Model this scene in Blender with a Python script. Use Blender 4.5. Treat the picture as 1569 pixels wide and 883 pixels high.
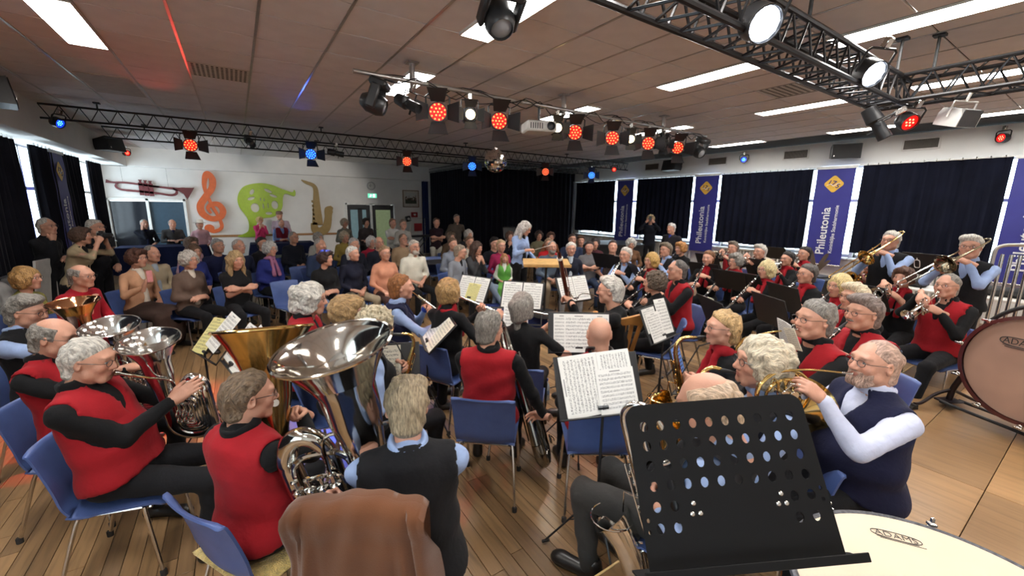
# Community wind-band rehearsal concert in a school hall.
# World axes: +Y runs along the window walls, +X across the room, floor at z = 0, ceiling at z = 3.5.
import bpy, math, random
import numpy as np
from mathutils import Matrix, Vector
from mathutils.geometry import tessellate_polygon

for _o in list(bpy.data.objects):
 bpy.data.objects.remove(_o)
random.seed(11)
RNG = np.random.default_rng(11)
S = bpy.context.scene
COL = S.collection
PI = math.pi


def V(*a):
 return Vector(a)


# ------------------------------------------------------------------ camera
cd = bpy.data.cameras.new('camera')
cam = bpy.data.objects.new('camera', cd)
COL.objects.link(cam)
cd.sensor_width = 36.0
cd.lens = 626.76 / 1569 * 36
cd.clip_start = 0.05
cd.clip_end = 100
_y, _p, _r = math.radians(33.72), math.radians(11.25), math.radians(0.86)
_f = V(math.sin(_y) * math.cos(_p), math.cos(_y) * math.cos(_p), -math.sin(_p))
_rt = V(math.cos(_y), -math.sin(_y), 0)
_up = _rt.cross(_f)
_rt2 = _rt * math.cos(_r) + _up * math.sin(_r)
_up2 = _rt2.cross(_f)
cam.matrix_world = Matrix(((_rt2.x, _up2.x, -_f.x, 0), (_rt2.y, _up2.y, -_f.y, 0), (_rt2.z, _up2.z, -_f.z, 2.0), (0, 0, 0, 1)))
S.camera = cam

# ------------------------------------------------------------------ world, exposure
w = bpy.data.worlds.new('daylight_outside')
S.world = w
w.use_nodes = True
w.node_tree.nodes['Background'].inputs[0].default_value = (0.80, 0.92, 1.0, 1)
w.node_tree.nodes['Background'].inputs[1].default_value = 9.0
S.view_settings.view_transform = 'Standard'
S.view_settings.look = 'None'
S.view_settings.exposure = -0.25
S.view_settings.gamma = 1.0
S.view_settings.use_curve_mapping = False
PANEL_EMIT = 50.0
SPOT = 2.0
try:
 S.cycles.use_denoising = True
 S.cycles.max_bounces = 6
 S.cycles.diffuse_bounces = 4
 S.cycles.glossy_bounces = 3
 S.cycles.transmission_bounces = 4
 S.cycles.sample_clamp_indirect = 4.0
 S.cycles.caustics_reflective = False
 S.cycles.caustics_refractive = False
except Exception:
 pass


def lamp(name, kind, loc, energy, color=(1, 1, 1), aim=None, size=0.1, spot=60, blend=0.5):
 ld = bpy.data.lights.new(name, kind)
 ld.energy = energy
 ld.color = color
 o = bpy.data.objects.new(name, ld)
 COL.objects.link(o)
 o.location = loc
 if kind == 'SPOT':
  ld.spot_size = math.radians(spot)
  ld.spot_blend = blend
  ld.shadow_soft_size = size
 elif kind == 'POINT':
  ld.shadow_soft_size = size
 if aim is not None:
  d = Vector(aim) - Vector(loc)
  o.rotation_euler = d.to_track_quat('-Z', 'Y').to_euler()
 return o


# ------------------------------------------------------------------ materials
MATS = {}


def srgb(*c):
 return tuple(((x / 255 / 12.92) if x / 255 <= 0.04045 else ((x / 255 + 0.055) / 1.055) ** 2.4) for x in c)


def nmat(name):
 m = bpy.data.materials.new(name)
 m.use_nodes = True
 nt = m.node_tree
 b = nt.nodes['Principled BSDF']
 MATS[name] = m
 return m, nt, b


def node(nt, t, **kw):
 n = nt.nodes.new(t)
 for k, v in kw.items():
  if k.startswith('i_'):
   n.inputs[int(k[2:])].default_value = v
  else:
   setattr(n, k, v)
 return n


def ramp(nt, stops):
 n = nt.nodes.new('ShaderNodeValToRGB')
 e = n.color_ramp.elements
 while len(e) < len(stops):
  e.new(0.5)
 for x, (p, c) in zip(e, stops):
  x.position = p
  x.color = c if len(c) == 4 else (*c, 1)
 return n


def mat(name, col, rough=0.5, metal=0.0, var=0.08, scale=12.0, bump=0.0, bscale=None, emit=None, coat=0.0, sheen=0.0):
 """plain procedural material: base colour with a little noise, optional fine bump"""
 if name in MATS:
  return MATS[name]
 m, nt, b = nmat(name)
 b.inputs['Roughness'].default_value = rough
 b.inputs['Metallic'].default_value = metal
 b.inputs['Coat Weight'].default_value = coat
 if rough >= .9:
  b.inputs['Specular IOR Level'].default_value = .15
 if sheen:
  b.inputs['Sheen Weight'].default_value = sheen
 tc = node(nt, 'ShaderNodeTexCoord')
 nz = node(nt, 'ShaderNodeTexNoise')
 nz.inputs['Scale'].default_value = scale
 nt.links.new(tc.outputs['Object'], nz.inputs['Vector'])
 d = tuple(c * (1 - var) for c in col)
 l = tuple(min(1, c * (1 + var)) for c in col)
 r = ramp(nt, [(0.3, d), (0.7, l)])
 nt.links.new(nz.outputs['Fac'], r.inputs[0])
 nt.links.new(r.outputs[0], b.inputs['Base Color'])
 if bump:
  n2 = node(nt, 'ShaderNodeTexNoise')
  n2.inputs['Scale'].default_value = bscale or scale * 8
  nt.links.new(tc.outputs['Object'], n2.inputs['Vector'])
  bp = node(nt, 'ShaderNodeBump')
  bp.inputs['Strength'].default_value = bump
  bp.inputs['Distance'].default_value = 0.01
  nt.links.new(n2.outputs['Fac'], bp.inputs['Height'])
  nt.links.new(bp.outputs[0], b.inputs['Normal'])
 if emit:
  b.inputs['Emission Color'].default_value = (*emit[0], 1)
  b.inputs['Emission Strength'].default_value = emit[1]
 return m


def tinted(name, rough, kind, bump=0.3, bscale=60, metal=0.0, sheen=0.0):
 """material whose colour comes from the object (Object Info) so many people share one shader"""
 m, nt, b = nmat(name)
 b.inputs['Roughness'].default_value = rough
 b.inputs['Metallic'].default_value = metal
 b.inputs['Sheen Weight'].default_value = sheen
 b.inputs['Specular IOR Level'].default_value = .25 if kind == 'cloth' else .45
 oi = node(nt, 'ShaderNodeObjectInfo')
 tc = node(nt, 'ShaderNodeTexCoord')
 nz = node(nt, 'ShaderNodeTexNoise')
 nz.inputs['Scale'].default_value = 9.0 if kind != 'hair' else 48.0
 nz.inputs['Detail'].default_value = 4
 mp = node(nt, 'ShaderNodeMapping')
 nt.links.new(tc.outputs['Object'], mp.inputs[0])
 if kind == 'hair':
  mp.inputs['Scale'].default_value = (3.4, .7, .8)
 nt.links.new(mp.outputs[0], nz.inputs['Vector'])
 r = ramp(nt, [(0.3, (0.42,) * 3 if kind == 'hair' else (0.86,) * 3), (0.7, (1.30,) * 3 if kind == 'hair' else (1.08,) * 3)])
 nt.links.new(nz.outputs['Fac'], r.inputs[0])
 mx = node(nt, 'ShaderNodeMix', data_type='RGBA', blend_type='MULTIPLY')
 mx.inputs[0].default_value = 1.0
 nt.links.new(oi.outputs['Color'], mx.inputs[6])
 nt.links.new(r.outputs[0], mx.inputs[7])
 last = mx.outputs[2]
 if kind == 'skin':
  va = node(nt, 'ShaderNodeVertexColor', layer_name='Col')
  m2 = node(nt, 'ShaderNodeMix', data_type='RGBA', blend_type='MULTIPLY')
  m2.inputs[0].default_value = 1.0
  nt.links.new(last, m2.inputs[6])
  nt.links.new(va.outputs[0], m2.inputs[7])
  # alpha of the vertex colour marks the whites and irises of the eyes, which keep their own colour
  m3 = node(nt, 'ShaderNodeMix', data_type='RGBA')
  nt.links.new(va.outputs[1], m3.inputs[0])
  nt.links.new(va.outputs[0], m3.inputs[6])
  nt.links.new(m2.outputs[2], m3.inputs[7])
  last = m3.outputs[2]
 nt.links.new(last, b.inputs['Base Color'])
 if bump:
  n2 = node(nt, 'ShaderNodeTexNoise')
  n2.inputs['Scale'].default_value = bscale
  n2.inputs['Detail'].default_value = 3
  if kind == 'hair':
   mp2 = node(nt, 'ShaderNodeMapping')
   mp2.inputs['Scale'].default_value = (3.0, 0.7, 0.7)
   nt.links.new(tc.outputs['Object'], mp2.inputs[0])
   nt.links.new(mp2.outputs[0], n2.inputs['Vector'])
  else:
   nt.links.new(tc.outputs['Object'], n2.inputs['Vector'])
  bp = node(nt, 'ShaderNodeBump')
  bp.inputs['Strength'].default_value = bump
  bp.inputs['Distance'].default_value = 0.012
  nt.links.new(n2.outputs['Fac'], bp.inputs['Height'])
  nt.links.new(bp.outputs[0], b.inputs['Normal'])
 return m


CLOTH = tinted('cloth', 0.9, 'cloth', bump=0.35, bscale=24, sheen=0.03)
SKIN = tinted('skin', 0.5, 'skin', bump=0.12, bscale=120)
HAIR = tinted('hair', 0.55, 'hair', bump=0.9, bscale=90)

BLACK = mat('black_metal', (0.012, 0.012, 0.013), 0.45, 0.0, bump=0.1, bscale=200)
BLACKP = mat('black_plastic', (0.015, 0.015, 0.016), 0.4)
BLACKW = mat('black_wood', (0.010, 0.010, 0.011), 0.3)
CHROME = mat('chrome_steel', (0.62, 0.60, 0.57), 0.22, 1.0)
SILVER = mat('silver_plate', (0.78, 0.77, 0.74), 0.12, 1.0)
NICKEL = mat('nickel_silver', (0.62, 0.58, 0.52), 0.10, 1.0)
BRASS = mat('lacquered_brass', (0.80, 0.55, 0.20), 0.14, 1.0)
DARKBRASS = mat('dark_lacquered_brass', (0.30, 0.25, 0.17), 0.2, 1.0)
GOLDBRASS = mat('gold_brass', (0.80, 0.42, 0.22), 0.12, 1.0)
BLUEP = mat('blue_chair_plastic', srgb(74, 94, 146), 0.42, bump=0.15, bscale=300)
RUBBER = mat('black_rubber', (0.02, 0.018, 0.017), 0.8)
WHITEP = mat('white_paint', srgb(214, 210, 204), 0.6)
PINE = mat('pine_wood', srgb(176, 122, 62), 0.45, var=0.2, scale=6)
GLASSES = mat('spectacle_frame', (0.03, 0.025, 0.025), 0.35)
SHOE = mat('black_leather', (0.014, 0.012, 0.011), 0.35)
RED_METAL = mat('truss_black', (0.018, 0.017, 0.018), 0.35, 0.4)


def glass_mat(name, col, alpha=0.25, rough=0.05):
 if name in MATS:
  return MATS[name]
 m, nt, b = nmat(name)
 tr = node(nt, 'ShaderNodeBsdfTransparent')
 tr.inputs[0].default_value = (*col, 1)
 gl = node(nt, 'ShaderNodeBsdfGlossy')
 gl.inputs['Roughness'].default_value = rough
 mx = node(nt, 'ShaderNodeMixShader')
 fr = node(nt, 'ShaderNodeLayerWeight')
 fr.inputs[0].default_value = .35
 mu = node(nt, 'ShaderNodeMath', operation='MULTIPLY')
 mu.inputs[1].default_value = alpha
 nt.links.new(fr.outputs['Facing'], mu.inputs[0])
 nt.links.new(mu.outputs[0], mx.inputs[0])
 nt.links.new(tr.outputs[0], mx.inputs[1])
 nt.links.new(gl.outputs[0], mx.inputs[2])
 nt.links.new(mx.outputs[0], nt.nodes['Material Output'].inputs[0])
 return m


PANE = glass_mat('window_glass', (0.95, 0.98, 1.0))


# ------------------------------------------------------------------ mesh builder
def catmull(pts, n=6, closed=False):
 P = [Vector(p) for p in pts]
 out = []
 N = len(P)
 segs = N if closed else N - 1
 for i in range(segs):
  p0 = P[(i - 1) % N] if closed or i > 0 else P[0] * 2 - P[1]
  p1 = P[i]
  p2 = P[(i + 1) % N]
  p3 = P[(i + 2) % N] if closed or i + 2 < N else P[-1] * 2 - P[-2]
  for k in range(n):
   t = k / n
   out.append(0.5 * ((2 * p1) + (p2 - p0) * t + (2 * p0 - 5 * p1 + 4 * p2 - p3) * t * t + (3 * p1 - p0 - 3 * p2 + p3) * t ** 3))
 if not closed:
  out.append(P[-1])
 return out


def lerp_list(vals, n):
 """resample a list of numbers to n entries"""
 return [float(x) for x in np.interp(np.linspace(0, len(vals) - 1, n), range(len(vals)), vals)]


class MB:
 def __init__(self):
  self.v, self.f, self.mi = [], [], []

 def add(self, vs, fs, m=0, M=None):
  b = len(self.v)
  if M is not None:
   vs = [M @ Vector(p) for p in vs]
  self.v.extend(tuple(p) for p in vs)
  self.f.extend(tuple(i + b for i in q) for q in fs)
  self.mi.extend([m] * len(fs))
  return self

 def box(self, c, s, m=0, M=None, bev=0.0):
  x, y, z = s[0] / 2, s[1] / 2, s[2] / 2
  c = Vector(c)
  if bev <= 0:
   vs = [c + V(a * x, b * y, d * z) for a in (-1, 1) for b in (-1, 1) for d in (-1, 1)]
   fs = [(0, 1, 3, 2), (4, 6, 7, 5), (0, 4, 5, 1), (2, 3, 7, 6), (0, 2, 6, 4), (1, 5, 7, 3)]
   return self.add(vs, fs, m, M)
  e = min(bev, x * .9, y * .9, z * .9)
  vs, ix = [], {}
  for a in (-1, 1):
   for b in (-1, 1):
    for d in (-1, 1):
     for k in range(3):
      q = [a * x, b * y, d * z]
      for j in range(3):
       if j != k:
        q[j] -= (a, b, d)[j] * e
      ix[(a, b, d, k)] = len(vs)
      vs.append(c + V(*q))
  fs = []
  sg = (-1, 1)
  for k in range(3):
   i, j = (k + 1) % 3, (k + 2) % 3
   for s0 in sg:
    def key(u, v_):
     q = [0, 0, 0]
     q[k], q[i], q[j] = s0, u, v_
     return ix[(*q, k)]
    r = [key(-1, -1), key(1, -1), key(1, 1), key(-1, 1)]
    fs.append(tuple(r if s0 > 0 else r[::-1]))
  for k in range(3):  # edges along axis k
   i, j = (k + 1) % 3, (k + 2) % 3
   for u in sg:
    for v_ in sg:
     def key2(sk, ax):
      q = [0, 0, 0]
      q[k], q[i], q[j] = sk, u, v_
      return ix[(*q, ax)]
     r = [key2(-1, i), key2(1, i), key2(1, j), key2(-1, j)]
     fs.append(tuple(r if u * v_ < 0 else r[::-1]))
  for a in sg:
   for b in sg:
    for d in sg:
     r = [ix[(a, b, d, 0)], ix[(a, b, d, 1)], ix[(a, b, d, 2)]]
     fs.append(tuple(r if a * b * d > 0 else r[::-1]))
  return self.add(vs, fs, m, M)

 def tube(self, path, r, n=8, m=0, closed=False, caps=True, M=None, flat=1.0, up=None):
  P = [Vector(p) for p in path]
  N = len(P)
  R = [r] * N if isinstance(r, (int, float)) else (list(r) if len(r) == N else lerp_list(r, N))
  T = []
  for i in range(N):
   a = P[(i - 1) % N] if closed or i > 0 else P[i]
   b = P[(i + 1) % N] if closed or i < N - 1 else P[i]
   d = b - a
   T.append(d.normalized() if d.length > 1e-9 else V(0, 0, 1))
  u = Vector(up) if up is not None else (V(0, 0, 1) if abs(T[0].z) < 0.9 else V(1, 0, 0))
  u = (u - T[0] * u.dot(T[0])).normalized()
  vs, fs = [], []
  for i in range(N):
   u = u - T[i] * u.dot(T[i])
   u = u.normalized() if u.length > 1e-6 else T[i].orthogonal().normalized()
   w_ = T[i].cross(u)
   for k in range(n):
    a = 2 * PI * k / n
    vs.append(P[i] + (u * math.cos(a) * flat + w_ * math.sin(a)) * R[i])
  for i in range(N if closed else N - 1):
   j = (i + 1) % N
   for k in range(n):
    l = (k + 1) % n
    fs.append((i * n + k, i * n + l, j * n + l, j * n + k))
  if caps and not closed:
   fs.append(tuple(range(n))[::-1])
   fs.append(tuple((N - 1) * n + k for k in range(n)))
  return self.add(vs, fs, m, M)

 def lathe(self, prof, n=20, m=0, M=None, axis='Z', cap=True):
  vs, fs = [], []
  for r_, z in prof:
   for k in range(n):
    a = 2 * PI * k / n
    x, y = r_ * math.cos(a), r_ * math.sin(a)
    vs.append((x, y, z) if axis == 'Z' else ((y, z, x) if axis == 'Y' else (z, x, y)))
  for i in range(len(prof) - 1):
   for k in range(n):
    l = (k + 1) % n
    fs.append((i * n + k, i * n + l, (i + 1) * n + l, (i + 1) * n + k))
  if cap:
   if prof[0][0] > 1e-5:
    fs.append(tuple(range(n))[::-1])
   if prof[-1][0] > 1e-5:
    fs.append(tuple((len(prof) - 1) * n + k for k in range(n)))
  return self.add(vs, fs, m, M)

 def ball(self, c, r, n=10, m=0, M=None):
  r = (r, r, r) if isinstance(r, (int, float)) else r
  h = max(4, n // 2)
  vs, fs = [], []
  for i in range(h + 1):
   t = PI * i / h
   for k in range(n):
    a = 2 * PI * k / n
    vs.append((c[0] + r[0] * math.sin(t) * math.cos(a), c[1] + r[1] * math.sin(t) * math.sin(a), c[2] + r[2] * math.cos(t)))
  for i in range(h):
   for k in range(n):
    l = (k + 1) % n
    fs.append((i * n + k, (i + 1) * n + k, (i + 1) * n + l, i * n + l))
  return self.add(vs, fs, m, M)

 def prism(self, polys, d, m=0, M=None):
  """extrude 2-D outline(s) in the XY plane from z=0 to z=d; the first is the outline, the others are holes"""
  if not isinstance(polys[0][0], (tuple, list, Vector)):
   polys = [polys]
  ps = [[Vector((p[0], p[1], 0)) for p in q] for q in polys]
  tri = tessellate_polygon(ps)
  flat = [p for q in ps for p in q]
  n = len(flat)
  vs = flat + [p + V(0, 0, d) for p in flat]
  fs = []
  for t in tri:
   a, b, c = (flat[i] for i in t)
   ccw = (b - a).cross(c - a).z > 0
   fs.append(tuple(i + n for i in (t if ccw else t[::-1])))
   fs.append(tuple(t[::-1] if ccw else t))
  o = 0
  for qi, q in enumerate(ps):
   k = len(q)
   area = sum(q[i].x * q[(i + 1) % k].y - q[(i + 1) % k].x * q[i].y for i in range(k))
   out = (area > 0) == (qi == 0)
   for i in range(k):
    j = (i + 1) % k
    r = (o + i, o + j, o + j + n, o + i + n)
    fs.append(r if out else r[::-1])
   o += k
  return self.add(vs, fs, m, M)

 def ribbon(self, path, widths, d, m=0, M=None, rise=0.0):
  """flat stroke of varying width in the XY plane, extruded to thickness d"""
  P = [Vector((p[0], p[1], 0)) for p in path]
  W = widths if len(widths) == len(P) else lerp_list(widths, len(P))
  vs = []
  for i, p in enumerate(P):
   t = (P[min(i + 1, len(P) - 1)] - P[max(i - 1, 0)]).normalized()
   nrm = V(-t.y, t.x, 0) * W[i] / 2
   q = V(0, 0, d + rise * i)
   vs += [p + nrm, p - nrm, p - nrm + q, p + nrm + q]
  fs = []
  for i in range(len(P) - 1):
   for k in range(4):
    l = (k + 1) % 4
    fs.append((i * 4 + k, (i + 1) * 4 + k, (i + 1) * 4 + l, i * 4 + l))
  fs += [(0, 1, 2, 3), tuple(len(vs) - 4 + k for k in (3, 2, 1, 0))]
  return self.add(vs, fs, m, M)

 def mesh(self, name, mats, sharp=40):
  me = bpy.data.meshes.new(name)
  me.from_pydata(self.v, [], self.f)
  for mt in (mats if isinstance(mats, (list, tuple)) else [mats]):
   me.materials.append(mt)
  if any(self.mi):
   me.polygons.foreach_set('material_index', self.mi)
  if sharp is not None:
   me.polygons.foreach_set('use_smooth', [True] * len(me.polygons))
   me.set_sharp_from_angle(angle=math.radians(sharp))
  me.update()
  return me


def obj(name, me, parent=None, M=None, label=None, color=None):
 o = bpy.data.objects.new(name, me)
 COL.objects.link(o)
 if parent is not None:
  o.parent = parent
 if M is not None:
  o.matrix_local = M
 if label:
  o['label'] = label
 if color is not None:
  o.color = (*color[:3], 1)
 return o


def tag(o, label=None, cat=None, group=None, kind=None):
 for k, v in (('label', label), ('category', cat), ('group', group), ('kind', kind)):
  if v:
   o[k] = v
 return o


def empty(name, M, label, cat, group=None):
 o = bpy.data.objects.new(name, None)
 COL.objects.link(o)
 o.empty_display_size = 0.1
 o.matrix_world = M
 return tag(o, label, cat, group)


def T(x, y, z=0, rz=0, rx=0, ry=0, s=1):
 """matrix: location, then degrees about z, x, y"""
 return Matrix.Translation((x, y, z)) @ Matrix.Rotation(math.radians(rz), 4, 'Z') @ Matrix.Rotation(math.radians(rx), 4, 'X') @ Matrix.Rotation(math.radians(ry), 4, 'Y') @ Matrix.Diagonal((s, s, s, 1))


def frame(loc, y, up=(0, 0, 1)):
 """matrix at loc whose local +Y points along y and local +Z is near up"""
 y = Vector(y).normalized()
 u = Vector(up)
 x = y.cross(u)
 x = x.normalized() if x.length > 1e-6 else y.orthogonal().normalized()
 z = x.cross(y)
 return Matrix(((x.x, y.x, z.x, loc[0]), (x.y, y.y, z.y, loc[1]), (x.z, y.z, z.z, loc[2]), (0, 0, 0, 1)))


class Kit:
 """one kind of thing: its parts as shared meshes; spawn() makes a thing with its own part objects"""

 def __init__(self, name, cat):
  self.name, self.cat, self.parts, self.anchor = name, cat, [], {}

 def part(self, name, mb, mats, parent=None, label=None, sharp=40, M=None):
  me = mb.mesh(name, mats, sharp) if isinstance(mb, MB) else mb
  self.parts.append((name, me, parent, label, M))
  return len(self.parts) - 1

 def spawn(self, label, M, group=None, name=None, swap=None, cat=None, color=None):
  root = empty(name or self.name, M, label, cat or self.cat, group)
  made = []
  for nm, me, par, lab, L in self.parts:
   o = obj(nm, me, root if par is None else made[par], L, lab, color)
   if swap:
    for i, sl in enumerate(o.material_slots):
     q = swap.get(sl.material.name) if sl.material else None
     if q:
      sl.link = 'OBJECT'
      sl.material = q
   made.append(o)
  return root


def solo(name, mb, mats, label, cat, M=None, group=None, kind=None, sharp=40):
 """a thing that is one mesh"""
 o = obj(name, mb.mesh(name, mats, sharp), None, M)
 return tag(o, label, cat, group, kind)


FONT_CACHE = {}


def text_mesh(s, size, depth=0.002, mt=None, align='CENTER', shear=0, bold=0.0):
 key = (s, size, depth, mt.name, align, shear, bold)
 if key in FONT_CACHE:
  return FONT_CACHE[key]
 c = bpy.data.curves.new('lettering', 'FONT')
 c.body = s
 c.size = size
 c.extrude = depth
 c.offset = bold
 c.align_x = align
 c.align_y = 'CENTER'
 c.shear = shear
 c.resolution_u = 3
 o = bpy.data.objects.new('lettering_tmp', c)
 COL.objects.link(o)
 dg = bpy.context.evaluated_depsgraph_get()
 me = bpy.data.meshes.new_from_object(o.evaluated_get(dg))
 bpy.data.objects.remove(o)
 me.materials.clear()
 me.materials.append(mt)
 me.name = 'lettering'
 FONT_CACHE[key] = me
 return me

# ================================================================== the hall itself
def struct(name, mb, mats, sharp=40, parent=None):
 return tag(obj(name, mb.mesh(name, mats, sharp), parent), kind='structure')


def wood_floor_mat(name, base, rough, var, per_island):
 m, nt, b = nmat(name)
 tc = node(nt, 'ShaderNodeTexCoord')
 mp = node(nt, 'ShaderNodeMapping')
 mp.inputs['Scale'].default_value = (14, 1.1, 1)
 geo = node(nt, 'ShaderNodeNewGeometry')
 nt.links.new(geo.outputs['Position'], mp.inputs[0])
 n1 = node(nt, 'ShaderNodeTexNoise')
 n1.inputs['Scale'].default_value = 2.2
 n1.inputs['Detail'].default_value = 7
 nt.links.new(mp.outputs[0], n1.inputs['Vector'])
 n2 = node(nt, 'ShaderNodeTexNoise')
 n2.inputs['Scale'].default_value = 0.9
 nt.links.new(geo.outputs['Position'], n2.inputs['Vector'])
 if per_island:
  rnd = geo.outputs['Random Per Island']
 else:
  rnd = node(nt, 'ShaderNodeObjectInfo').outputs['Random']
 r = ramp(nt, [(0.28, tuple(c * (1 - var * 1.3) for c in base)), (0.5, base), (0.8, tuple(c * (1 + var * .8) for c in base))])
 nt.links.new(n1.outputs['Fac'], r.inputs[0])
 r2 = ramp(nt, [(0.0, (0.66, 0.64, 0.62)), (0.5, (1, 1, 1)), (1.0, (1.22, 1.2, 1.16))])
 nt.links.new(rnd, r2.inputs[0])
 mx = node(nt, 'ShaderNodeMix', data_type='RGBA', blend_type='MULTIPLY')
 mx.inputs[0].default_value = 1
 nt.links.new(r.outputs[0], mx.inputs[6])
 nt.links.new(r2.outputs[0], mx.inputs[7])
 # worn varnish patches
 r3 = ramp(nt, [(0.35, (0.82, 0.8, 0.78)), (0.65, (1.1, 1.08, 1.05))])
 nt.links.new(n2.outputs['Fac'], r3.inputs[0])
 m2 = node(nt, 'ShaderNodeMix', data_type='RGBA', blend_type='MULTIPLY')
 m2.inputs[0].default_value = 1
 nt.links.new(mx.outputs[2], m2.inputs[6])
 nt.links.new(r3.outputs[0], m2.inputs[7])
 nt.links.new(m2.outputs[2], b.inputs['Base Color'])
 r4 = ramp(nt, [(0.3, (rough - .07,) * 3), (0.7, (rough + .12,) * 3)])
 nt.links.new(n2.outputs['Fac'], r4.inputs[0])
 nt.links.new(r4.outputs[0], b.inputs['Roughness'])
 bp = node(nt, 'ShaderNodeBump')
 bp.inputs['Strength'].default_value = 0.08
 bp.inputs['Distance'].default_value = 0.01
 nt.links.new(n1.outputs['Fac'], bp.inputs['Height'])
 nt.links.new(bp.outputs[0], b.inputs['Normal'])
 return m


FLOORC = srgb(146, 116, 82)
PLANK = wood_floor_mat('floor_plank_oak', FLOORC, 0.36, 0.30, False)
PLANKS = wood_floor_mat('floor_planks_oak_far', FLOORC, 0.36, 0.30, True)
PLY = wood_floor_mat('platform_plywood', srgb(160, 126, 88), 0.35, 0.16, False)
WALLM = mat('wall_plaster', srgb(226, 224, 220), 0.85, var=0.03, scale=3, bump=0.05)
TILEM = mat('ceiling_tile_board', srgb(224, 218, 216), 0.9, var=0.04, scale=5, bump=0.12, bscale=180)
TBAR = mat('ceiling_grid_metal', srgb(176, 168, 160), 0.3, 0.5)
DARKGAP = mat('ceiling_void', (0.05, 0.045, 0.04), 0.9)
VELVET = mat('black_velvet', (0.008, 0.008, 0.013), 0.95, var=0.25, scale=3, sheen=0.08)
NAVYV = mat('navy_velvet', (0.0045, 0.0055, 0.013), 0.95, var=0.25, scale=3)
BACKV = mat('stage_velvet', (0.006, 0.006, 0.010), 0.95, var=0.2, scale=3)
FRAMEW = mat('white_window_frame', srgb(226, 226, 222), 0.5)
SKYGLOW = mat('daylight_sky_panel', (0.9, 0.95, 1), 1.0)

XL, XR, YB, YF, ZC = -2.45, 11.1, 16.3, -3.2, 3.5


def in_view(x, y, z, m=0.04):
 d = Vector((x, y, z)) - cam.matrix_world.translation
 q = cam.matrix_world.to_3x3().transposed() @ d
 if q.z > -0.3:
  return None
 u, v_ = q.x / -q.z, q.y / -q.z
 return -q.z if abs(u) < 1.252 + m and abs(v_) < 0.705 + m else None


# floor: slab with oak boards laid along +Y
fl = struct('floor', MB().box((4.1, 6.55, -0.06), (15.0, 19.7, 0.08)), mat('floor_underlay', (0.06, 0.045, 0.03), 0.8))
PW = 0.085
boards = []
ix = 0
x = -3.1
while x < 11.3:
 y = -3.2 - random.random() * 1.4
 while y < 16.3:
  L = random.choice((1.1, 1.5, 1.9))
  boards.append((x, y, L))
  y += L
 x += PW
vis = sorted((b for b in boards if in_view(b[0] + PW / 2, b[1] + b[2] / 2, 0, .35)), key=lambda b: (b[0] + .08) ** 2 + (b[1] + b[2] / 2) ** 2)
near = set(vis[:295])
plank_me = {}
far = MB()
for b in boards:
 x, y, L = b
 if b in near:
  if L not in plank_me:
   plank_me[L] = MB().box((0, 0, -0.012), (PW - 0.003, L - 0.003, 0.024), bev=0.0015).mesh('floor_board', PLANK)
  obj('floor_board', plank_me[L], fl, Matrix.Translation((x + PW / 2, y + L / 2, random.uniform(-.0006, .0006))))
 else:
  far.box((x + PW / 2, y + L / 2, -0.012), (PW - 0.003, L - 0.003, 0.024))
tag(obj('floor_boards_far', far.mesh('floor_boards_far', PLANKS), fl), kind='stuff')

# platform the percussion stands on: plywood panels, top at z = 0.2, edge along X at y = 1.18
pf = MB()
pf.box((5.4, -1.3, 0.085), (9.6, 3.1, 0.17))
pf.box((1.04, .71, .085), (.88, .92, .17))
pf.box((6.55, .71, .085), (7.3, .92, .17))
plat = struct('stage_platform', pf, BLACKW)
for k, (x0, x1) in enumerate(((0.6, 1.48), (1.48, 2.9), (2.9, 3.95), (3.95, 5.95), (5.95, 7.95), (7.95, 10.2))):
 for y0, y1 in ((0.70, 1.18), (0.25, 0.70), (-0.9, 0.25), (-2.8, -0.9)):
  if k == 1 and y1 > .3:
   continue
  obj('plywood_panel', MB().box(((x0 + x1) / 2, (y0 + y1) / 2, 0.187), (x1 - x0 - 0.004, y1 - y0 - 0.004, 0.03), bev=0.002).mesh('plywood_panel', PLY), plat)
obj('edge_trim', MB().box((5.4, 1.187, 0.184), (9.6, 0.012, 0.036), bev=0.003).mesh('edge_trim', mat('pale_edge_strip', srgb(226, 190, 130), 0.4)), plat)

# ceiling -----------------------------------------------------------
ce = struct('ceiling', MB().box((4.1, 6.55, 3.60), (15.0, 19.7, 0.1)), DARKGAP)
PANELS = [(x0, y0) for x0 in (-1.2, 1.8, 4.5, 6.9, 9.6) for y0 in (-1.8, 0.6, 2.4, 4.8)]
half = {}
for x0, y0 in PANELS:
 for k in (0, 1):
  half[(round(x0 + .15 - .15, 2), round(y0 + .6 * k, 2))] = 1
PERF = {(-.3, 6.0), (5.7, 2.4), (-0.3, 11.4)}
tiles = []
for i in range(-7, 17):
 for j in range(-6, 27):
  x0, y0 = round(0.9 + 0.6 * (i - 2), 2), round(0.6 * j, 2)
  if x0 < XL - .65 or x0 > 11.2 or y0 > 16.2 or y0 < -3.3:
   continue
  a, b = x0, x0 + .6
  for px, py in PANELS:
   if py - .01 <= y0 < py + 1.19 and x0 - .01 <= px < x0 + .59:
    if px - x0 < .01:
     a = x0 + .3
    else:
     b = x0 + .3
  tiles.append((a, b, y0))
ts = sorted((t for t in tiles if in_view((t[0] + t[1]) / 2, t[2] + .3, 3.5, .25)), key=lambda t: (t[0] + .3) ** 2 + (t[2] + .3) ** 2)
nt_ = set(ts[:280])
tm = {}
farT = MB()


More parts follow.
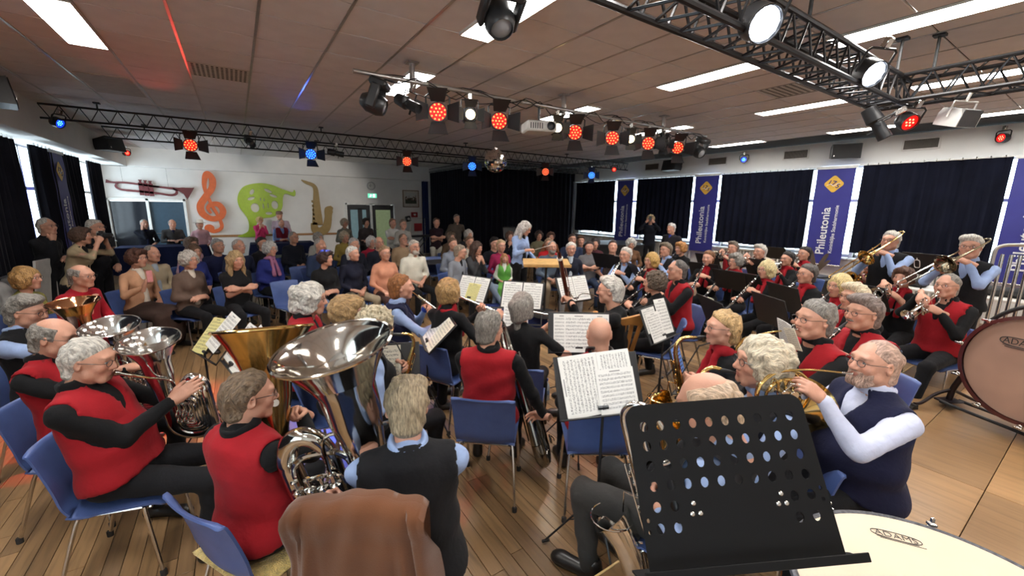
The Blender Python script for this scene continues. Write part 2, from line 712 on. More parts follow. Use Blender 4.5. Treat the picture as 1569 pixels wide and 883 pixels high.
def tile_mesh(wd, perf):
 mb = MB().box((0, 0, 0.01), (wd - 0.014, 0.6 - 0.014, 0.02), bev=0.004)
 mats = [TILEM, DARKGAP]
 if perf:
  mats[0] = mat('perforated_grille', srgb(196, 190, 178), 0.5)
  for u in range(12):
   for v_ in range(8):
    mb.box((-.25 + u * .0455, -.24 + v_ * .0685, -0.0006), (0.024, 0.034, 0.001), m=1)
 return mb.mesh('ceiling_tile', mats)


for t in tiles:
 a, b, y0 = t
 perf = (round(a, 2), round(y0, 2)) in PERF
 if t in nt_:
  k = (round(b - a, 2), perf)
  if k not in tm:
   tm[k] = tile_mesh(*k)
  obj('ceiling_tile', tm[k], ce, Matrix.Translation(((a + b) / 2, y0 + .3, 3.5 + random.uniform(0, .0015))), 'white perforated ventilation tile' if perf else None)
 else:
  farT.box(((a + b) / 2, y0 + .3, 3.51), (b - a - .014, .586, .02))
tag(obj('ceiling_tiles_far', farT.mesh('ceiling_tiles_far', TILEM), ce), kind='stuff')
for i in range(-5, 18):
 x0 = 0.9 + 0.6 * (i - 2)
 if XL - .1 < x0 < XR:
  obj('grid_bar', MB().box((x0, 6.5, 3.499), (0.022, 19.4, 0.008)).mesh('grid_bar', TBAR), ce)
obj('access_hatch', MB().box((-1.2, 7.8, 3.496), (0.52, 1.1, 0.012), bev=.004).mesh('access_hatch', mat('hatch_panel', srgb(190, 178, 166), 0.6)), ce, label='pale rectangular hatch')

# fluorescent panels recessed in the ceiling ------------------------
LIGHTM = mat('lit_diffuser', (1, 1, 1), 0.5, emit=((1.0, 0.97, 0.93), PANEL_EMIT))
kit = Kit('ceiling_light', 'ceiling light')
fr = MB()
for sx in (-1, 1):
 fr.box((sx * .145, 0, 0), (.012, 1.2, .03))
 fr.box((0, sx * .594, 0), (.3, .012, .03))
kit.part('frame', fr, WHITEP)
kit.part('diffuser', MB().box((0, 0, 0.004), (.276, 1.172, .012)), LIGHTM)
pn = ['left', 'second from left', 'middle', 'second from right', 'right']
pr = {-1.8: 'behind the camera', 0.6: 'nearest the camera', 2.4: 'in the second crosswise line', 4.8: 'in the line beyond the lamp bar'}
for x0, y0 in PANELS:
 kit.spawn('lit ceiling panel of the %s row, %s' % (pn[[-1.2, 1.8, 4.5, 6.9, 9.6].index(x0)], pr[y0]), T(x0 + .15, y0 + .6, 3.497), 'fluorescent ceiling panels')

# walls -------------------------------------------------------------
# far wall with the painted instruments (opening for two doorways), soffit above
def wall_with_holes(x0, x1, z0, z1, y, th, holes):
 mb = MB()
 xs = sorted({x0, x1, *[h[0] for h in holes], *[h[1] for h in holes]})
 for a, b in zip(xs, xs[1:]):
  top = z0
  for h in holes:
   if h[0] <= a and b <= h[1]:
    top = h[2]
  mb.box(((a + b) / 2, y + th / 2, (top + z1) / 2), (b - a, th, z1 - top))
 return mb


struct('wall_far', wall_with_holes(-3.3, 11.4, 0, 3.5, YB, 0.2, [(-3.0, -1.3, 2.03), (3.42, 5.2, 2.02)]), WALLM)
struct('trim_1', MB().box((4.2, 16.19, 3.24), (14.6, 0.28, 0.54), bev=.01), WALLM)
struct('wall_near', MB().box((4.1, YF - .1, 1.75), (15, .2, 3.5)), WALLM)
lw = MB()
lw.box((-2.80, 6.5, 3.24), (0.70, 19.4, 0.54), bev=.01)
struct('trim_2', lw, WALLM)
lw = MB()
WY = [(-2.6, 0.4), (1.0, 4.6), (5.2, 9.75), (10.2, 15.9)]
edges = [-3.3] + [v_ for a in WY for v_ in a] + [16.4]
for a, b in zip(edges[0::2], edges[1::2]):
 lw.box((-3.2, (a + b) / 2, 1.5), (.2, b - a, 3.0))
for a, b in WY:
 lw.box((-3.2, (a + b) / 2, .45), (.2, b - a, .9))
struct('wall_left', lw, WALLM)
rw = MB()
rw.box((XR + .2, 6.5, 3.25), (.4, 19.6, .52), bev=.01)
struct('trim_3', rw, WALLM)
rw = MB()
RY = [(-2.5, .55), (.62, 3.36), (3.42, 6.38), (6.44, 9.25), (9.33, 10.12), (10.2, 12.2)]
edges = [-3.3] + [v_ for a in RY for v_ in a] + [16.4]
for a, b in zip(edges[0::2], edges[1::2]):
 rw.box((11.4, (a + b) / 2, 1.5), (.2, b - a, 3.0))
for a, b in RY:
 rw.box((11.4, (a + b) / 2, .5), (.2, b - a, 1.0))
struct('wall_right', rw, WALLM)

# windows: frame, mullions, pane
wn = 0
for side, spans, x, z0, z1 in (('left', WY, -3.2, .9, 3.0), ('right', RY, 11.4, 1.0, 3.0)):
 for a, b in spans:
  wn += 1
  mb = MB()
  n = max(2, round((b - a) / 1.15))
  for k in range(n + 1):
   mb.box((x, a + (b - a) * k / n, (z0 + z1) / 2), (.07, .06, z1 - z0))
  for z in (z0 + .03, z1 - .03, z0 + .62 * (z1 - z0)):
   mb.box((x, (a + b) / 2, z), (.07, b - a, .06))
  mb.box((x + (.16 if side == 'left' else -.16), (a + b) / 2, z0 - .02), (.3, b - a, .04), bev=.008)
  wd = struct('window_%d' % wn, mb, FRAMEW)
  obj('pane', MB().box((x, (a + b) / 2, (z0 + z1) / 2), (.008, b - a, z1 - z0)).mesh('pane', PANE), wd)
# the bright overcast street in front of both window walls is the world itself


# curtains: heavy pleated cloth with real folds and thickness
def curtain_mesh(length, z0, z1, amp=0.05, pitch=0.16, seed=0, gather=1.0):
 rg = random.Random(seed)
 n = max(8, int(length / pitch * 6))
 ph, sway = 0.0, [rg.uniform(.7, 1.3) for _ in range(n + 1)]
 mb = MB()
 vs, fs = [], []
 rows = 5
 for r in range(rows + 1):
  z = z1 + (z0 - z1) * r / rows
  for i in range(n + 1):
   s = length * i / n
   a = amp * (0.6 + 0.5 * r / rows) * sway[(i // 6) * 6 if i < n else n]
   off = a * math.sin(2 * PI * s / pitch + .5 * math.sin(s * 2.1 + seed)) + .012 * math.sin(s * 5 + r)
   vs.append((s, off, z + (.012 * math.sin(s * 3 + seed) if r == rows else 0)))
 m = len(vs)
 vs += [(x, y + .012, z) for x, y, z in vs]
 for r in range(rows):
  for i in range(n):
   a = r * (n + 1) + i
   q = (a, a + 1, a + n + 2, a + n + 1)
   fs.append(q)
   fs.append(tuple(k + m for k in q[::-1]))
 mb.add(vs, fs)
 return mb


def curtain(label, p0, p1, z0, z1, mt, seed, group, amp=.045, pitch=.17):
 d = V(p1[0] - p0[0], p1[1] - p0[1], 0)
 M = Matrix.Translation((p0[0], p0[1], 0)) @ Matrix.Rotation(math.atan2(d.y, d.x), 4, 'Z')
 o = solo('curtain', curtain_mesh(d.length, z0, z1, amp, pitch, seed), mt, label, 'curtain', M, group)
 hk = MB()
 n = int(d.length / .16)
 for i in range(n):
  hk.box((.08 + i * d.length / n, -.02, z1 + .015), (.018, .02, .04))
 obj('hook', hk.mesh('curtain_hooks', CHROME), o)['kind'] = 'stuff'
 return o


g = 'window curtains on the left wall'
curtain('dark curtain at the left edge, before the first bright gap', (-2.74, 5.3), (-2.74, 9.68), .25, 2.9, VELVET, 1, g)
curtain('dark curtain between the first bright gap and the blue banner on the left', (-2.74, 10.36), (-2.74, 11.25), .25, 2.9, VELVET, 2, g)
curtain('dark curtain between the left wall banner and the second bright gap', (-2.74, 11.78), (-2.74, 12.8), .25, 2.9, VELVET, 3, g)
curtain('narrow dark curtain nearest the far wall on the left', (-2.74, 13.55), (-2.74, 14.6), .25, 2.9, VELVET, 4, g)
curtain('dark curtain on the left wall beside the camera, outside the frame', (-2.74, 0.4), (-2.74, 5.2), .25, 2.9, VELVET, 5, g)
g = 'window curtains on the right wall'
curtain('dark curtain between the stage and the farthest banner', (11.0, 12.1), (11.0, 10.16), 1.15, 2.93, NAVYV, 11, g, .035)
curtain('navy curtain between the first and second banner from the stage', (11.0, 9.2), (11.0, 7.2), 1.15, 2.93, NAVYV, 12, g, .035)
curtain('navy curtain between the second and third banner from the stage', (11.0, 6.38), (11.0, 4.24), 1.12, 2.93, NAVYV, 13, g, .035)
curtain('navy curtain right of the third banner, behind the trombonists', (11.0, 3.34), (11.0, 1.32), 1.12, 2.95, NAVYV, 14, g, .035)
curtain('navy curtain on the right wall outside the frame', (11.0, .5), (11.0, -2.6), 1.12, 2.95, NAVYV, 15, g, .035)
for k, (a, b) in enumerate(((10.1, 12.2), (7.1, 9.3), (4.1, 6.4), (1.2, 3.4))):
 struct('trim_%d' % (4 + k), MB().box((11.02, (a + b) / 2, 2.965), (.10, b - a, .035), bev=.006), FRAMEW)
# stage box in the far right corner
g = 'black stage curtains'
curtain('black stage curtain closing the left side of the stage', (6.62, 16.0), (6.62, 12.25), .05, 3.27, BACKV, 21, g, .05, .2)
curtain('wide black stage curtain facing the hall behind the audience', (6.62, 12.25), (11.0, 12.25), .05, 3.27, BACKV, 22, g, .05, .22)
curtain('narrow blue curtain hanging on the far wall beside the stage', (6.35, 16.2), (6.62, 16.2), .05, 2.95, mat('blue_curtain', srgb(38, 46, 84), .9), 23, g, .03, .1)
rl = MB()
for z in (3.30, 3.42):
 rl.tube([(6.6, 16.0, z), (6.6, 12.2, z), (11.05, 12.2, z)], .012, 6)
for k in range(60):
 y = 16 - k * .064
 rl.tube([(6.6, y, 3.30), (6.6, y - .05, 3.42)], .005, 4)
for k in range(64):
 x = 6.6 + k * .07
 rl.tube([(x, 12.2, 3.30), (x + .05, 12.2, 3.42)], .005, 4)
solo('curtain_rail', rl, BLACK, 'black lattice rail carrying the stage curtains under the ceiling', 'curtain rail')
_wp = solo('white_pole', MB().lathe([(.015, .05), (.015, 2.9), (.022, 2.9), (.022, 2.96)], 8).box((0, 0, .025), (.3, .3, .05), bev=.01), mat('dull_grey_pole', (.16, .16, .18), .5), 'thin grey upright pole in front of the dark curtain right of the stage', 'pole', T(10.75, 12.0, 0))

# skirting, radiators, wall rail
struct('baseboard_far', MB().box((0.9, 16.285, .06), (4.3, .025, .12)).box((5.9, 16.285, .06), (1.2, .025, .12)), WHITEP)
struct('trim_8', MB().box((0.95, 16.28, .93), (4.4, .035, .07), bev=.008), mat('rail_wood', srgb(150, 104, 58), .5))
kit = Kit('radiator', 'radiator')
rd = MB()
rd.box((0, 0, .08), (.09, 2.0, .05), bev=.01)
rd.box((0, 0, .84), (.09, 2.0, .05), bev=.01)
kit.part('header', rd, WHITEP)
fins = MB()
for k in range(26):
 fins.box((0, -.96 + k * .0768, .46), (.08, .045, .74), bev=.012)
kit.part('fins', fins, WHITEP)
kit.parts[-1] = ('fins', kit.parts[-1][1], None, None, None)
for y, lb in ((11.1, 'below the curtain next to the stage'), (8.2, 'below the curtain between the two far banners'), (5.3, 'behind the snare drums'), (2.35, 'behind the trombonists'), (-1.0, 'outside the frame at right')):
 kit.spawn('white column radiator on the right wall ' + lb, T(11.2, y, .12), 'radiators under the right windows')

# doors of the far wall ----------------------------------------------
def door_frame(name, x0, x1, z1, mid):
 mb = MB()
 for x in (x0 + .03, x1 - .03, mid):
  mb.box((x, 16.3, z1 / 2), (.07, .14, z1), bev=.005)
 mb.box(((x0 + x1) / 2, 16.3, z1 - .03), (x1 - x0, .14, .07), bev=.005)
 return struct(name, mb, FRAMEW)


d1 = door_frame('door_1', -3.06, -1.26, 2.08, -2.16)
obj('door_leaf', MB().box((-1.72, 16.35, 1.0), (.84, .05, 1.98), bev=.004).mesh('door_leaf', mat('petrol_door', srgb(44, 70, 88), .45)), d1, label='petrol blue closed leaf')
obj('glass_leaf', MB().box((-2.6, 16.36, 1.0), (.8, .02, 1.98)).mesh('glass_leaf', mat('dark_door_glass', (.02, .022, .028), .12)), d1, label='dark glass leaf')
obj('handle', MB().tube([(-2.05, 16.31, 1.05), (-2.05, 16.26, 1.05), (-1.94, 16.26, 1.05)], .01, 8).mesh('handle', CHROME), d1)
d2 = door_frame('door_2', 3.38, 5.26, 2.05, 4.32)
for x, lab, mt in ((3.86, 'left glazed leaf with pale blue corridor behind', mat('corridor_blue_glass', srgb(120, 150, 158), .25, emit=(srgb(120, 150, 158), .25))), (4.79, 'right glazed leaf with frosted green glass', mat('frosted_green_glass', srgb(158, 176, 132), .3, emit=(srgb(158, 176, 132), .3)))):  # both panes glow weakly, in place of light from the corridor
 lf = MB()
 for sx in (-.36, .36):
  lf.box((x + sx, 16.36, 1.0), (.14, .05, 1.96), bev=.004)
 for z in (.12, 1.9):
  lf.box((x, 16.36, z), (.6, .05, .2), bev=.004)
 if x < 4:
  lf.box((x + .06, 16.36, 1.0), (.16, .05, 1.7))
 o = obj('door_leaf', lf.mesh('door_leaf', mat('dark_door_frame', (.018, .02, .024), .4)), d2, label=lab)
 obj('pane', MB().box((x, 16.37, 1.0), (.62, .012, 1.7)).mesh('pane', mt), o)
 obj('handle', MB().tube([(x + (.36 if x < 4 else -.36), 16.33, 1.05), (x + (.36 if x < 4 else -.36), 16.28, 1.05), (x + (.25 if x < 4 else -.25), 16.28, 1.05)], .009, 6).mesh('handle', CHROME), o)
struct('wall_corridor', MB().box((1.1, 17.4, 1.75), (9.4, .1, 3.5)), WALLM)

# ================================================================== wall art, banners, signs
def on_far(x, z, y=16.27):
 """matrix of a panel facing -Y on the far wall: local X to the right, local Y up, local Z towards the room"""
 return Matrix.Translation((x, y, z)) @ Matrix.Rotation(PI / 2, 4, 'X')


MAROON = mat('maroon_paint', srgb(98, 30, 34), .5)
ORANGE = mat('orange_paint', srgb(216, 98, 40), .5)
LIME = mat('lime_paint', srgb(150, 178, 22), .5)
TAN = mat('tan_paint', srgb(150, 122, 66), .5)

# trumpet cut-out
mb = MB()
D = .03
mb.ribbon(catmull([(-.95, .16), (-.80, .13), (-.5, .13), (.1, .05), (.55, 0), (.75, -.04), (.92, -.13)], 6), [.10, .05, .055, .055, .06, .09, .2, .42], D)
mb.ribbon(catmull([(-.72, .12), (-.76, .02), (-.66, -.06), (-.4, -.09), (.1, -.14), (.42, -.19), (.56, -.15), (.58, -.05), (.5, .0)], 6), [.045, .05, .06, .06, .06, .07, .06, .05], D)
mb.ribbon([(0.04, .06), (.2, .045)], [.05, .05], D)
for k in range(3):
 mb.box((-.22 + k * .11, -.03 - k * .012, D / 2), (.10, .36, D))
 mb.box((-.22 + k * .11, .18 - k * .012, D / 2), (.05, .07, D))
 mb.box((-.22 + k * .11, .22 - k * .012, D / 2), (.08, .025, D))
t = empty('wall_trumpet', on_far(-2.02, 2.38, 16.24), 'flat maroon trumpet cut-out hung on the far wall above the left doors', 'wall decoration', 'painted music cut-outs on the far wall')
obj('cutout', mb.mesh('cutout', MAROON), t)
obj('wire', MB().tube([(-.6, .15, .02), (-.6, .62, .02)], .003, 4).tube([(.4, .05, .02), (.4, .62, .02)], .003, 4).mesh('wire', CHROME), t)

# treble clef cut-out: one brush stroke of varying width
pts = [(-.13, -.80), (-.02, -.86), (.14, -.80), (.20, -.66), (.12, -.35), (.0, -.02), (-.12, .45), (-.08, .80), (.0, .92), (.10, .75), (.06, .48), (-.12, .22), (-.28, -.05), (-.26, -.30), (-.06, -.46), (.18, -.42), (.28, -.22), (.18, -.02), (.0, -.02), (-.1, -.14), (-.04, -.30)]
wd = [.16, .12, .1, .1, .09, .09, .1, .15, .16, .18, .17, .18, .19, .19, .17, .17, .17, .16, .14, .1, .06]
mb = MB().ribbon(catmull(pts, 7), wd, D, rise=.00012)
mb.prism([(-.13 + .13 * math.cos(a * PI / 10), -.76 + .12 * math.sin(a * PI / 10)) for a in range(20)], D)
solo('wall_treble_clef', mb, ORANGE, 'flat orange treble clef cut-out standing on the far wall rail', 'wall decoration', on_far(-.62, 1.95, 16.24), 'painted music cut-outs on the far wall')


# french horn cut-out with pierced tubing
def ell(cx, cy, rx, ry, n=16, rot=0):
 c, s = math.cos(rot), math.sin(rot)
 return [(cx + rx * math.cos(a) * c - ry * math.sin(a) * s, cy + rx * math.cos(a) * s + ry * math.sin(a) * c) for a in (2 * PI * k / n for k in range(n))]


out = catmull([(.62, .47), (.95, .36), (1.02, .44), (1.06, .34), (1.0, .22), (.75, .30), (.66, .16), (.6, -.2), (.36, -.46), (.05, -.52), (-.15, -.62), (-.2, -.95), (-.10, -1.12), (-.75, -1.12), (-.45, -.95), (-.42, -.55), (-.62, -.15), (-.62, .2), (-.42, .5), (0, .62), (.36, .58)], 5, True)
holes = [ell(-.22, .33, .055, .10, 12, -.5), ell(-.26, .12, .05, .11, 12, -1.2), ell(-.18, -.18, .12, .15, 14), ell(.24, .38, .05, .12, 12, 1.1), ell(.38, .22, .045, .12, 12, 1.2), ell(.40, -.08, .10, .14, 14), ell(.2, -.36, .1, .05, 12), ell(.0, .1, .02, .05, 8), ell(.1, .08, .018, .05, 8), ell(.06, -.12, .018, .1, 8), ell(.2, -.1, .018, .1, 8)]
solo('wall_french_horn', MB().prism([out] + holes, D), LIME, 'flat lime green french horn cut-out hung on the far wall', 'wall decoration', on_far(.72, 2.02, 16.24), 'painted music cut-outs on the far wall')

# saxophone cut-out
mb = MB()
mb.ribbon(catmull([(-.33, .92), (-.18, .84), (.02, .76), (.10, .62), (.10, .3), (.09, -.2), (.08, -.62)], 6), [.03, .10, .12, .14, .17, .22, .30, .36], D)
mb.ribbon(catmull([(-.04, -.55), (.0, -.80), (.18, -.86), (.36, -.72), (.44, -.42), (.48, -.12), (.60, .02)], 6), [.2, .26, .3, .3, .26, .24, .30, .10], D)
for k in range(6):
 mb.box((-.03, .2 - k * .15, D / 2), (.06, .08, D))
solo('wall_saxophone', mb, TAN, 'flat tan saxophone cut-out standing on the far wall rail', 'wall decoration', on_far(2.32, 1.88, 16.24), 'painted music cut-outs on the far wall')

# clock, exit sign, framed picture, first-aid boxes
k = Kit('wall_clock', 'clock')
k.part('case', MB().lathe([(.0, 0), (.15, 0), (.15, .035), (.135, .045), (.13, .03), (0, .03)], 28), mat('clock_rim', (.3, .3, .3), .4))
k.part('dial', MB().lathe([(0, .031), (.131, .031), (.131, .034), (0, .034)], 28), mat('clock_dial', srgb(208, 206, 200), .5))
hm = MB().box((-.03, .025, .037), (.012, .08, .003), M=Matrix.Rotation(.7, 4, 'Z')).box((0.0, .05, .04), (.008, .11, .003), M=Matrix.Rotation(.35, 4, 'Z'))
for a in range(12):
 hm.box((0, .112, .036), (.006, .018, .003), M=Matrix.Rotation(a * PI / 6, 4, 'Z'))
k.part('hands', hm, BLACKP)
k.spawn('round white wall clock above the green exit sign', on_far(4.36, 2.69, 16.29))
k = Kit('exit_sign', 'exit sign')
k.part('housing', MB().box((0, 0, .03), (.36, .19, .06), bev=.008), WHITEP)
k.part('lit_face', MB().box((0, 0, .062), (.33, .16, .006)), mat('exit_green', srgb(40, 150, 110), .4, emit=(srgb(120, 235, 190), 1.4)))
pic = MB()
pic.box((.06, 0, .067), (.075, .12, .004))  # door opening
pic.ball((-.05, .045, .067), (.014, .014, .003), 10)
pic.ribbon([(-.05, .03), (-.065, -.01), (-.045, -.05)], [.03, .028, .018], .003, M=Matrix.Translation((0, 0, .066)))
pic.ribbon([(-.065, -.01), (-.095, -.03), (-.11, -.055)], [.02, .018, .014], .003, M=Matrix.Translation((0, 0, .066)))
pic.ribbon([(-.055, .025), (-.02, .005), (0, .02)], [.014, .012, .01], .003, M=Matrix.Translation((0, 0, .066)))
pic.ribbon([(-.055, .025), (-.09, .01)], [.014, .012], .003, M=Matrix.Translation((0, 0, .066)))
k.part('running_figure', pic, mat('exit_white', (1, 1, 1), .4, emit=((.9, 1, .95), 1.8)))
k.spawn('lit green emergency exit sign with running figure over the glazed doors', on_far(4.38, 2.33, 16.29))
k = Kit('framed_picture', 'picture')
fm = MB()
for sx in (-1, 1):
 fm.box((sx * .32, 0, .015), (.03, .67, .03), bev=.004)
 fm.box((0, sx * .32, .015), (.61, .03, .03), bev=.004)
k.part('frame', fm, mat('picture_frame', srgb(120, 96, 70), .5))
k.part('mat_board', MB().box((0, 0, .008), (.61, .61, .01)), mat('mat_board', srgb(196, 190, 180), .7))


def photo_mat():
 m, nt, b = nmat('old_group_photo')
 tc = node(nt, 'ShaderNodeTexCoord')
 n1 = node(nt, 'ShaderNodeTexNoise')
 n1.inputs['Scale'].default_value = 14
 nt.links.new(tc.outputs['Object'], n1.inputs['Vector'])
 sp = node(nt, 'ShaderNodeSeparateXYZ')
 nt.links.new(tc.outputs['Object'], sp.inputs[0])
 ad = node(nt, 'ShaderNodeMath', operation='MULTIPLY_ADD')
 ad.inputs[1].default_value = 2.2
 nt.links.new(sp.outputs['Y'], ad.inputs[0])
 nt.links.new(n1.outputs['Fac'], ad.inputs[2])
 r = ramp(nt, [(0.3, srgb(60, 66, 50)), (.42, srgb(30, 30, 30)), (.55, srgb(120, 96, 76)), (.7, srgb(190, 190, 186))])
 nt.links.new(ad.outputs[0], r.inputs[0])
 nt.links.new(r.outputs[0], b.inputs['Base Color'])
 return m


k.part('photograph', MB().box((0, .02, .015), (.46, .42, .006)), photo_mat())
k.spawn('framed photograph with wide mount on the far wall near the stage', on_far(5.91, 2.25, 16.29))
k = Kit('first_aid_box', 'first aid box')
k.part('box', MB().box((0, 0, .05), (.25, .2, .1), bev=.01), mat('first_aid_red', srgb(150, 22, 28), .5))
k.part('white_heart', MB().prism([(0, -.05), (.05, 0), (.045, .035), (.02, .045), (0, .025), (-.02, .045), (-.045, .035), (-.05, 0)], .004, M=Matrix.Translation((0, 0, .1))), WHITEP)
k.spawn('red wall box with white heart under the framed photograph', on_far(6.02, 1.62, 16.29))
solo('defibrillator_case', MB().box((0, 0, .06), (.2, .22, .12), bev=.02).lathe([(0, .122), (.05, .122), (.05, .125), (0, .125)], 12, m=1), [BLACKP, WHITEP], 'small black wall case with white emblem left of the red box', 'first aid box', on_far(5.75, 1.46, 16.29) @ Matrix.Rotation(.2, 4, 'Z'))

# banners --------------------------------------------------------------
BANNERM = mat('banner_cloth', srgb(44, 44, 122), .6, var=.06, scale=4)
LOGOGOLD = mat('logo_gold', srgb(214, 168, 60), .5)
LETTER = mat('banner_lettering', srgb(222, 222, 226), .6)
INK = mat('logo_ink', srgb(36, 34, 96), .6)
bk = Kit('banner', 'banner')
BW, BH = .70, 2.1
sheet = MB()
n = 24
vs = []
for i in range(n + 1):
 z = -BH * i / n
 for x in (-BW / 2, -BW / 6, BW / 6, BW / 2):
  vs.append((x, .006 * math.sin(i * .9 + x * 6), z))
m_ = len(vs)
vs += [(x, y + .004, z) for x, y, z in vs]
fs = []
for i in range(n):
 for c in range(3):
  a = i * 4 + c
  fs.append((a, a + 4, a + 5, a + 1))
  fs.append((a + m_, a + 1 + m_, a + 5 + m_, a + 4 + m_))
sheet.add(vs, fs)
bk.part('cloth', sheet, BANNERM)
bk.part('top_rail', MB().box((0, 0, .02), (BW + .06, .03, .06), bev=.006), FRAMEW)
bk.part('bottom_rail', MB().tube([(-BW / 2, 0, -BH), (BW / 2, 0, -BH)], .012, 8), CHROME)
dia = []
for cx, cy, a0 in ((0, .17, 45), (-.17, 0, 135), (0, -.17, 225), (.17, 0, 315)):
 for q in range(5):
  a = math.radians(a0 + q * 22.5)
  dia.append((cx * .75 + .05 * math.cos(a), cy * .75 + .05 * math.sin(a)))
RX = Matrix.Rotation(PI / 2, 4, 'X')
bk.part('logo', MB().prism(dia, .004, M=Matrix.Translation((0, -.008, -.33)) @ RX), LOGOGOLD)
for s_, dx, dz, sz in (('1', -.08, .035, .13), ('7', -.01, .01, .16), ('5', .07, -.045, .13)):
 bk.part('number', text_mesh(s_, sz, .002, INK, shear=.15, bold=.002), INK, parent=3, M=Matrix.Translation((dx, -.015, -.33 + dz)) @ RX @ Matrix.Rotation(-.25, 4, 'Z'), sharp=None)
sw = MB().ribbon(catmull([(-.13, -.03), (-.06, .0), (0, -.04), (.06, .0), (.13, .02)], 5), [.006, .012, .012, .012, .004], .002, M=Matrix.Translation((0, -.016, -.33)) @ RX)
bk.part('signature_stroke', sw, LETTER, parent=3)
UPR = RX @ Matrix.Rotation(PI / 2, 4, 'Z')
bk.part('lettering', text_mesh('Phileutonia', .235, .002, LETTER, 'LEFT', bold=.003), LETTER, M=Matrix.Translation((-.06, -.012, -1.88)) @ UPR, sharp=None)
bk.part('lettering', text_mesh('Koninklijke Stadsharmonie', .098, .0015, LETTER, 'LEFT', bold=.001), LETTER, M=Matrix.Translation((.13, -.012, -1.84)) @ UPR, sharp=None)
for y, lb in ((9.68, 'farthest blue banner with gold logo and white upright lettering, beside the stage'), (6.78, 'second blue banner with gold logo from the stage, behind the man in the dark blazer'), (3.80, 'largest fully visible blue banner with gold logo, left of the two trombonists'), (.92, 'blue banner cut off by the right edge of the picture, behind the tubular bells')):
 bk.spawn(lb, T(10.98, y, 2.92, -90), 'blue banners of the band')
bk.spawn('blue banner with gold logo between the dark curtains of the left wall', T(-2.72, 11.45, 2.86, 90), 'blue banners of the band')

# vents in the right upper wall ------------------------------------------
k = Kit('wall_vent', 'vent')
fm = MB()
for sx in (-1, 1):
 fm.box((sx * .26, 0, .01), (.03, .22, .02), bev=.003)
 fm.box((0, sx * .1, .01), (.5, .03, .02), bev=.003)
k.part('frame', fm, WHITEP)
k.part('back_plate', MB().box((0, 0, .003), (.5, .18, .004)), mat('vent_dark', (.05, .045, .04), .8))
lou = MB()
for q in range(30):
 lou.box((-.245 + q * .0169, 0, .008), (.006, .17, .01))
k.part('louvres', lou, mat('vent_louvre', srgb(110, 102, 92), .5))
VM = lambda y, z: Matrix.Translation((11.095, y, z)) @ Matrix.Rotation(-PI / 2, 4, 'Z') @ Matrix.Rotation(PI / 2, 4, 'X')
for y, lb in ((8.75, 'next to the lattice truss end'), (6.6, 'between the hanging speaker and the blue lamp'), (4.69, 'left of the black speaker'), (2.54, 'nearest the camera, right of the black speaker')):
 k.spawn('louvred vent grille on the right upper wall ' + lb, VM(y, 3.3), 'vents in the right upper wall')


# ================================================================== speakers
def speaker_kit():
 k = Kit('speaker', 'loudspeaker')
 w0, w1, h, d = .30, .22, .5, .28
 prof = [(-w0 / 2, -d / 2), (w0 / 2, -d / 2), (w1 / 2, d / 2), (-w1 / 2, d / 2)]
 k.part('cabinet', MB().prism(prof, h, M=Matrix.Translation((0, 0, -h / 2))), BLACKP)
 k.part('grille', MB().box((0, -d / 2 - .006, 0), (w0 - .02, .012, h - .03), bev=.004), mat('speaker_grille', (.022, .021, .021), .7, bump=.6, bscale=500))
 k.part('badge', MB().box((.09, -d / 2 - .014, -.2), (.03, .004, .02)), CHROME)
 k.part('bracket', MB().tube([(0, d / 2, .1), (0, d / 2 + .1, .1)], .02, 8).tube([(0, d / 2, -.1), (0, d / 2 + .1, -.1)], .02, 8).box((0, d / 2 + .1, 0), (.1, .02, .3)), BLACK)
 return k


SPK = speaker_kit()
L90 = Matrix.Rotation(PI / 2, 4, 'Y')
SPK.spawn('black loudspeaker lying sideways on the right upper wall between two vents', T(10.86, 3.65, 3.24, -90 + 25) @ L90)
SPK.spawn('black loudspeaker hung on the right upper wall beyond the lamp bar', T(10.84, 7.85, 3.24, -90 - 10, -12) @ L90)
SPK.spawn('black loudspeaker on the left upper wall behind the black truss', T(-2.22, 13.0, 3.22, 90 - 25, -10) @ L90)
SPK.spawn('black loudspeaker at the left edge of the picture under the ceiling', T(-2.2, 7.55, 3.20, 90 + 15, -8) @ L90)


# ================================================================== trusses
def truss(axis_pts, offs, lab, r=.016, step=.22, hang=()):
 """lattice truss from a to b; offs: corner offsets of the chords"""
 a, b = Vector(axis_pts[0]), Vector(axis_pts[1])
 d = b - a
 n = max(2, round(d.length / step))
 t = empty('lighting_truss', Matrix.Translation(a), lab, 'truss')
 A = [Vector(o) for o in offs]
 for o in A:
  obj('chord', MB().tube([o, o + d], r, 8).mesh('chord', RED_METAL), t)
 br = MB()
 m = len(A)
 sides = range(m) if m > 2 else range(1)
 for s in sides:
  for i in range(n):
   p, q = A[s] + d * (i / n), A[(s + 1) % m] + d * ((i + .5) / n)
   br.tube([p, q], r * .45, 5)
   br.tube([q, A[s] + d * ((i + 1) / n)], r * .45, 5)
 o = obj('lattice', br.mesh('lattice', RED_METAL), t)
 o['kind'] = 'stuff'
 for h in hang:
  p = d * h + A[0]
  hm = MB()
  hm.tube([p, V(p.x, p.y, 3.5 - a.z)], .012, 6)
  hm.box(V(p.x, p.y, 3.49 - a.z), (.08, .08, .02))
  obj('hanger', hm.mesh('hanger', BLACK), t)
 return t


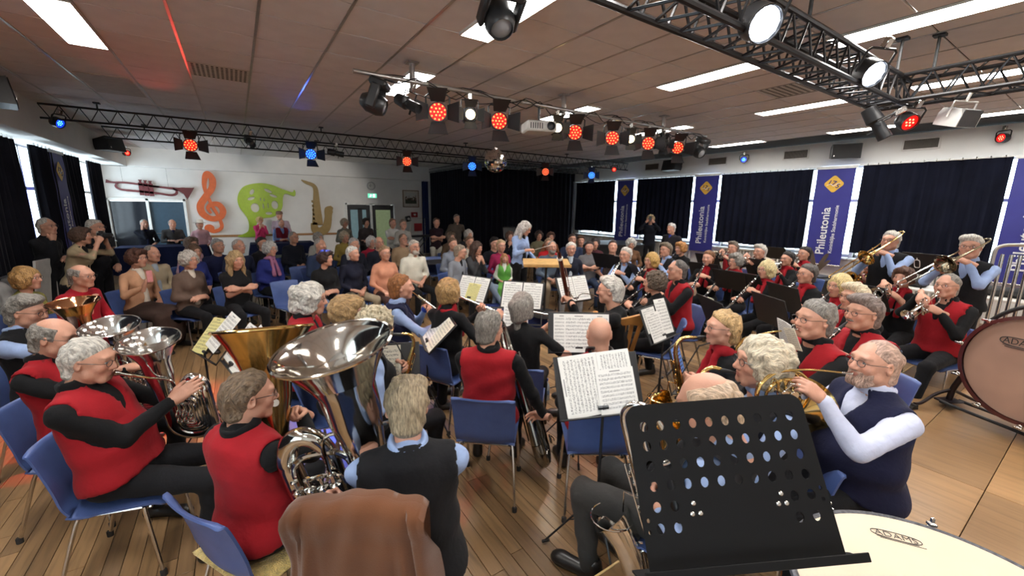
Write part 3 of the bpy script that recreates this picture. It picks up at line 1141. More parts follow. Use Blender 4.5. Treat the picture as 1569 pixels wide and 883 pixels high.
truss(((-2.3, 9.3, 3.2), (10.6, 9.3, 3.2)), [(0, 0, .2), (0, 0, 0)], 'nearer flat black lattice truss spanning the hall under the ceiling', hang=(.05, .3, .55, .8, .98))
truss(((-2.0, 11.3, 3.2), (10.6, 11.3, 3.2)), [(0, 0, .2), (0, 0, 0)], 'farther flat black lattice truss spanning the hall before the far wall', hang=(.05, .3, .55, .8, .98))
truss(((1.0, 1.40, 3.0), (5.45, 1.40, 3.0)), [(0, 0, .22), (0, 0, 0), (0, .24, 0), (0, .24, .22)], 'square black truss overhead, running to the corner at upper right', r=.02, hang=(.1, .5, .9))
truss(((5.15, 1.64, 3.0), (5.15, -2.8, 3.0)), [(0, 0, .22), (0, 0, 0), (.28, 0, 0), (.28, 0, .22)], 'square black truss leaving the corner towards the right edge of the picture', r=.018, hang=(.1, .6))


# ================================================================== stage lamps
LEDRED = mat('led_red', (1, .05, .03), .4, emit=((1.0, .10, .05), 14))
LEDREDC = mat('led_red_core', (1, .3, .1), .4, emit=((1.0, .26, .07), 3))
LEDBLUE = mat('led_blue', (.05, .2, 1), .4, emit=((.03, .22, 1.0), 18))
LEDBLUEC = mat('led_blue_core', (.2, .6, 1), .4, emit=((.03, .25, 1.0), 6))
LEDWHITE = mat('led_white', (1, 1, 1), .4, emit=((.85, .92, 1.0), 9))
LEDWARM = mat('lamp_warm', (1, .8, .5), .4, emit=((1.0, .72, .34), 16))
FACERED = mat('lens_face_red', (.08, .003, .003), .3, emit=((1, .004, .004), 1.0))
FACEBLUE = mat('lens_face_blue', (.01, .03, .2), .3, emit=((.01, .06, 1), 1.6))
LENSDARK = mat('lens_dark', (.03, .03, .035), .1)


def par_kit(led, face, size=1.0, doors=True, body=BLACKP, nled=(1, 6, 11)):
 """LED par can; local +Y is the beam, origin at the hanging clamp"""
 k = Kit('par_lamp', 'stage lamp')
 z0 = -.24 * size
 R = .105 * size
 k.part('clamp', MB().box((0, 0, -.02), (.05, .05, .07), bev=.006).tube([(0, 0, .02), (0, 0, -.06)], .012, 6), CHROME)
 k.part('yoke', MB().tube([(-R - .025, 0, z0), (-R - .025, 0, -.08), (-R, 0, -.06), (R, 0, -.06), (R + .025, 0, -.08), (R + .025, 0, z0)], .009, 6), BLACK)
 can = MB().lathe([(0, -.13 * size), (.05 * size, -.13 * size), (.09 * size, -.09 * size), (R, -.05 * size), (R, .06 * size), (R - .008, .06 * size), (R - .01, .035 * size), (0, .035 * size)], 22, axis='Y', M=Matrix.Translation((0, 0, z0)))
 b = k.part('can', can, body)
 k.part('lens', MB().lathe([(0, .04 * size), (R - .012, .04 * size), (R - .012, .036 * size)], 22, axis='Y', M=Matrix.Translation((0, 0, z0))), face)
 leds = MB()
 for ring, cnt in enumerate(nled):
  for q in range(cnt):
   a = 2 * PI * q / cnt
   rr = ring * R * .38
   leds.ball((rr * math.cos(a), .044 * size, z0 + rr * math.sin(a)), (.0108 * size, .006, .0108 * size), 8)
 k.part('led_cluster', leds, led)
 if doors:
  for q in range(4):
   a = q * PI / 2
   w0, w1, L = .075 * size, .11 * size, .17 * size
   Mq = Matrix.Translation((0, .05 * size, z0)) @ Matrix.Rotation(a, 4, 'Y') @ Matrix.Translation((0, 0, R)) @ Matrix.Rotation(math.radians(48), 4, 'X')
   k.part('barn_door', MB().prism([(-w0, 0), (w0, 0), (w1, L), (-w1, L)], .004, M=Mq), BLACK)
 return k


PARRED = par_kit(LEDREDC, FACERED)
PARBLUE = par_kit(LEDBLUEC, FACEBLUE)
SMALLBLUE = par_kit(LEDBLUE, FACEBLUE, .75, False, nled=(1, 6))
SMALLRED = par_kit(LEDRED, FACERED, .75, False, nled=(1, 6))
WHITEPAR = par_kit(LEDWHITE, mat('lens_face_white', (.5, .5, .55), .2, emit=((.7, .8, 1), 2.5)), .95, False)


def beam_of(loc, tgt, col, e, ang=50, off=.18):
 d = (Vector(tgt) - Vector(loc)).normalized()
 lamp('lamp_beam', 'SPOT', tuple(Vector(loc) + d * off), e, col, tgt, .05, ang, .6)


def hang(kit, x, y, z, rz, tilt, label, group=None, **kw):
 """hang a lamp at (x, y, z); rz: heading of the beam in degrees clockwise from +Y; tilt downwards in degrees about the clamp"""
 return kit.spawn(label, T(x, y, z, -rz, 0), group, **kw) if not tilt else kit.spawn(label, T(x, y, z, -rz) @ Matrix.Translation((0, 0, -.24)) @ Matrix.Rotation(-math.radians(tilt), 4, 'X') @ Matrix.Translation((0, 0, .24)), group, **kw)


RC, BC, WC = (1, .06, .04), (.08, .16, 1), (1, .8, .55)
# lamp bar over the band: a steel tube on three posts
t = empty('lamp_bar', T(1.1, 4.55, 3.3), 'steel lamp bar under the ceiling, crowded with spotlights', 'lamp bar')
obj('bar', MB().tube([(0, 0, 0), (6.1, 0, 0)], .024, 10).mesh('bar', mat('dull_steel', (.45, .43, .41), .35, .8)), t)
for x in (.62, 2.75, 4.9):
 obj('post', MB().tube([(x, .02, -.06), (x, .02, .2)], .032, 10).box((x, .02, .19), (.12, .12, .015)).mesh('post', mat('dull_steel', (.45, .43, .41), .35, .8)), t)
cb = MB()
rg = random.Random(5)
for q in range(3):
 pts = []
 for i in range(26):
  pts.append((.2 + i * .235, rg.uniform(-.05, .05), -.02 + rg.uniform(-.10, .07)))
 cb.tube(catmull(pts, 3), .006, 5)
obj('cable', cb.mesh('cable', RUBBER), t, label='loops of black cable')
gp = 'spotlights on the lamp bar'
hang(PARRED, 2.0, 4.55, 3.27, 205, 8, 'red lit par lamp with barn doors, leftmost red one on the lamp bar', gp)
hang(PARRED, 2.80, 4.55, 3.27, 200, 8, 'bright red lit par lamp right of the small warm spotlight on the bar', gp)
hang(PARRED, 4.05, 4.55, 3.27, 215, 10, 'red lit par lamp right of the white projector on the bar', gp)
hang(PARRED, 4.80, 4.55, 3.27, 222, 10, 'red lit par lamp with white backed door, fourth red one on the bar', gp)
hang(PARRED, 5.62, 4.55, 3.27, 222, 10, 'red lit par lamp, second red one from the right end of the bar', gp)
hang(PARRED, 6.38, 4.55, 3.27, 218, 12, 'red lit par lamp at the right end of the lamp bar', gp)


def fresnel_kit(mt):
 k = Kit('theatre_spotlight', 'stage lamp')
 z0 = -.22
 k.part('clamp', MB().box((0, 0, -.02), (.05, .05, .07), bev=.006), CHROME)
 k.part('yoke', MB().tube([(-.1, 0, z0), (-.1, 0, -.06), (.1, 0, -.06), (.1, 0, z0)], .008, 6), BLACK)
 k.part('housing', MB().box((0, -.06, z0), (.15, .2, .17), bev=.025).lathe([(.07, .04), (.078, .07), (.07, .072)], 18, axis='Y', M=Matrix.Translation((0, 0, z0))), BLACK)
 k.part('lens', MB().lathe([(0, .085), (.03, .082), (.06, .07), (.066, .06)], 18, axis='Y', M=Matrix.Translation((0, 0, z0))), mt)
 for q in range(4):
  Mq = Matrix.Translation((0, .07, z0)) @ Matrix.Rotation(q * PI / 2, 4, 'Y') @ Matrix.Translation((0, 0, .08)) @ Matrix.Rotation(math.radians(60), 4, 'X')
  k.part('barn_door', MB().prism([(-.06, 0), (.06, 0), (.08, .09), (-.08, .09)], .003, M=Mq), BLACK)
 return k


FRES = fresnel_kit(LEDWARM)
FRESOFF = fresnel_kit(LENSDARK)
hang(FRES, 2.40, 4.55, 3.27, 200, 6, 'warm white lit spotlight between the two leftmost red lamps', gp)
hang(FRES, 3.73, 4.55, 3.27, 212, 6, 'warm lit spotlight just right of the white projector', gp)
hang(FRES, 5.20, 4.55, 3.27, 225, 6, 'warm lit spotlight between two red lamps at mid bar right', gp)
hang(FRES, 6.0, 4.55, 3.27, 225, 6, 'small warm lit spotlight between the two last red lamps', gp)


def moving_head():
 k = Kit('moving_head_lamp', 'stage lamp')
 k.part('base', MB().box((0, 0, -.06), (.22, .18, .08), bev=.02), BLACKP)
 k.part('yoke', MB().box((-.12, 0, -.2), (.04, .1, .24), bev=.015).box((.12, 0, -.2), (.04, .1, .24), bev=.015), BLACKP)
 k.part('head', MB().lathe([(0, -.14), (.06, -.13), (.10, -.06), (.105, .05), (.085, .11), (.075, .12), (.07, .10), (0, .10)], 20, axis='Y', M=Matrix.Translation((0, 0, -.26))), BLACKP)
 k.part('lens', MB().lathe([(0, .118), (.04, .115), (.072, .10)], 18, axis='Y', M=Matrix.Translation((0, 0, -.26))), mat('lens_grey', (.25, .25, .26), .08))
 return k


MH = moving_head()
hang(MH, 1.30, 4.55, 3.28, 120, 20, 'round black moving-head lamp at the left end of the lamp bar', gp)
hang(MH, 7.0, 4.55, 3.28, 190, 30, 'dark round moving-head lamp at the right end of the lamp bar', gp)
hang(MH, 1.60, 2.6, 3.50, 190, 55, 'black moving-head lamp hanging from the ceiling at the top edge of the picture', 'moving-head lamps')
k = Kit('profile_spotlight', 'stage lamp')
k.part('clamp', MB().box((0, 0, -.03), (.05, .05, .09), bev=.006), CHROME)
k.part('yoke', MB().tube([(-.09, 0, -.2), (-.09, 0, -.08), (.09, 0, -.08), (.09, 0, -.2)], .008, 6), BLACK)
k.part('barrel', MB().lathe([(0, -.16), (.06, -.15), (.07, -.02), (.05, .0), (.055, .16), (.05, .16), (.045, .13), (0, .13)], 16, axis='Y', M=Matrix.Translation((0, 0, -.2))), BLACK)
k.part('lens', MB().lathe([(0, .135), (.046, .13)], 16, axis='Y', M=Matrix.Translation((0, 0, -.2))), LENSDARK)
k.part('shutter_knob', MB().box((.06, .03, -.2), (.05, .012, .02)).box((-.06, .03, -.2), (.05, .012, .02)).box((0, .06, -.27), (.02, .012, .05)), BLACK)
PROF = k
hang(PROF, 1.64, 4.55, 3.27, 150, 25, 'slim black profile spotlight next to the round moving-head lamp', gp)
hang(PROF, 5.95, 4.50, 3.24, 240, 25, 'dark unlit profile spotlight hanging at the right part of the bar', gp)
k = Kit('projector', 'projector')
k.part('body', MB().box((0, 0, -.27), (.40, .32, .13), bev=.02), mat('projector_white', srgb(206, 204, 198), .4))
k.part('lens_ring', MB().lathe([(.04, .15), (.055, .19), (.05, .20), (.035, .17)], 18, axis='Y', M=Matrix.Translation((-.11, 0, -.27))), BLACKP)
k.part('lens', MB().lathe([(0, .182), (.036, .172)], 16, axis='Y', M=Matrix.Translation((-.11, 0, -.27))), LENSDARK)
vt = MB()
for q in range(6):
 vt.box((.0 + q * .03, .161, -.27), (.012, .004, .07))
k.part('air_vent', vt, BLACKP)
k.part('mount', MB().tube([(0, 0, 0.0), (0, 0, -.21)], .016, 8).lathe([(.1, -.20), (.1, -.205), (0, -.205)], 12), BLACK)
hang(k, 3.42, 4.55, 3.29, 200, 0, 'white projector with round lens hanging from the lamp bar')

# lamps on the long trusses
gp = 'lamps on the long trusses'
hang(PARRED, -.55, 9.27, 3.2, 170, 5, 'red lit par lamp on the left part of the long truss above the trumpet', gp)
hang(PARBLUE, 1.34, 9.27, 3.2, 178, 5, 'blue lit par lamp above the green horn on the long truss', gp)
hang(PARRED, 3.30, 9.27, 3.2, 195, 5, 'red lit par lamp above the glazed doors on the long truss', gp)
hang(PARBLUE, 4.95, 9.27, 3.2, 205, 5, 'blue lit par lamp left of the mirror ball', gp)
hang(PARRED, 7.25, 9.27, 3.2, 225, 5, 'small looking red lit par lamp right of the mirror ball', gp)
hang(PARBLUE, 9.0, 9.27, 3.2, 228, 5, 'blue lit par lamp on the right end of the long truss', gp)
hang(SMALLRED, 9.95, 9.27, 3.36, 232, 0, 'tiny red lit lamp at the very right end of the long truss', gp)
hang(PROF, .33, 9.27, 3.3, 165, 25, 'black unlit profile lamp between the red and blue lamps of the long truss', gp)
hang(PROF, 1.80, 9.27, 3.22, 100, 10, 'black unlit profile lamp right of the blue lamp above the horn', gp)
hang(SMALLBLUE, -2.15, 9.35, 3.34, 120, 20, 'small blue lit lamp at the left end of the long truss', gp)
SMALLRED.spawn('small red lit lamp on the left upper wall near the corner', T(-2.3, 15.3, 3.44, -140), gp)
# lamps on the near truss
gp = 'lamps on the near truss'
hang(WHITEPAR, 2.55, 1.36, 3.26, 205, 30, 'white lit par lamp on the overhead truss, nearest the camera', gp)
hang(WHITEPAR, 4.24, 1.36, 3.30, 205, 30, 'white lit par lamp farther along the overhead truss', gp)
hang(PROF, 4.95, 1.50, 3.02, 160, 60, 'dark profile lamp hanging below the truss corner', gp)
hang(SMALLRED, 5.30, 1.36, 3.02, 215, 30, 'small red lit lamp at the truss corner', gp)
k = Kit('flood_lamp', 'stage lamp')
k.part('bracket', MB().tube([(-.15, 0, -.2), (-.15, 0, -.04), (.15, 0, -.04), (.15, 0, -.2)], .01, 6).tube([(0, 0, .06), (0, 0, -.04)], .014, 6), WHITEP)
k.part('housing', MB().prism([(-.12, -.09), (.12, -.09), (.12, .03), (.09, .09), (-.09, .09), (-.12, .03)], .26, M=Matrix.Translation((-.13, 0, -.2)) @ Matrix.Rotation(PI / 2, 4, 'Y') @ Matrix.Rotation(PI / 2, 4, 'Z')), mat('flood_grey', srgb(190, 188, 184), .5))
k.part('front_glass', MB().box((0, .12, -.2), (.24, .01, .17), bev=.004), LENSDARK)
vt = MB()
for a in range(4):
 for b in range(2):
  vt.box((-.09 + a * .06, -.06 + b * .06, -.105), (.03, .02, .004))
k.part('heat_slot', vt, BLACKP)
k.spawn('boxy white flood lamp hanging from the truss at upper right', T(5.35, .98, 2.98, -205, 0, 0, .8) @ Matrix.Rotation(-.3, 4, 'X'))
SMALLBLUE.spawn('blue lit seven-dot lamp on the right upper wall', T(11.0, 5.84, 3.45, -255), 'lamps on the right upper wall')
SMALLRED.spawn('red lit seven-dot lamp on the right upper wall at the picture edge', T(11.0, 1.5, 3.45, -300), 'lamps on the right upper wall')
# the pools of coloured light these lamps throw
beam_of((2.0, 4.5, 3.03), (-1.581, 5.069, 0.000), RC, 750 * SPOT, 30)
beam_of((2.8, 4.5, 3.03), (-0.383, 4.750, 0.000), RC, 420 * SPOT, 24)
beam_of((1.34, 9.2, 2.97), (.75, 3.3, 0), BC, 420 * SPOT, 20)
beam_of((2.0, 4.5, 3.03), (1.6, 2.9, .6), RC, 40 * SPOT, 40)
beam_of((2.8, 4.5, 3.03), (2.4, 2.2, .6), RC, 22 * SPOT, 40)
beam_of((4.05, 4.5, 3.03), (3.2, 2.6, .6), RC, 14 * SPOT, 45)
beam_of((2.4, 4.5, 3.05), (2.2, 2.4, .8), WC, 26 * SPOT, 60)
beam_of((3.73, 4.5, 3.05), (3.0, 2.0, .8), WC, 26 * SPOT, 60)
beam_of((5.2, 4.5, 3.05), (4.2, 2.0, .8), WC, 26 * SPOT, 60)
beam_of((3.3, 9.2, 2.97), (3.4, 5.9, 1.6), (1, .9, .8), 40 * SPOT, 30)
beam_of((2.55, 1.5, 3.0), (1.9, .6, .9), (.8, .88, 1), 30 * SPOT, 70)
beam_of((4.24, 1.5, 3.0), (3.4, .8, .9), (.8, .88, 1), 30 * SPOT, 70)
beam_of((-.55, 9.1, 3.05), (-.9, 5.4, 3.5), RC, 30 * SPOT, 26)
beam_of((1.34, 9.1, 3.05), (.9, 7.2, 3.5), BC, 14 * SPOT, 18)

beam_of((.33, 9.2, 3.0), (-1.3, 16.2, 2.2), (1, .93, .84), 260 * SPOT, 38)  # added wash to brighten the far wall; the profile lamp here is unlit
beam_of((1.80, 9.2, 3.0), (2.2, 16.2, 2.0), (1, .93, .84), 260 * SPOT, 40)  # second added far-wall wash, likewise not from a lit lamp

# mirror ball
k = Kit('mirror_ball', 'mirror ball')
mb = MB()
rows = 17
R = .2
for i in range(rows):
 t0, t1 = PI * i / rows, PI * (i + 1) / rows
 cnt = max(5, int(2 * PI * math.sin((t0 + t1) / 2) * R / .036))
 for q in range(cnt):
  a0, a1 = 2 * PI * (q + .04) / cnt, 2 * PI * (q + .96) / cnt
  e = (t1 - t0) * .04
  p = [V(R * math.sin(t) * math.cos(a), R * math.sin(t) * math.sin(a), R * math.cos(t)) for t, a in ((t0 + e, a0), (t1 - e, a0), (t1 - e, a1), (t0 + e, a1))]
  mb.add(p, [(0, 1, 2, 3)])
b = k.part('core', MB().ball((0, 0, 0), .196, 24), BLACKP)
f_ = k.part('mirror_facets', mb, mat('mirror_facet', (.9, .88, .84), .05, 1.0), parent=b, sharp=None)
k.part('suspension', MB().lathe([(.03, .19), (.03, .23), (.012, .24), (0, .24)], 10).tube([(0, 0, .23), (0, 0, .72)], .004, 5), CHROME)
r = k.spawn('silver mirror ball hanging in the middle under the ceiling', T(3.9, 6.42, 2.78))
for c in r.children:
 for d in c.children:
  d['kind'] = 'stuff'

# ================================================================== people
# Clothes and bodies are smooth-blended distance fields turned into one surface each (surface nets).
class SDF:
 def __init__(self, lo, hi, h):
  self.lo = np.array(lo, np.float32)
  self.h = h
  n = np.ceil((np.array(hi) - np.array(lo)) / h).astype(int) + 1
  self.n = n
  self.F = np.full(n, 1.0, np.float32)
  self.ax = [self.lo[i] + h * np.arange(n[i], dtype=np.float32) for i in range(3)]

 def _sub(self, lo, hi):
  s = []
  for i in range(3):
   a = max(0, int((lo[i] - self.lo[i]) / self.h))
   b = min(int(self.n[i]), int((hi[i] - self.lo[i]) / self.h) + 2)
   if b <= a:
    return None
   s.append(slice(a, b))
  return tuple(s)

 def _mix(self, s, d, k, mode):
  A = self.F[s]
  if mode == 'u':
   if k > 0:
    hh = np.clip(.5 + .5 * (A - d) / k, 0, 1)
    A[...] = A * (1 - hh) + d * hh - k * hh * (1 - hh)
   else:
    np.minimum(A, d, out=A)
  elif mode == 's':
   if k > 0:
    hh = np.clip(.5 - .5 * (A + d) / k, 0, 1)
    A[...] = A * (1 - hh) - d * hh + k * hh * (1 - hh)
   else:
    np.maximum(A, -d, out=A)

 def _pts(self, s):
  return (self.ax[0][s[0]][:, None, None], self.ax[1][s[1]][None, :, None], self.ax[2][s[2]][None, None, :])

 def cone(self, a, b, ra, rb, k=.02, mode='u'):
  a, b = np.array(a, np.float32), np.array(b, np.float32)
  m = max(ra, rb) + k + 2.5 * self.h
  s = self._sub(np.minimum(a, b) - m, np.maximum(a, b) + m)
  if s is None:
   return self
  x, y, z = self._pts(s)
  d = b - a
  L = float(d @ d) + 1e-9
  t = np.clip(((x - a[0]) * d[0] + (y - a[1]) * d[1] + (z - a[2]) * d[2]) / L, 0, 1)
  q = np.sqrt((x - a[0] - t * d[0]) ** 2 + (y - a[1] - t * d[1]) ** 2 + (z - a[2] - t * d[2]) ** 2)
  self._mix(s, q - (ra + (rb - ra) * t), k, mode)
  return self

 def ell(self, c, r, R=None, k=.02, mode='u'):
  c = np.array(c, np.float32)
  m = max(r) + k + 2.5 * self.h
  s = self._sub(c - m, c + m)
  if s is None:
   return self
  x, y, z = self._pts(s)
  x, y, z = x - c[0], y - c[1], z - c[2]
  if R is not None:
   x, y, z = (R[0][i] * x + R[1][i] * y + R[2][i] * z for i in range(3))
  k0 = np.sqrt((x / r[0]) ** 2 + (y / r[1]) ** 2 + (z / r[2]) ** 2)
  k1 = np.sqrt((x / r[0] ** 2) ** 2 + (y / r[1] ** 2) ** 2 + (z / r[2] ** 2) ** 2) + 1e-9
  self._mix(s, np.where(k0 < .05, -min(r), k0 * (k0 - 1) / k1), k, mode)
  return self

 def ring(self, c, nrm, R, r, k=.01, flat=1.0):
  c, nrm = np.array(c, np.float32), np.array(nrm, np.float32)
  nrm = nrm / np.linalg.norm(nrm)
  m = R + r + k + 2.5 * self.h
  s = self._sub(c - m, c + m)
  x, y, z = self._pts(s)
  x, y, z = x - c[0], y - c[1], z - c[2]
  t = x * nrm[0] + y * nrm[1] + z * nrm[2]
  q = np.sqrt(np.maximum(x * x + y * y + z * z - t * t, 0))
  self._mix(s, np.sqrt((q - R) ** 2 + (t / flat) ** 2) - r, k, 'u')
  return self

 def plane(self, p, nrm):
  """keep only the side the normal points away from"""
  s = (slice(None),) * 3
  x, y, z = self._pts(s)
  nrm = np.array(nrm, np.float32)
  nrm = nrm / np.linalg.norm(nrm)
  np.maximum(self.F, (x - p[0]) * nrm[0] + (y - p[1]) * nrm[1] + (z - p[2]) * nrm[2], out=self.F)
  return self

 def wrinkle(self, amp, sc, seed):
  x, y, z = self._pts((slice(None),) * 3)
  rg = np.random.default_rng(seed)
  w_ = 0
  for q in range(4):
   d = rg.normal(size=3)
   d = d / np.linalg.norm(d) * sc * rg.uniform(.6, 1.6)
   w_ = w_ + np.sin(x * d[0] + y * d[1] + z * d[2] + rg.uniform(0, 6) + 1.2 * np.sin(x * d[1] * .7 - z * d[0] * .6))
  self.F += np.float32(amp) * w_.astype(np.float32) / 2
  return self

 def mesh(self):
  F, n = self.F, self.n
  ins = F < 0
  c = np.zeros(n - 1, np.uint8)
  for i in (0, 1):
   for j in (0, 1):
    for k in (0, 1):
     c += ins[i:n[0] - 1 + i, j:n[1] - 1 + j, k:n[2] - 1 + k]
  cells = np.argwhere((c > 0) & (c < 8))
  idx = np.full(n - 1, -1, np.int64)
  idx[tuple(cells.T)] = np.arange(len(cells))
  P = np.zeros((len(cells), 3), np.float32)
  cnt = np.zeros(len(cells), np.float32)
  cor = [(i, j, k) for i in (0, 1) for j in (0, 1) for k in (0, 1)]
  val = {q: F[cells[:, 0] + q[0], cells[:, 1] + q[1], cells[:, 2] + q[2]] for q in cor}
  for q in cor:
   for a in range(3):
    if q[a] == 0:
     p = list(q)
     p[a] = 1
     p = tuple(p)
     v0, v1 = val[q], val[p]
     x = (v0 < 0) != (v1 < 0)
     t = np.where(x, v0 / np.where(x, v0 - v1, 1), 0)
     e = np.array(q, np.float32)[None, :].repeat(len(cells), 0)
     e[:, a] = t
     P += e * x[:, None]
     cnt += x
  P = (P / cnt[:, None] + cells) * self.h + self.lo
  quads = []
  for a in range(3):
   b, d = (a + 1) % 3, (a + 2) % 3
   sl0 = [slice(None)] * 3
   sl1 = [slice(None)] * 3
   sl0[a], sl1[a] = slice(0, n[a] - 1), slice(1, n[a])
   s0, s1 = ins[tuple(sl0)], ins[tuple(sl1)]
   e = np.argwhere(s0 != s1)
   e = e[(e[:, b] > 0) & (e[:, d] > 0) & (e[:, b] < n[b] - 1) & (e[:, d] < n[d] - 1)]
   if not len(e):
    continue
   up = s0[tuple(e.T)]

   def at(db, dd):
    q = e.copy()
    q[:, b] += db
    q[:, d] += dd
    return idx[tuple(q.T)]
   q4 = np.stack([at(-1, -1), at(0, -1), at(0, 0), at(-1, 0)], 1)
   q4[~up] = q4[~up][:, ::-1]
   quads.append(q4)
  Q = np.concatenate(quads) if quads else np.zeros((0, 4), np.int64)
  Q = Q[(Q >= 0).all(1)]
  return P.astype(np.float32), Q


def np_mesh(name, P, Q, mt, col=None, tris=None):
 me = bpy.data.meshes.new(name)
 me.vertices.add(len(P))
 me.vertices.foreach_set('co', np.ascontiguousarray(P, np.float32).ravel())
 nq = len(Q)
 me.loops.add(nq * 4)
 me.loops.foreach_set('vertex_index', np.ascontiguousarray(Q, np.int32).ravel())
 me.polygons.add(nq)
 me.polygons.foreach_set('loop_start', np.arange(nq, dtype=np.int32) * 4)
 me.polygons.foreach_set('use_smooth', np.ones(nq, bool))
 if col is not None:
  ca = me.color_attributes.new('Col', 'FLOAT_COLOR', 'POINT')
  ca.data.foreach_set('color', np.ascontiguousarray(col, np.float32).ravel())
 me.materials.append(mt)
 me.update(calc_edges=True)
 return me


def sphere_quads(c, r, n=12):
 h = n // 2 + 2
 P, Q = [], []
 for i in range(h + 1):
  t = PI * (i + .001) / (h + .002)
  for k in range(n):
   a = 2 * PI * k / n
   P.append((c[0] + r * math.sin(t) * math.cos(a), c[1] + r * math.cos(t), c[2] + r * math.sin(t) * math.sin(a)))
 for i in range(h):
  for k in range(n):
   l = (k + 1) % n
   Q.append((i * n + k, i * n + l, (i + 1) * n + l, (i + 1) * n + k))
 return np.array(P, np.float32), np.array(Q)


def tube_quads(pts, rad, n=6):
 mb = MB()
 mb.tube(pts, rad, n, caps=False)
 return np.array([tuple(p) for p in mb.v], np.float32), np.array(mb.f)


# --- head: faces +Y, origin mid-skull, 0.23 m tall ---------------------------------
HEADS = {}


def head_template(sex, lvl):
 key = (sex, lvl)
 if key in HEADS:
  return HEADS[key]
 h = (.0054, .0078, .0120)[lvl]
 s = SDF((-.10, -.125, -.23), (.10, .135, .13), h)
 m = sex == 'm'
 s.ell((0, -.014, .026), (.076, .098, .090), k=.01)
 s.ell((0, .012, -.01), (.066, .080, .085), k=.03)
 s.ell((0, .030, -.058), (.056 if m else .050, .055, .052), k=.03)
 s.cone((-.022 if m else -.012, .066, -.094), (.022 if m else .012, .066, -.094), .022, .022, k=.022)
 s.cone((-.05, .02, -.066), (.05, .02, -.066), .022 if m else .016, .022 if m else .016, k=.03)
 s.cone((-.036, .080, .030), (.036, .080, .030), .0125 if m else .009, .0125 if m else .009, k=.02)
 for e in (-1, 1):
  s.ell((e * .033, .098, .008), (.019, .016, .013), k=.014, mode='s')
  s.ell((e * .043, .066, -.022), (.022, .020, .022), k=.02)
  s.ell((e * .0325, .0785, .018), (.017, .0125, .0085), k=.004)
  s.ell((e * .0325, .0775, -.001), (.016, .0115, .006), k=.006)
  R = Matrix.Rotation(e * .35, 3, 'Z')
  s.ell((e * .080, -.010, -.004), (.010, .021, .033), R=[list(r) for r in R.transposed()], k=.006)
  s.ell((e * .088, -.004, .0), (.007, .011, .018), R=[list(r) for r in R.transposed()], k=.004, mode='s')
 s.cone((0, .088, .016), (0, .108, -.024), .0095, .0135 if m else .0115, k=.012)
 s.ell((-.013, .098, -.030), (.009, .010, .008), k=.007)
 s.ell((.013, .098, -.030), (.009, .010, .008), k=.007)
 s.ell((0, .087, -.054), (.024, .0125, .0065), k=.006)
 s.ell((0, .085, -.066), (.021, .0125, .0075), k=.006)
 s.ell((0, .101, -.0595), (.024, .009, .0025), k=.004, mode='s')
 nr = .060 if m else .048
 s.cone((0, -.020, -.06), (0, -.045, -.215), nr, nr * 1.08, k=.03)
 P, Q = s.mesh()
 C = np.ones((len(P), 4), np.float32)
 x, y, z = P.T
 lip = np.exp(-((x / .022) ** 2) ** 2) * np.exp(-(((z + .0600) / .0115) ** 2) ** 2) * (y > .078)
 C[:, :3] *= 1 - lip[:, None] * np.array([.18, .42, .36])
 chk = np.exp(-((np.abs(x) - .045) / .02) ** 2 - ((z + .025) / .022) ** 2) * (y > .03)
 C[:, :3] *= 1 - chk[:, None] * np.array([.0, .14, .14])
 nose = np.exp(-(x / .014) ** 2 - ((z + .024) / .014) ** 2) * (y > .09)
 C[:, :3] *= 1 - nose[:, None] * np.array([.0, .12, .12])
 brow = np.exp(-(((np.abs(x) - .034) / .021) ** 2) ** 2) * np.exp(-((z - .033 + (np.abs(x) - .03) * .12) / .0055) ** 2) * (y > .06)
 C[:, :3] *= 1 - brow[:, None] * (.55 if m else .5)
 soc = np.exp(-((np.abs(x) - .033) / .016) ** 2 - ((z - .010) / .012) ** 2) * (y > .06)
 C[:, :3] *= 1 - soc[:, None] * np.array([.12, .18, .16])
 ps, qs, cs = [P], [Q], [C]
 o = len(P)
 for e in (-1, 1):
  ep, eq = sphere_quads((e * .0325, .0755, .0085), .0125, 14 if lvl == 0 else 10)
  ec = np.ones((len(ep), 4), np.float32)
  ec[:, :3] = (.72, .70, .67)
  ec[:, 3] = 0
  rr = np.hypot(ep[:, 0] - e * .0325, ep[:, 2] - .0085)
  fr = ep[:, 1] > .0755
  ec[(rr < .0068) & fr, :3] = (.10, .13, .15)
  ec[(rr < .0035) & fr, :3] = (.01, .01, .01)
  ps.append(ep)
  qs.append(eq + o)
  cs.append(ec)
  o += len(ep)
 HEADS[key] = (np.concatenate(ps), np.concatenate(qs), np.concatenate(cs))
 return HEADS[key]


# --- hair: one shared mesh per style -------------------------------------------------
HAIRS = {}


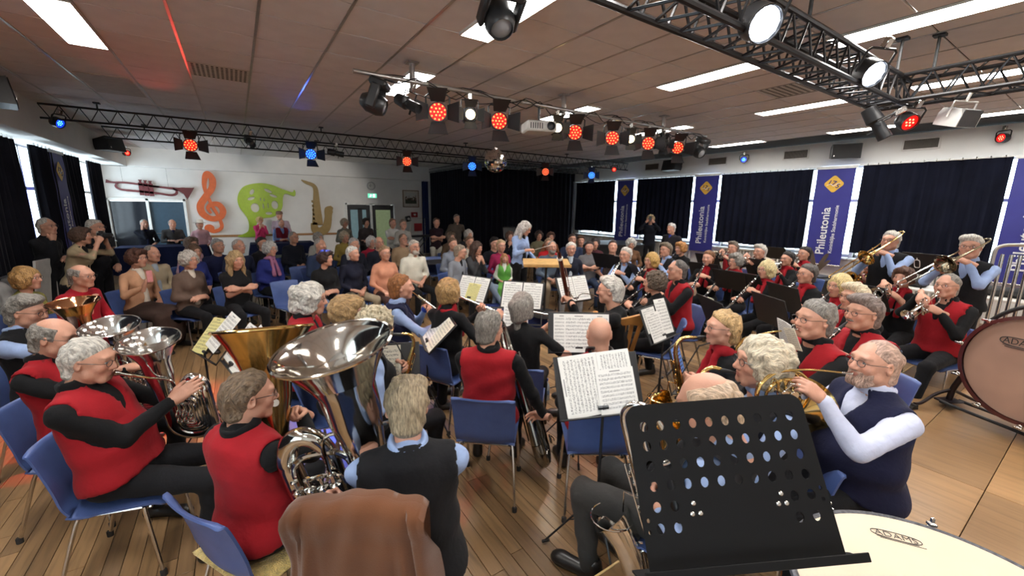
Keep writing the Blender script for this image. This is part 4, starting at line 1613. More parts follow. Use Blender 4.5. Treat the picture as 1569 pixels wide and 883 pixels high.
def hair_mesh(style, far=False):
 if (style, far) in HAIRS:
  return HAIRS[(style, far)]
 s = SDF((-.15, -.19, -.36), (.15, .15, .17), .0115 if far else .0058)
 x, y, z = s._pts((slice(None),) * 3)
 seed = sum(map(ord, style))

 def skull():
  s.ell((0, -.014, .026), (.076, .098, .090), k=0)
  s.ell((0, .012, -.01), (.066, .080, .085), k=.03)

 def nape():
  s.cone((0, -.060, .01), (0, -.050, -.070), .058, .056, k=.02)

 def pl(p, n):
  """distance inside the half space the normal points into"""
  n = np.array(n, np.float32)
  n = n / np.linalg.norm(n)
  return (x - p[0]) * n[0] + (y - p[1]) * n[1] + (z - p[2]) * n[2]

 def out(c, r):
  """distance outside an ellipsoid"""
  k0 = np.sqrt(((x - c[0]) / r[0]) ** 2 + ((y - c[1]) / r[1]) ** 2 + ((z - c[2]) / r[2]) ** 2)
  return (k0 - 1) * min(r)

 def grow(t, din, amp=.004, sc=70, soft=.03):
  """let the hair grow to thickness t where din > 0, thinning out to nothing at the hairline"""
  rg = np.random.default_rng(seed)
  w_ = 0
  for q in range(5):
   d = rg.normal(size=3) * np.array([1.5, .7, .9])
   d = d / np.linalg.norm(d) * sc * rg.uniform(.6, 1.7)
   w_ = w_ + np.sin(x * d[0] + y * d[1] + z * d[2] + rg.uniform(0, 6) + 1.4 * np.sin(x * d[2] - y * d[0]))
  f = np.clip(din / soft, 0, 1) ** .6
  s.F -= (f * (t + amp * w_ / 2) - np.clip(-din * .8, 0, .05)).astype(np.float32)

 front = pl((0, .078, .088), (0, -.66, .75))
 ear = out((0, .010, -.045), (.12, .040, .055))
 face = out((0, .130, -.012), (.078, .092, .090))
 if style in ('short', 'brush', 'parted', 'thin'):
  skull()
  nape()
  low = pl((0, 0, -.085), (0, -.35, 1))
  din = np.minimum(np.minimum(np.maximum(front, pl((0, -.005, 0), (0, -1, .15))), face), np.minimum(ear, low))
  if style == 'thin':
   din = np.minimum(din, out((0, .095, .09), (.060, .075, .07)) + .004)
  if style == 'parted':
   s.ell((.022, .030, .090), (.055, .062, .022), k=.04)
  grow({'short': .014, 'brush': .010, 'parted': .016, 'thin': .007}[style], din, {'short': .006, 'brush': .004, 'parted': .0035, 'thin': .003}[style], 90)
 elif style == 'fringe':
  skull()
  nape()
  din = np.minimum(np.minimum(pl((0, .03, 0), (0, -1, .1)), out((0, .01, .120), (.080, .125, .075))), np.minimum(ear, pl((0, 0, -.085), (0, -.35, 1))))
  grow(.010, din, .005, 100)
 elif style in ('bob', 'shortfem', 'curly', 'mane', 'tied'):
  skull()
  nape()
  lo_ = {'bob': -.105, 'shortfem': -.07, 'curly': -.075, 'mane': -.115, 'tied': -.10}[style]
  for e in (-1, 1):
   s.cone((e * .062, -.015, .03), (e * .060, -.012, lo_ + .02), .026, .022, k=.02)
  if style == 'shortfem':
   s.ell((0, .062, .082), (.056, .030, .022), k=.02)
  if style == 'mane':
   s.cone((0, -.085, .03), (0, -.092, -.10), .052, .038, k=.03)
  if style == 'tied':
   s.cone((0, -.095, .01), (0, -.11, -.10), .060, .040, k=.04)
  din = np.minimum(out((0, .135, -.045), (.068, .095, .118)), pl((0, 0, lo_), (0, -.1, 1)))
  din = np.minimum(din, out((0, .06, -.13), (.060, .10, .075)))
  t_, a_, c__ = {'bob': (.020, .006, 55), 'shortfem': (.020, .006, 75), 'curly': (.026, .010, 115), 'mane': (.023, .007, 70), 'tied': (.018, .005, 55)}[style]
  grow(t_, din, a_, c__)
  if style == 'tied':
   s.cone((0, -.115, -.10), (0, -.105, -.31), .030, .024, k=.012)
 elif style == 'long':
  skull()
  for e in (-1, 1):
   s.cone((e * .066, -.01, .02), (e * .078, .015, -.24), .026, .018, k=.02)
  s.cone((-.04, -.08, .0), (-.05, -.09, -.27), .045, .028, k=.03)
  s.cone((.04, -.08, .0), (.05, -.09, -.27), .045, .028, k=.03)
  din = np.minimum(out((0, .135, -.045), (.064, .095, .118)), out((0, .04, -.2), (.058, .085, .13)))
  grow(.017, din, .006, 58)
 elif style == 'beard':
  s.ell((0, .030, -.060), (.060, .062, .058), k=.0)
  s.cone((-.02, .066, -.094), (.02, .066, -.094), .026, .026, k=.02)
  din = np.minimum(np.minimum(pl((0, .0, -.034), (0, .25, -1)), out((0, .098, -.0605), (.023, .03, .009)) + .002), pl((0, -.008, 0), (0, 1, 0)))
  grow(.007, din, .003, 140, .018)
 elif style == 'moustache':
  for e in (-1, 1):
   s.cone((e * .024, .088, -.050), (0, .100, -.043), .006, .009, k=.005)
 P, Q = s.mesh()
 me = np_mesh('beard' if style in ('beard', 'moustache') else 'hair', P, Q, HAIR)
 HAIRS[(style, far)] = me
 return me


def hat_mesh():
 mb = MB()
 mb.lathe([(.15, .045), (.155, .05), (.10, .062), (.092, .065), (.088, .12), (.075, .14), (0, .143)], 22)
 mb.lathe([(.155, .05), (.15, .045), (.09, .055), (0, .055)], 22)
 return mb.mesh('hat', CLOTH)


def cap_mesh():
 mb = MB()
 mb.lathe([(.092, .03), (.096, .06), (.085, .11), (.05, .128), (0, .132)], 20, M=Matrix.Translation((0, -.012, 0)) @ Matrix.Diagonal((1, 1.15, 1, 1)))
 mb.prism([(-.07, .08), (.07, .08), (.06, .13), (0, .155), (-.06, .13)], .008, M=Matrix.Translation((0, 0, .035)))
 return mb.mesh('cap', CLOTH)


def glasses_mesh():
 mb = MB()
 for e in (-1, 1):
  pts = [(e * (.034 + .023 * math.cos(a) * (1 - .12 * math.sin(a) ** 4)), .099, .006 + .017 * math.sin(a)) for a in (2 * PI * k / 14 for k in range(14))]
  mb.tube(pts, .0016, 5, closed=True)
  mb.tube([(e * .056, .098, .012), (e * .074, .085, .013), (e * .082, .02, .012), (e * .083, -.012, .008)], .0016, 5)
 mb.tube([(-.012, .100, .010), (0, .103, .013), (.012, .100, .010)], .0016, 5)
 return mb.mesh('glasses', GLASSES)


GLASS_ME, HAT_ME, CAP_ME = glasses_mesh(), hat_mesh(), cap_mesh()

# --- hands: left hand, palm down (-Z), fingers to +Y, thumb to +X ---------------------------
HANDS = {}


def hand_template(pose, lvl):
 key = (pose, lvl)
 if key in HANDS:
  return HANDS[key]
 h = (.0048, .0068, .0105)[lvl]
 s = SDF((-.065, -.075, -.115), (.095, .215, .05), h)
 fat = (1.0, 1.08, 1.25)[lvl]
 curl = {'relaxed': (22, 28, 20), 'grip': (62, 72, 35), 'keys': (34, 42, 24), 'flat': (8, 9, 6), 'point': (50, 70, 40)}[pose]
 xs = (.028, .0095, -.0095, -.027)
 ls = ((.045, .026, .021), (.050, .030, .022), (.046, .028, .021), (.036, .021, .018))
 s.cone((0, -.06, 0), (0, .015, 0), .026, .027, k=.02)
 for i, x0 in enumerate(xs):
  s.cone((x0 * .55, .01, 0), (x0, .088 - abs(i - 1) * .004, .0), .0145 * fat, .0115 * fat, k=.016)
 s.ell((0, .045, -.004), (.036, .045, .013), k=.016)
 for i, x0 in enumerate(xs):
  p = V(x0, .088 - abs(i - 1) * .004, 0)
  ang = 0
  spread = (x0 / .028) * .07
  for q in range(3):
   c_ = curl[q] if not (pose == 'point' and i == 0) else 6
   ang += c_ + (i * 3 if pose != 'flat' else 0)
   a = math.radians(ang)
   d = V(math.sin(spread) * math.cos(a), math.cos(spread) * math.cos(a), -math.sin(a))
   e = p + d * ls[i][q]
   r0 = (.0098, .0088, .0078)[q] * (1, 1.02, .97, .86)[i] * fat
   s.cone(p, e, r0, r0 * .92, k=.0035)
   p = e
 close = {'relaxed': .3, 'grip': 1.0, 'keys': .55, 'flat': .0, 'point': .8}[pose]
 a, b = V(.022, .018, -.006), V(.046, .050, -.016 - .012 * close)
 c = V(.054 - .012 * close, .080 - .008 * close, -.022 - .03 * close)
 d = V(.055 - .030 * close, .106 - .018 * close, -.024 - .042 * close)
 s.cone(a, b, .0165, .0135 * fat, k=.014)
 s.cone(b, c, .0125 * fat, .0105 * fat, k=.005)
 s.cone(c, d, .0105 * fat, .0085 * fat, k=.004)
 P, Q = s.mesh()
 C = np.ones((len(P), 4), np.float32)
 HANDS[key] = (P, Q, C)
 return HANDS[key]


def shoe_me():
 s = SDF((-.08, -.12, -.03), (.08, .26, .13), .015)
 s.cone((0, -.045, .035), (0, .15, .028), .036, .040, k=.03)
 s.ell((0, .165, .022), (.042, .055, .028), k=.03)
 s.cone((0, -.045, .03), (0, -.03, .10), .038, .042, k=.03)
 s.plane((0, 0, 0), (0, 0, -1))
 P, Q = s.mesh()
 return np_mesh('shoe', P, Q, SHOE)


SHOE_ME = shoe_me()


def ik(S_, T_, l1, l2, pole):
 d = T_ - S_
 L = min(max(d.length, abs(l1 - l2) + .02), (l1 + l2) * .995)
 u = d.normalized()
 T2 = S_ + u * L
 a = (l1 * l1 - l2 * l2 + L * L) / (2 * L)
 hh = math.sqrt(max(l1 * l1 - a * a, 0))
 p = pole - u * pole.dot(u)
 p = p.normalized() if p.length > 1e-5 else u.orthogonal().normalized()
 return S_ + u * a + p * hh, T2


def hand_matrix(wrist, d, back):
 y = d.normalized()
 z = (back - y * back.dot(y))
 z = z.normalized() if z.length > 1e-5 else y.orthogonal().normalized()
 x = y.cross(z)
 return Matrix(((x.x, y.x, z.x, wrist.x), (x.y, y.y, z.y, wrist.y), (x.z, y.z, z.z, wrist.z), (0, 0, 0, 1)))


def xf(M, P):
 A = np.array(M, np.float32)
 return P @ A[:3, :3].T + A[:3, 3]


PEOPLE = {}
SKINS = [srgb(198, 146, 122), srgb(192, 132, 110), srgb(204, 156, 134), srgb(184, 130, 106)]


class Fig:
 """the joints of one person in their own space: +Y ahead, origin on the floor under the hips"""


def figure(H, heading, seat=True, floor=0.0, lean=0.0, hyaw=0.0, hpitch=0.0, hroll=0.0, sex='m', spread=1.0, legs='n', side=0.0):
 g = Fig()
 g.RH = Matrix.Rotation(math.radians(-hyaw), 4, 'Z') @ Matrix.Rotation(math.radians(-hpitch), 4, 'X') @ Matrix.Rotation(math.radians(hroll), 4, 'Y')
 hv = Matrix.Rotation(math.radians(-hpitch), 3, 'X') @ V(0, .04, .172)
 if seat:
  s = (H[2] - floor - .45) / (.085 + (.54 * math.cos(math.radians(lean)) + hv.z))
  hz = .45 + .085 * s
 else:
  s = (H[2] - floor) / (.925 + .54 * math.cos(math.radians(lean)) + hv.z)
  hz = .925 * s
 g.s, g.hz, g.seat, g.floor = s, hz, seat, floor
 a = math.radians(lean)
 b_ = math.radians(side)
 up = V(math.sin(b_), math.sin(a) * math.cos(b_), math.cos(a) * math.cos(b_))
 fw = V(0, math.cos(a), -math.sin(a))
 g.up, g.fw = up, fw
 g.P = V(0, 0, hz)
 g.W = g.P + up * .20 * s
 g.C = g.P + up * .38 * s
 g.N = g.P + up * .54 * s
 g.H = g.N + hv * s + V(up.x * .1, up.y * .06, 0)
 g.MH = Matrix.Translation(g.H) @ g.RH @ Matrix.Diagonal((s * 1.02, s * 1.02, s * 1.02, 1))
 g.mouth = g.MH @ V(0, .104, -.060)
 th = math.radians(-heading)
 off = Matrix.Rotation(th, 3, 'Z') @ V(g.H.x, g.H.y, 0)
 g.M = Matrix.Translation((H[0] - off.x, H[1] - off.y, floor)) @ Matrix.Rotation(th, 4, 'Z')
 w_ = (.196 if sex == 'm' else .166) * s
 g.sh = [g.N - up * .065 * s + V(e * w_, -.005, 0) for e in (-1, 1)]
 g.l1, g.l2 = .285 * s, .255 * s
 g.legs = []
 for e in (-1, 1):
  hip = g.P + V(e * .085 * s, .02, 0)
  if seat:
   kx = e * (.10 * s + .055 * spread)
   kn = V(kx, .44 * s + .02, .45 + .045 * s)
   an = V(kx * 1.05, .40 * s + (.03 if e > 0 else .0), .085)
   if legs == 'cross' and e > 0:
    kn = V(.03, .46 * s, .45 + .14 * s)
    an = V(-.16, .60 * s, .22)
   if legs == 'out':
    an = V(kx * 1.1, .62 * s, .085)
    kn = V(kx, .47 * s, .45 + .04 * s)
   if legs == 'back':
    an = V(kx, .22 * s, .085)
  else:
   kn = V(e * .10 * s, .02, .50 * s)
   an = V(e * .115 * s, -.01, .085)
  g.legs.append((hip, kn, an))
 return g


def targets(g, pose):
 """wrist, finger direction, back-of-hand direction, hand shape per side for poses without an instrument"""
 s, hz, N, C = g.s, g.hz, g.N, g.C
 out = []
 for i, e in enumerate((-1, 1)):
  if pose == 'lap':
   t = (V(e * .085, .20 * s + g.C.y * .3, hz + .115 * s), V(-e * .75, .6, -.25), V(0, .15, 1), 'relaxed')
  elif pose == 'knees':
   t = (V(e * .14, .27 * s, hz + .10 * s), V(-e * .1, 1, -.15), V(0, .1, 1), 'relaxed')
  elif pose == 'cross':
   t = (C + V(-e * .05, .17 * s + (.035 if e > 0 else 0), -.08 * s), V(-e, .10, .1), V(0, .9, .3), 'relaxed')
  elif pose == 'hug':
   t = (V(e * .03, .19 * s, hz + .19 * s), V(-e, .25, 0), V(0, .6, .7), 'relaxed')
  elif pose == 'down':
   t = (V(e * .25 * s, .03, hz - .02), V(0, .15, -1), V(e, 0, 0), 'relaxed')
  elif pose == 'phone':
   t = (g.H + V(e * .06, .30 * s, -.03), V(-e * .35, .25, .9), V(e * .4, -.8, .3), 'grip')
  elif pose == 'phone1':
   t = (V(-.10, .22 * s, hz + .12), V(.7, .6, -.2), V(0, .1, 1), 'relaxed') if e < 0 else (C + V(.20, .34 * s, .0), V(-.1, .35, .95), V(.75, -.5, .2), 'grip')
  elif pose == 'camera':
   t = (g.mouth + V(e * .11, .10, -.02), V(-e * .6, .3, .75), V(e * .5, .7, .2), 'grip')
  elif pose == 'chin':
   t = (V(-.12, .16 * s, hz + .24 * s), V(.9, .5, 0), V(0, .5, .8), 'relaxed') if e < 0 else (g.MH @ V(.03, .06, -.20), V(-.25, .1, 1), V(.3, .9, .1), 'relaxed')
  elif pose == 'cheek':
   t = (V(-.12, .22 * s, hz + .13), V(.7, .6, -.2), V(0, .1, 1), 'relaxed') if e < 0 else (g.MH @ V(.085, .05, -.16), V(-.05, -.05, 1), V(.95, .3, 0), 'relaxed')
  elif pose == 'mouth':
   t = (g.MH @ V(e * .05, .13, -.22), V(-e * .4, -.1, 1), V(e * .3, .95, .1), 'grip')
  elif pose == 'wave':
   t = (V(-.13, .27 * s, hz + .11), V(.1, 1, -.1), V(0, .1, 1), 'relaxed') if e < 0 else (C + V(.20, .27 * s, .02), V(.25, .3, .9), V(.6, -.7, .1), 'relaxed')
  elif pose == 'table':
   t = (V(e * .10, .36 * s, hz + .22 * s), V(-e * .8, .6, 0), V(0, .1, 1), 'relaxed')
  elif pose == 'conduct':
   t = (C + V(-.30, .10, -.30), V(0, .5, -.85), V(-1, 0, 0), 'relaxed') if e < 0 else (C + V(.10, .27, -.07), V(-.75, .6, .1), V(.3, -.1, .9), 'grip')
  elif pose == 'armback':
   t = (C + V(-.42, .05, .02), V(-1, .1, -.1), V(0, 0, 1), 'flat') if e < 0 else (V(.10, .24 * s, hz + .12), V(-.6, .7, -.2), V(0, .15, 1), 'relaxed')
  out.append(t)
 return out


def person(pid, label, H, heading, sex='m', pose='lap', seat=True, floor=0.0, lean=4.0, hyaw=0.0, hpitch=0.0, hroll=0.0, top=(.02,) * 3, vest=None, scarf=None, sleeves='long', jacket=None, trousers=srgb(22, 22, 25), hair='short', hc=srgb(150, 146, 140), glasses=True, beard=None, build=None, skin=0, lvl=None, spread=1.0, legs='n', hands=None, collar=None, hat=None, skirt=False, side=0.0, cat='person', shoes=None, tie=None, cuff=None, belly=0.0, neckwear=None, elbows=None, group=None, badge=None):
 g = figure(H, heading, seat, floor, lean, hyaw, hpitch, hroll, sex, spread, legs, side)
 s, hz, up, fw = g.s, g.hz, g.up, g.fw
 root = empty('person', g.M, label, cat, group)
 g.root = root
 if lvl is None:
  dist = (g.M @ g.H - cam.matrix_world.translation).length
  lvl = 0 if dist < 3.0 else 1 if dist < 5.2 else 2
 seed = sum(ord(c) for c in pid) * 7
 tg = hands if hands is not None else targets(g, pose)
 arms = []
 for i, e in enumerate((-1, 1)):
  wr, d, bk, shp = tg[i]
  pole = V(e * .55, -.35, -.8) if elbows is None else Vector(elbows[i])
  el, wr2 = ik(g.sh[i], wr, g.l1, g.l2, pole)
  arms.append((g.sh[i], el, wr2, d, bk, shp))
 fem = sex == 'f'
 hh = (.0110, .0165, .0255)[lvl]
 bw = build or (1.10 if sex == 'm' else 1.04)

 def torso(S_, inf=0.0, k=.05):
  S_.ell(g.P + V(0, -.01, .02 * s), ((.172 * bw + inf) * s, (.128 * bw + inf) * s, (.13 + inf) * s), k=k)
  S_.ell(g.W + fw * (.01 + belly * .5) * s, ((.160 * bw + belly * .4 + inf) * s, (.116 * bw + belly * .7 + inf) * s, (.16 + inf) * s), k=k)
  S_.ell(g.C + fw * .005, ((.172 * (.5 + .5 * bw) * (1 if not fem else .94) + inf) * s, (.115 * (.4 + .6 * bw) + inf) * s, (.165 + inf) * s), k=k)
  S_.cone(g.sh[0] + V(.035, 0, .0), g.sh[1] - V(.035, 0, 0), (.062 + inf) * s, (.062 + inf) * s, k=k)
  S_.cone(g.N - up * .03 * s + V(0, -.012, 0), g.N + up * .015 * s + V(0, -.005, 0), (.085 + inf) * s, (.058 + inf) * s, k=k)
  if fem:
   for e in (-1, 1):
    S_.ell(g.C + fw * .085 * s + V(e * .065 * s, 0, -.005), (.07 * s + inf, .062 * s + inf, .068 * s + inf), k=.04)
  return S_

 lo = np.min([g.P - V(.28, .25, .16), *[a[j] - V(.1, .1, .1) for a in arms for j in range(3)]], axis=0)
 hi = np.max([g.N + V(.28, .26, .12), *[a[j] + V(.1, .1, .1) for a in arms for j in range(3)]], axis=0)
 # ---- shirt (torso and sleeves in one surface)
 S1 = SDF(lo, hi, hh)
 torso(S1)
 fat = (.95 + .25 * (bw - 1)) * s
 for sh, el, wr, d, bk, shp in arms:
  r = (.056, .050, .043, .034) if not fem else (.050, .045, .039, .030)
  S1.cone(sh, el if sleeves != 'short' else sh + (el - sh) * .72, r[0] * fat, r[1] * fat * (1 if sleeves != 'short' else 1.08), k=.035)
  if sleeves == 'long':
   u = (wr - el).normalized()
   S1.cone(el, wr - u * .012, r[1] * fat * .97, r[3] * fat * 1.06, k=.022)
  elif sleeves == 'rolled':
   S1.cone(el, el + (wr - el) * .3, r[1] * fat, r[2] * fat * 1.06, k=.022)
 S1.wrinkle(.0055 if vest is None else .0035, 34, seed)
 if lvl < 2:
  S1.wrinkle(.003 if vest is None else .002, 78, seed + 5)
 if collar is not None or vest is not None:
  S1.ring(g.N + up * .036 * s + V(0, -.006, 0), (0, -.30, 1), .070 * s, .015 * s, k=.008, flat=2.6)
 P_, Q_ = S1.mesh()
 shirt = obj('jacket' if jacket else 'shirt', np_mesh('shirt', P_, Q_, CLOTH), root, color=top)
 if jacket:       # shirt front showing in the open jacket
  SJ = SDF(g.P - V(.2, .2, .1), g.N + V(.2, .25, .1), hh)
  SJ.cone(g.N + fw * .052 * s - up * .02 * s, g.P + fw * (.105 + belly) * s + up * .12 * s, .048 * s, .050 * s, k=.01)
  SJ.ring(g.N + up * .02 * s, (0, -.3, 1), .058 * s, .014 * s, k=.02, flat=1.6)
  P_, Q_ = SJ.mesh()
  obj('shirt_front', np_mesh('shirt_front', P_, Q_, CLOTH), root, color=jacket)
 # ---- vest
 if vest is not None:
  S2 = SDF(g.P - V(.30, .30, .2), g.N + V(.30, .30, .12), hh)
  torso(S2, .021)
  S2.ell(g.P + V(0, .0, .03), (.186 * bw * s, (.138 * bw + belly * .5) * s, .17 * s), k=.06)
  S2.cone(g.N + up * .075 * s, g.N - up * .02 * s, .078 * s, .066 * s, k=.01, mode='s')
  S2.cone(g.N + fw * .10 * s, g.C + fw * .16 * s - up * .06 * s, .060 * s, .006, k=.01, mode='s')
  for i, e in enumerate((-1, 1)):
   sh, el = arms[i][0], arms[i][1]
   S2.cone(sh + V(e * .03, 0, .0), sh + V(e * .12, 0, -.02), .075 * s, .08 * s, k=.008, mode='s')
   S2.cone(sh + V(e * .02, .0, -.03), sh + (el - sh) * .8 + V(e * .04, 0, 0), .055 * s, .06 * s, k=.012, mode='s')
  S2.plane(g.P + up * .015 * s, -up + fw * .12)
  if lvl < 2:
   S2.wrinkle(.005, 30, seed + 1)
  P_, Q_ = S2.mesh()
  obj('vest', np_mesh('vest', P_, Q_, CLOTH), root, color=vest)
 if scarf is not None:
  S3 = SDF(g.C - V(.2, .2, .28), g.N + V(.2, .28, .1), hh * .85)
  S3.ring(g.N + up * .012 * s + V(0, .004, 0), (0, -.35, 1), .070 * s, .024 * s, k=.01, flat=1.5)
  for e in (-1, 1):
   S3.cone(g.N + fw * .085 * s + V(e * .03, 0, -.02), g.C + fw * (.14 if not fem else .165) * s + V(e * .05, 0, -.10 * s), .028 * s, .036 * s, k=.015)
  if lvl < 2:
   S3.wrinkle(.005, 60, seed + 2)
  P_, Q_ = S3.mesh()
  obj('scarf', np_mesh('scarf', P_, Q_, CLOTH), root, color=scarf)
 # ---- trousers
 ls = [p for l in g.legs for p in l]
 S4 = SDF(np.min([g.P - V(.25, .2, .2), *[p - V(.12, .12, .12) for p in ls]], axis=0), np.max([g.P + V(.25, .22, .14), *[p + V(.12, .12, .12) for p in ls]], axis=0), hh * 1.1)
 S4.ell(g.P + V(0, -.02, 0), (.170 * bw * s, .130 * bw * s, .105 * s), k=.03)
 for hip, kn, an in g.legs:
  S4.cone(hip, kn, .088 * s * (.7 + .3 * bw), .062 * s, k=.03)
  S4.cone(kn, an + V(0, 0, .005), .061 * s, .047 * s, k=.03)
 if skirt:
  S4.cone(g.P, (g.legs[0][1] + g.legs[1][1]) / 2 + V(0, .02, 0), .15 * s, .13 * s, k=.04)
  S4.cone((g.legs[0][1] + g.legs[1][1]) / 2, (g.legs[0][2] + g.legs[1][2]) / 2 + V(0, 0, .12), .13 * s, .15 * s, k=.04)
 if lvl < 2:
  S4.wrinkle(.005, 40, seed + 3)
 P_, Q_ = S4.mesh()
 obj('skirt' if skirt else 'trousers', np_mesh('trousers', P_, Q_, CLOTH), root, color=trousers)
 for i, (hip, kn, an) in enumerate(g.legs):
  e = -1 if i == 0 else 1
  z = an.z - .085
  obj('shoe', SHOE_ME, root, Matrix.Translation((an.x, an.y, z)) @ Matrix.Rotation(-e * .15, 4, 'Z') @ (Matrix.Rotation(-.5, 4, 'X') if z > .05 else Matrix.Identity(4)) @ Matrix.Diagonal((s, s, s, 1)))
 # ---- skin: head, neck, hands, arms: one body mesh
 hp, hq, hcol = head_template(sex, min(lvl, 2))
 ps, qs, cs = [xf(g.MH, hp)], [hq], [hcol]
 o = len(hp)

 def join(P, Q, C=None):
  nonlocal o
  ps.append(np.asarray(P, np.float32))
  qs.append(np.asarray(Q) + o)
  cs.append(C if C is not None else np.ones((len(P), 4), np.float32))
  o += len(P)

 for i, (sh, el, wr, d, bk, shp) in enumerate(arms):
  pth = [g.N - up * .06 * s, sh, el, wr]
  join(*tube_quads(pth, [.03 * s, .035 * s, .03 * s, .022 * s]))
  if sleeves != 'long':
   A = SDF(np.min([sh, el, wr], axis=0) - .08, np.max([sh, el, wr], axis=0) + .08, hh * .8)
   A.cone(sh, el, .042 * fat, .038 * fat, k=.01)
   A.cone(el, wr + d.normalized() * .02, .038 * fat, .026 * fat, k=.02)
   join(*A.mesh())
  hp_, hq_, hc_ = hand_template(shp, min(lvl, 2))
  Mh = hand_matrix(wr, d, bk) @ Matrix.Diagonal((s * (1 if i == 0 else -1), s, s, 1))
  join(xf(Mh, hp_), hq_ if i == 0 else hq_[:, ::-1], hc_)
 body = obj('body', np_mesh('body', np.concatenate(ps), np.concatenate(qs), SKIN, np.concatenate(cs)), root, color=SKINS[skin])
 if hair:
  obj('hair', hair_mesh(hair, lvl == 2), root, g.MH, color=hc)
 if beard:
  obj('beard', hair_mesh(beard, lvl == 2), root, g.MH, color=hc)
 if glasses:
  obj('glasses', GLASS_ME, root, g.MH)
 if hat == 'hat':
  obj('hat', HAT_ME, root, g.MH, color=srgb(208, 200, 190))
 if hat == 'cap':
  obj('cap', CAP_ME, root, g.MH, color=srgb(120, 96, 84))
 if cuff:
  for sh, el, wr, d, bk, shp in arms:
   u = (wr - el).normalized()
   obj('cuff', MB().tube([wr - u * .045, wr - u * .005], .038 * s, 14).mesh('cuff', CLOTH), root, color=cuff)
 g.arms = arms
 PEOPLE[pid] = g
 return g

# ================================================================== chairs
def chair_kit(name='school_chair', mt=BLUEP):
 k = Kit(name, 'chair')
 prof = catmull([(0, .235, .405), (0, .20, .428), (0, .08, .425), (0, -.08, .420), (0, -.165, .432), (0, -.205, .49), (0, -.222, .58), (0, -.25, .69), (0, -.28, .785), (0, -.295, .797)], 3)
 nv = 11
 n = len(prof)
 fr, bk = [], []
 for i, p in enumerate(prof):
  t = i / (n - 1)
  d = (prof[min(i + 1, n - 1)] - prof[max(i - 1, 0)]).normalized()
  nrm = V(0, d.z, -d.y)   # underside / rear
  hw = .198 if t < .4 else .198 + .012 * math.sin((t - .4) * 2.2)
  if t > .93:
   hw -= (t - .93) / .07 * .02
  if t < .06:
   hw -= (.06 - t) / .06 * .02
  for j in range(nv):
   u = -1 + 2 * j / (nv - 1)
   c = u * u * (.035 if t > .45 else .006) * (1 if t < .96 else .6)
   q = V(u * hw, p.y + (c if t > .45 else 0), p.z + (c if t < .45 else 0))
   if abs(u) > .85 and t > .3:
    q += -nrm * .008
   fr.append(q)
   bk.append(q + nrm * .011)
 fs = []
 m = len(fr)
 for i in range(n - 1):
  for j in range(nv - 1):
   a = i * nv + j
   fs.append((a, a + 1, a + nv + 1, a + nv))
   fs.append((a + m, a + nv + m, a + nv + 1 + m, a + 1 + m))
 for i in range(n - 1):
  for j in (0, nv - 1):
   a = i * nv + j
   fs.append((a, a + nv, a + nv + m, a + m) if j == 0 else (a, a + m, a + nv + m, a + nv))
 for j in range(nv - 1):
  fs.append((j, j + m, j + 1 + m, j + 1))
  a = (n - 1) * nv + j
  fs.append((a, a + 1, a + 1 + m, a + m))
 k.part('shell', MB().add(fr + bk, fs), mt, sharp=60)
 u = MB().tube([(-.16, .17, .405), (-.16, -.15, .405)], .010, 8).tube([(.16, .17, .405), (.16, -.15, .405)], .010, 8).tube([(-.17, .14, .405), (.17, .14, .405)], .010, 8).tube([(-.17, -.12, .405), (.17, -.12, .405)], .010, 8)
 k.part('under_frame', u, CHROME)
 for x, y in ((-1, 1), (1, 1), (-1, -1), (1, -1)):
  top = (x * .16, .14 if y > 0 else -.12, .405)
  bot = (x * (.20 if y > 0 else .215), .19 if y > 0 else -.25, .012)
  mid = (x * .185, (.15 if y > 0 else -.14), .385)
  l = k.part('leg', MB().tube(catmull([top, mid, bot], 4), .0105, 8), CHROME)
  k.part('rubber_foot', MB().lathe([(.016, 0), (.017, .03), (.013, .036), (0, .036)], 10, M=Matrix.Translation((bot[0], bot[1], 0))), RUBBER, parent=l)
 return k


CHAIR = chair_kit()
DARKCHAIR = chair_kit('padded_chair', mat('dark_blue_upholstery', srgb(34, 42, 70), .85, bump=.2, bscale=200))


def chair_at(x, y, heading, label, z=0.0, kit=None, group=None):
 return (kit or CHAIR).spawn(label, T(x, y, z, -heading), group)


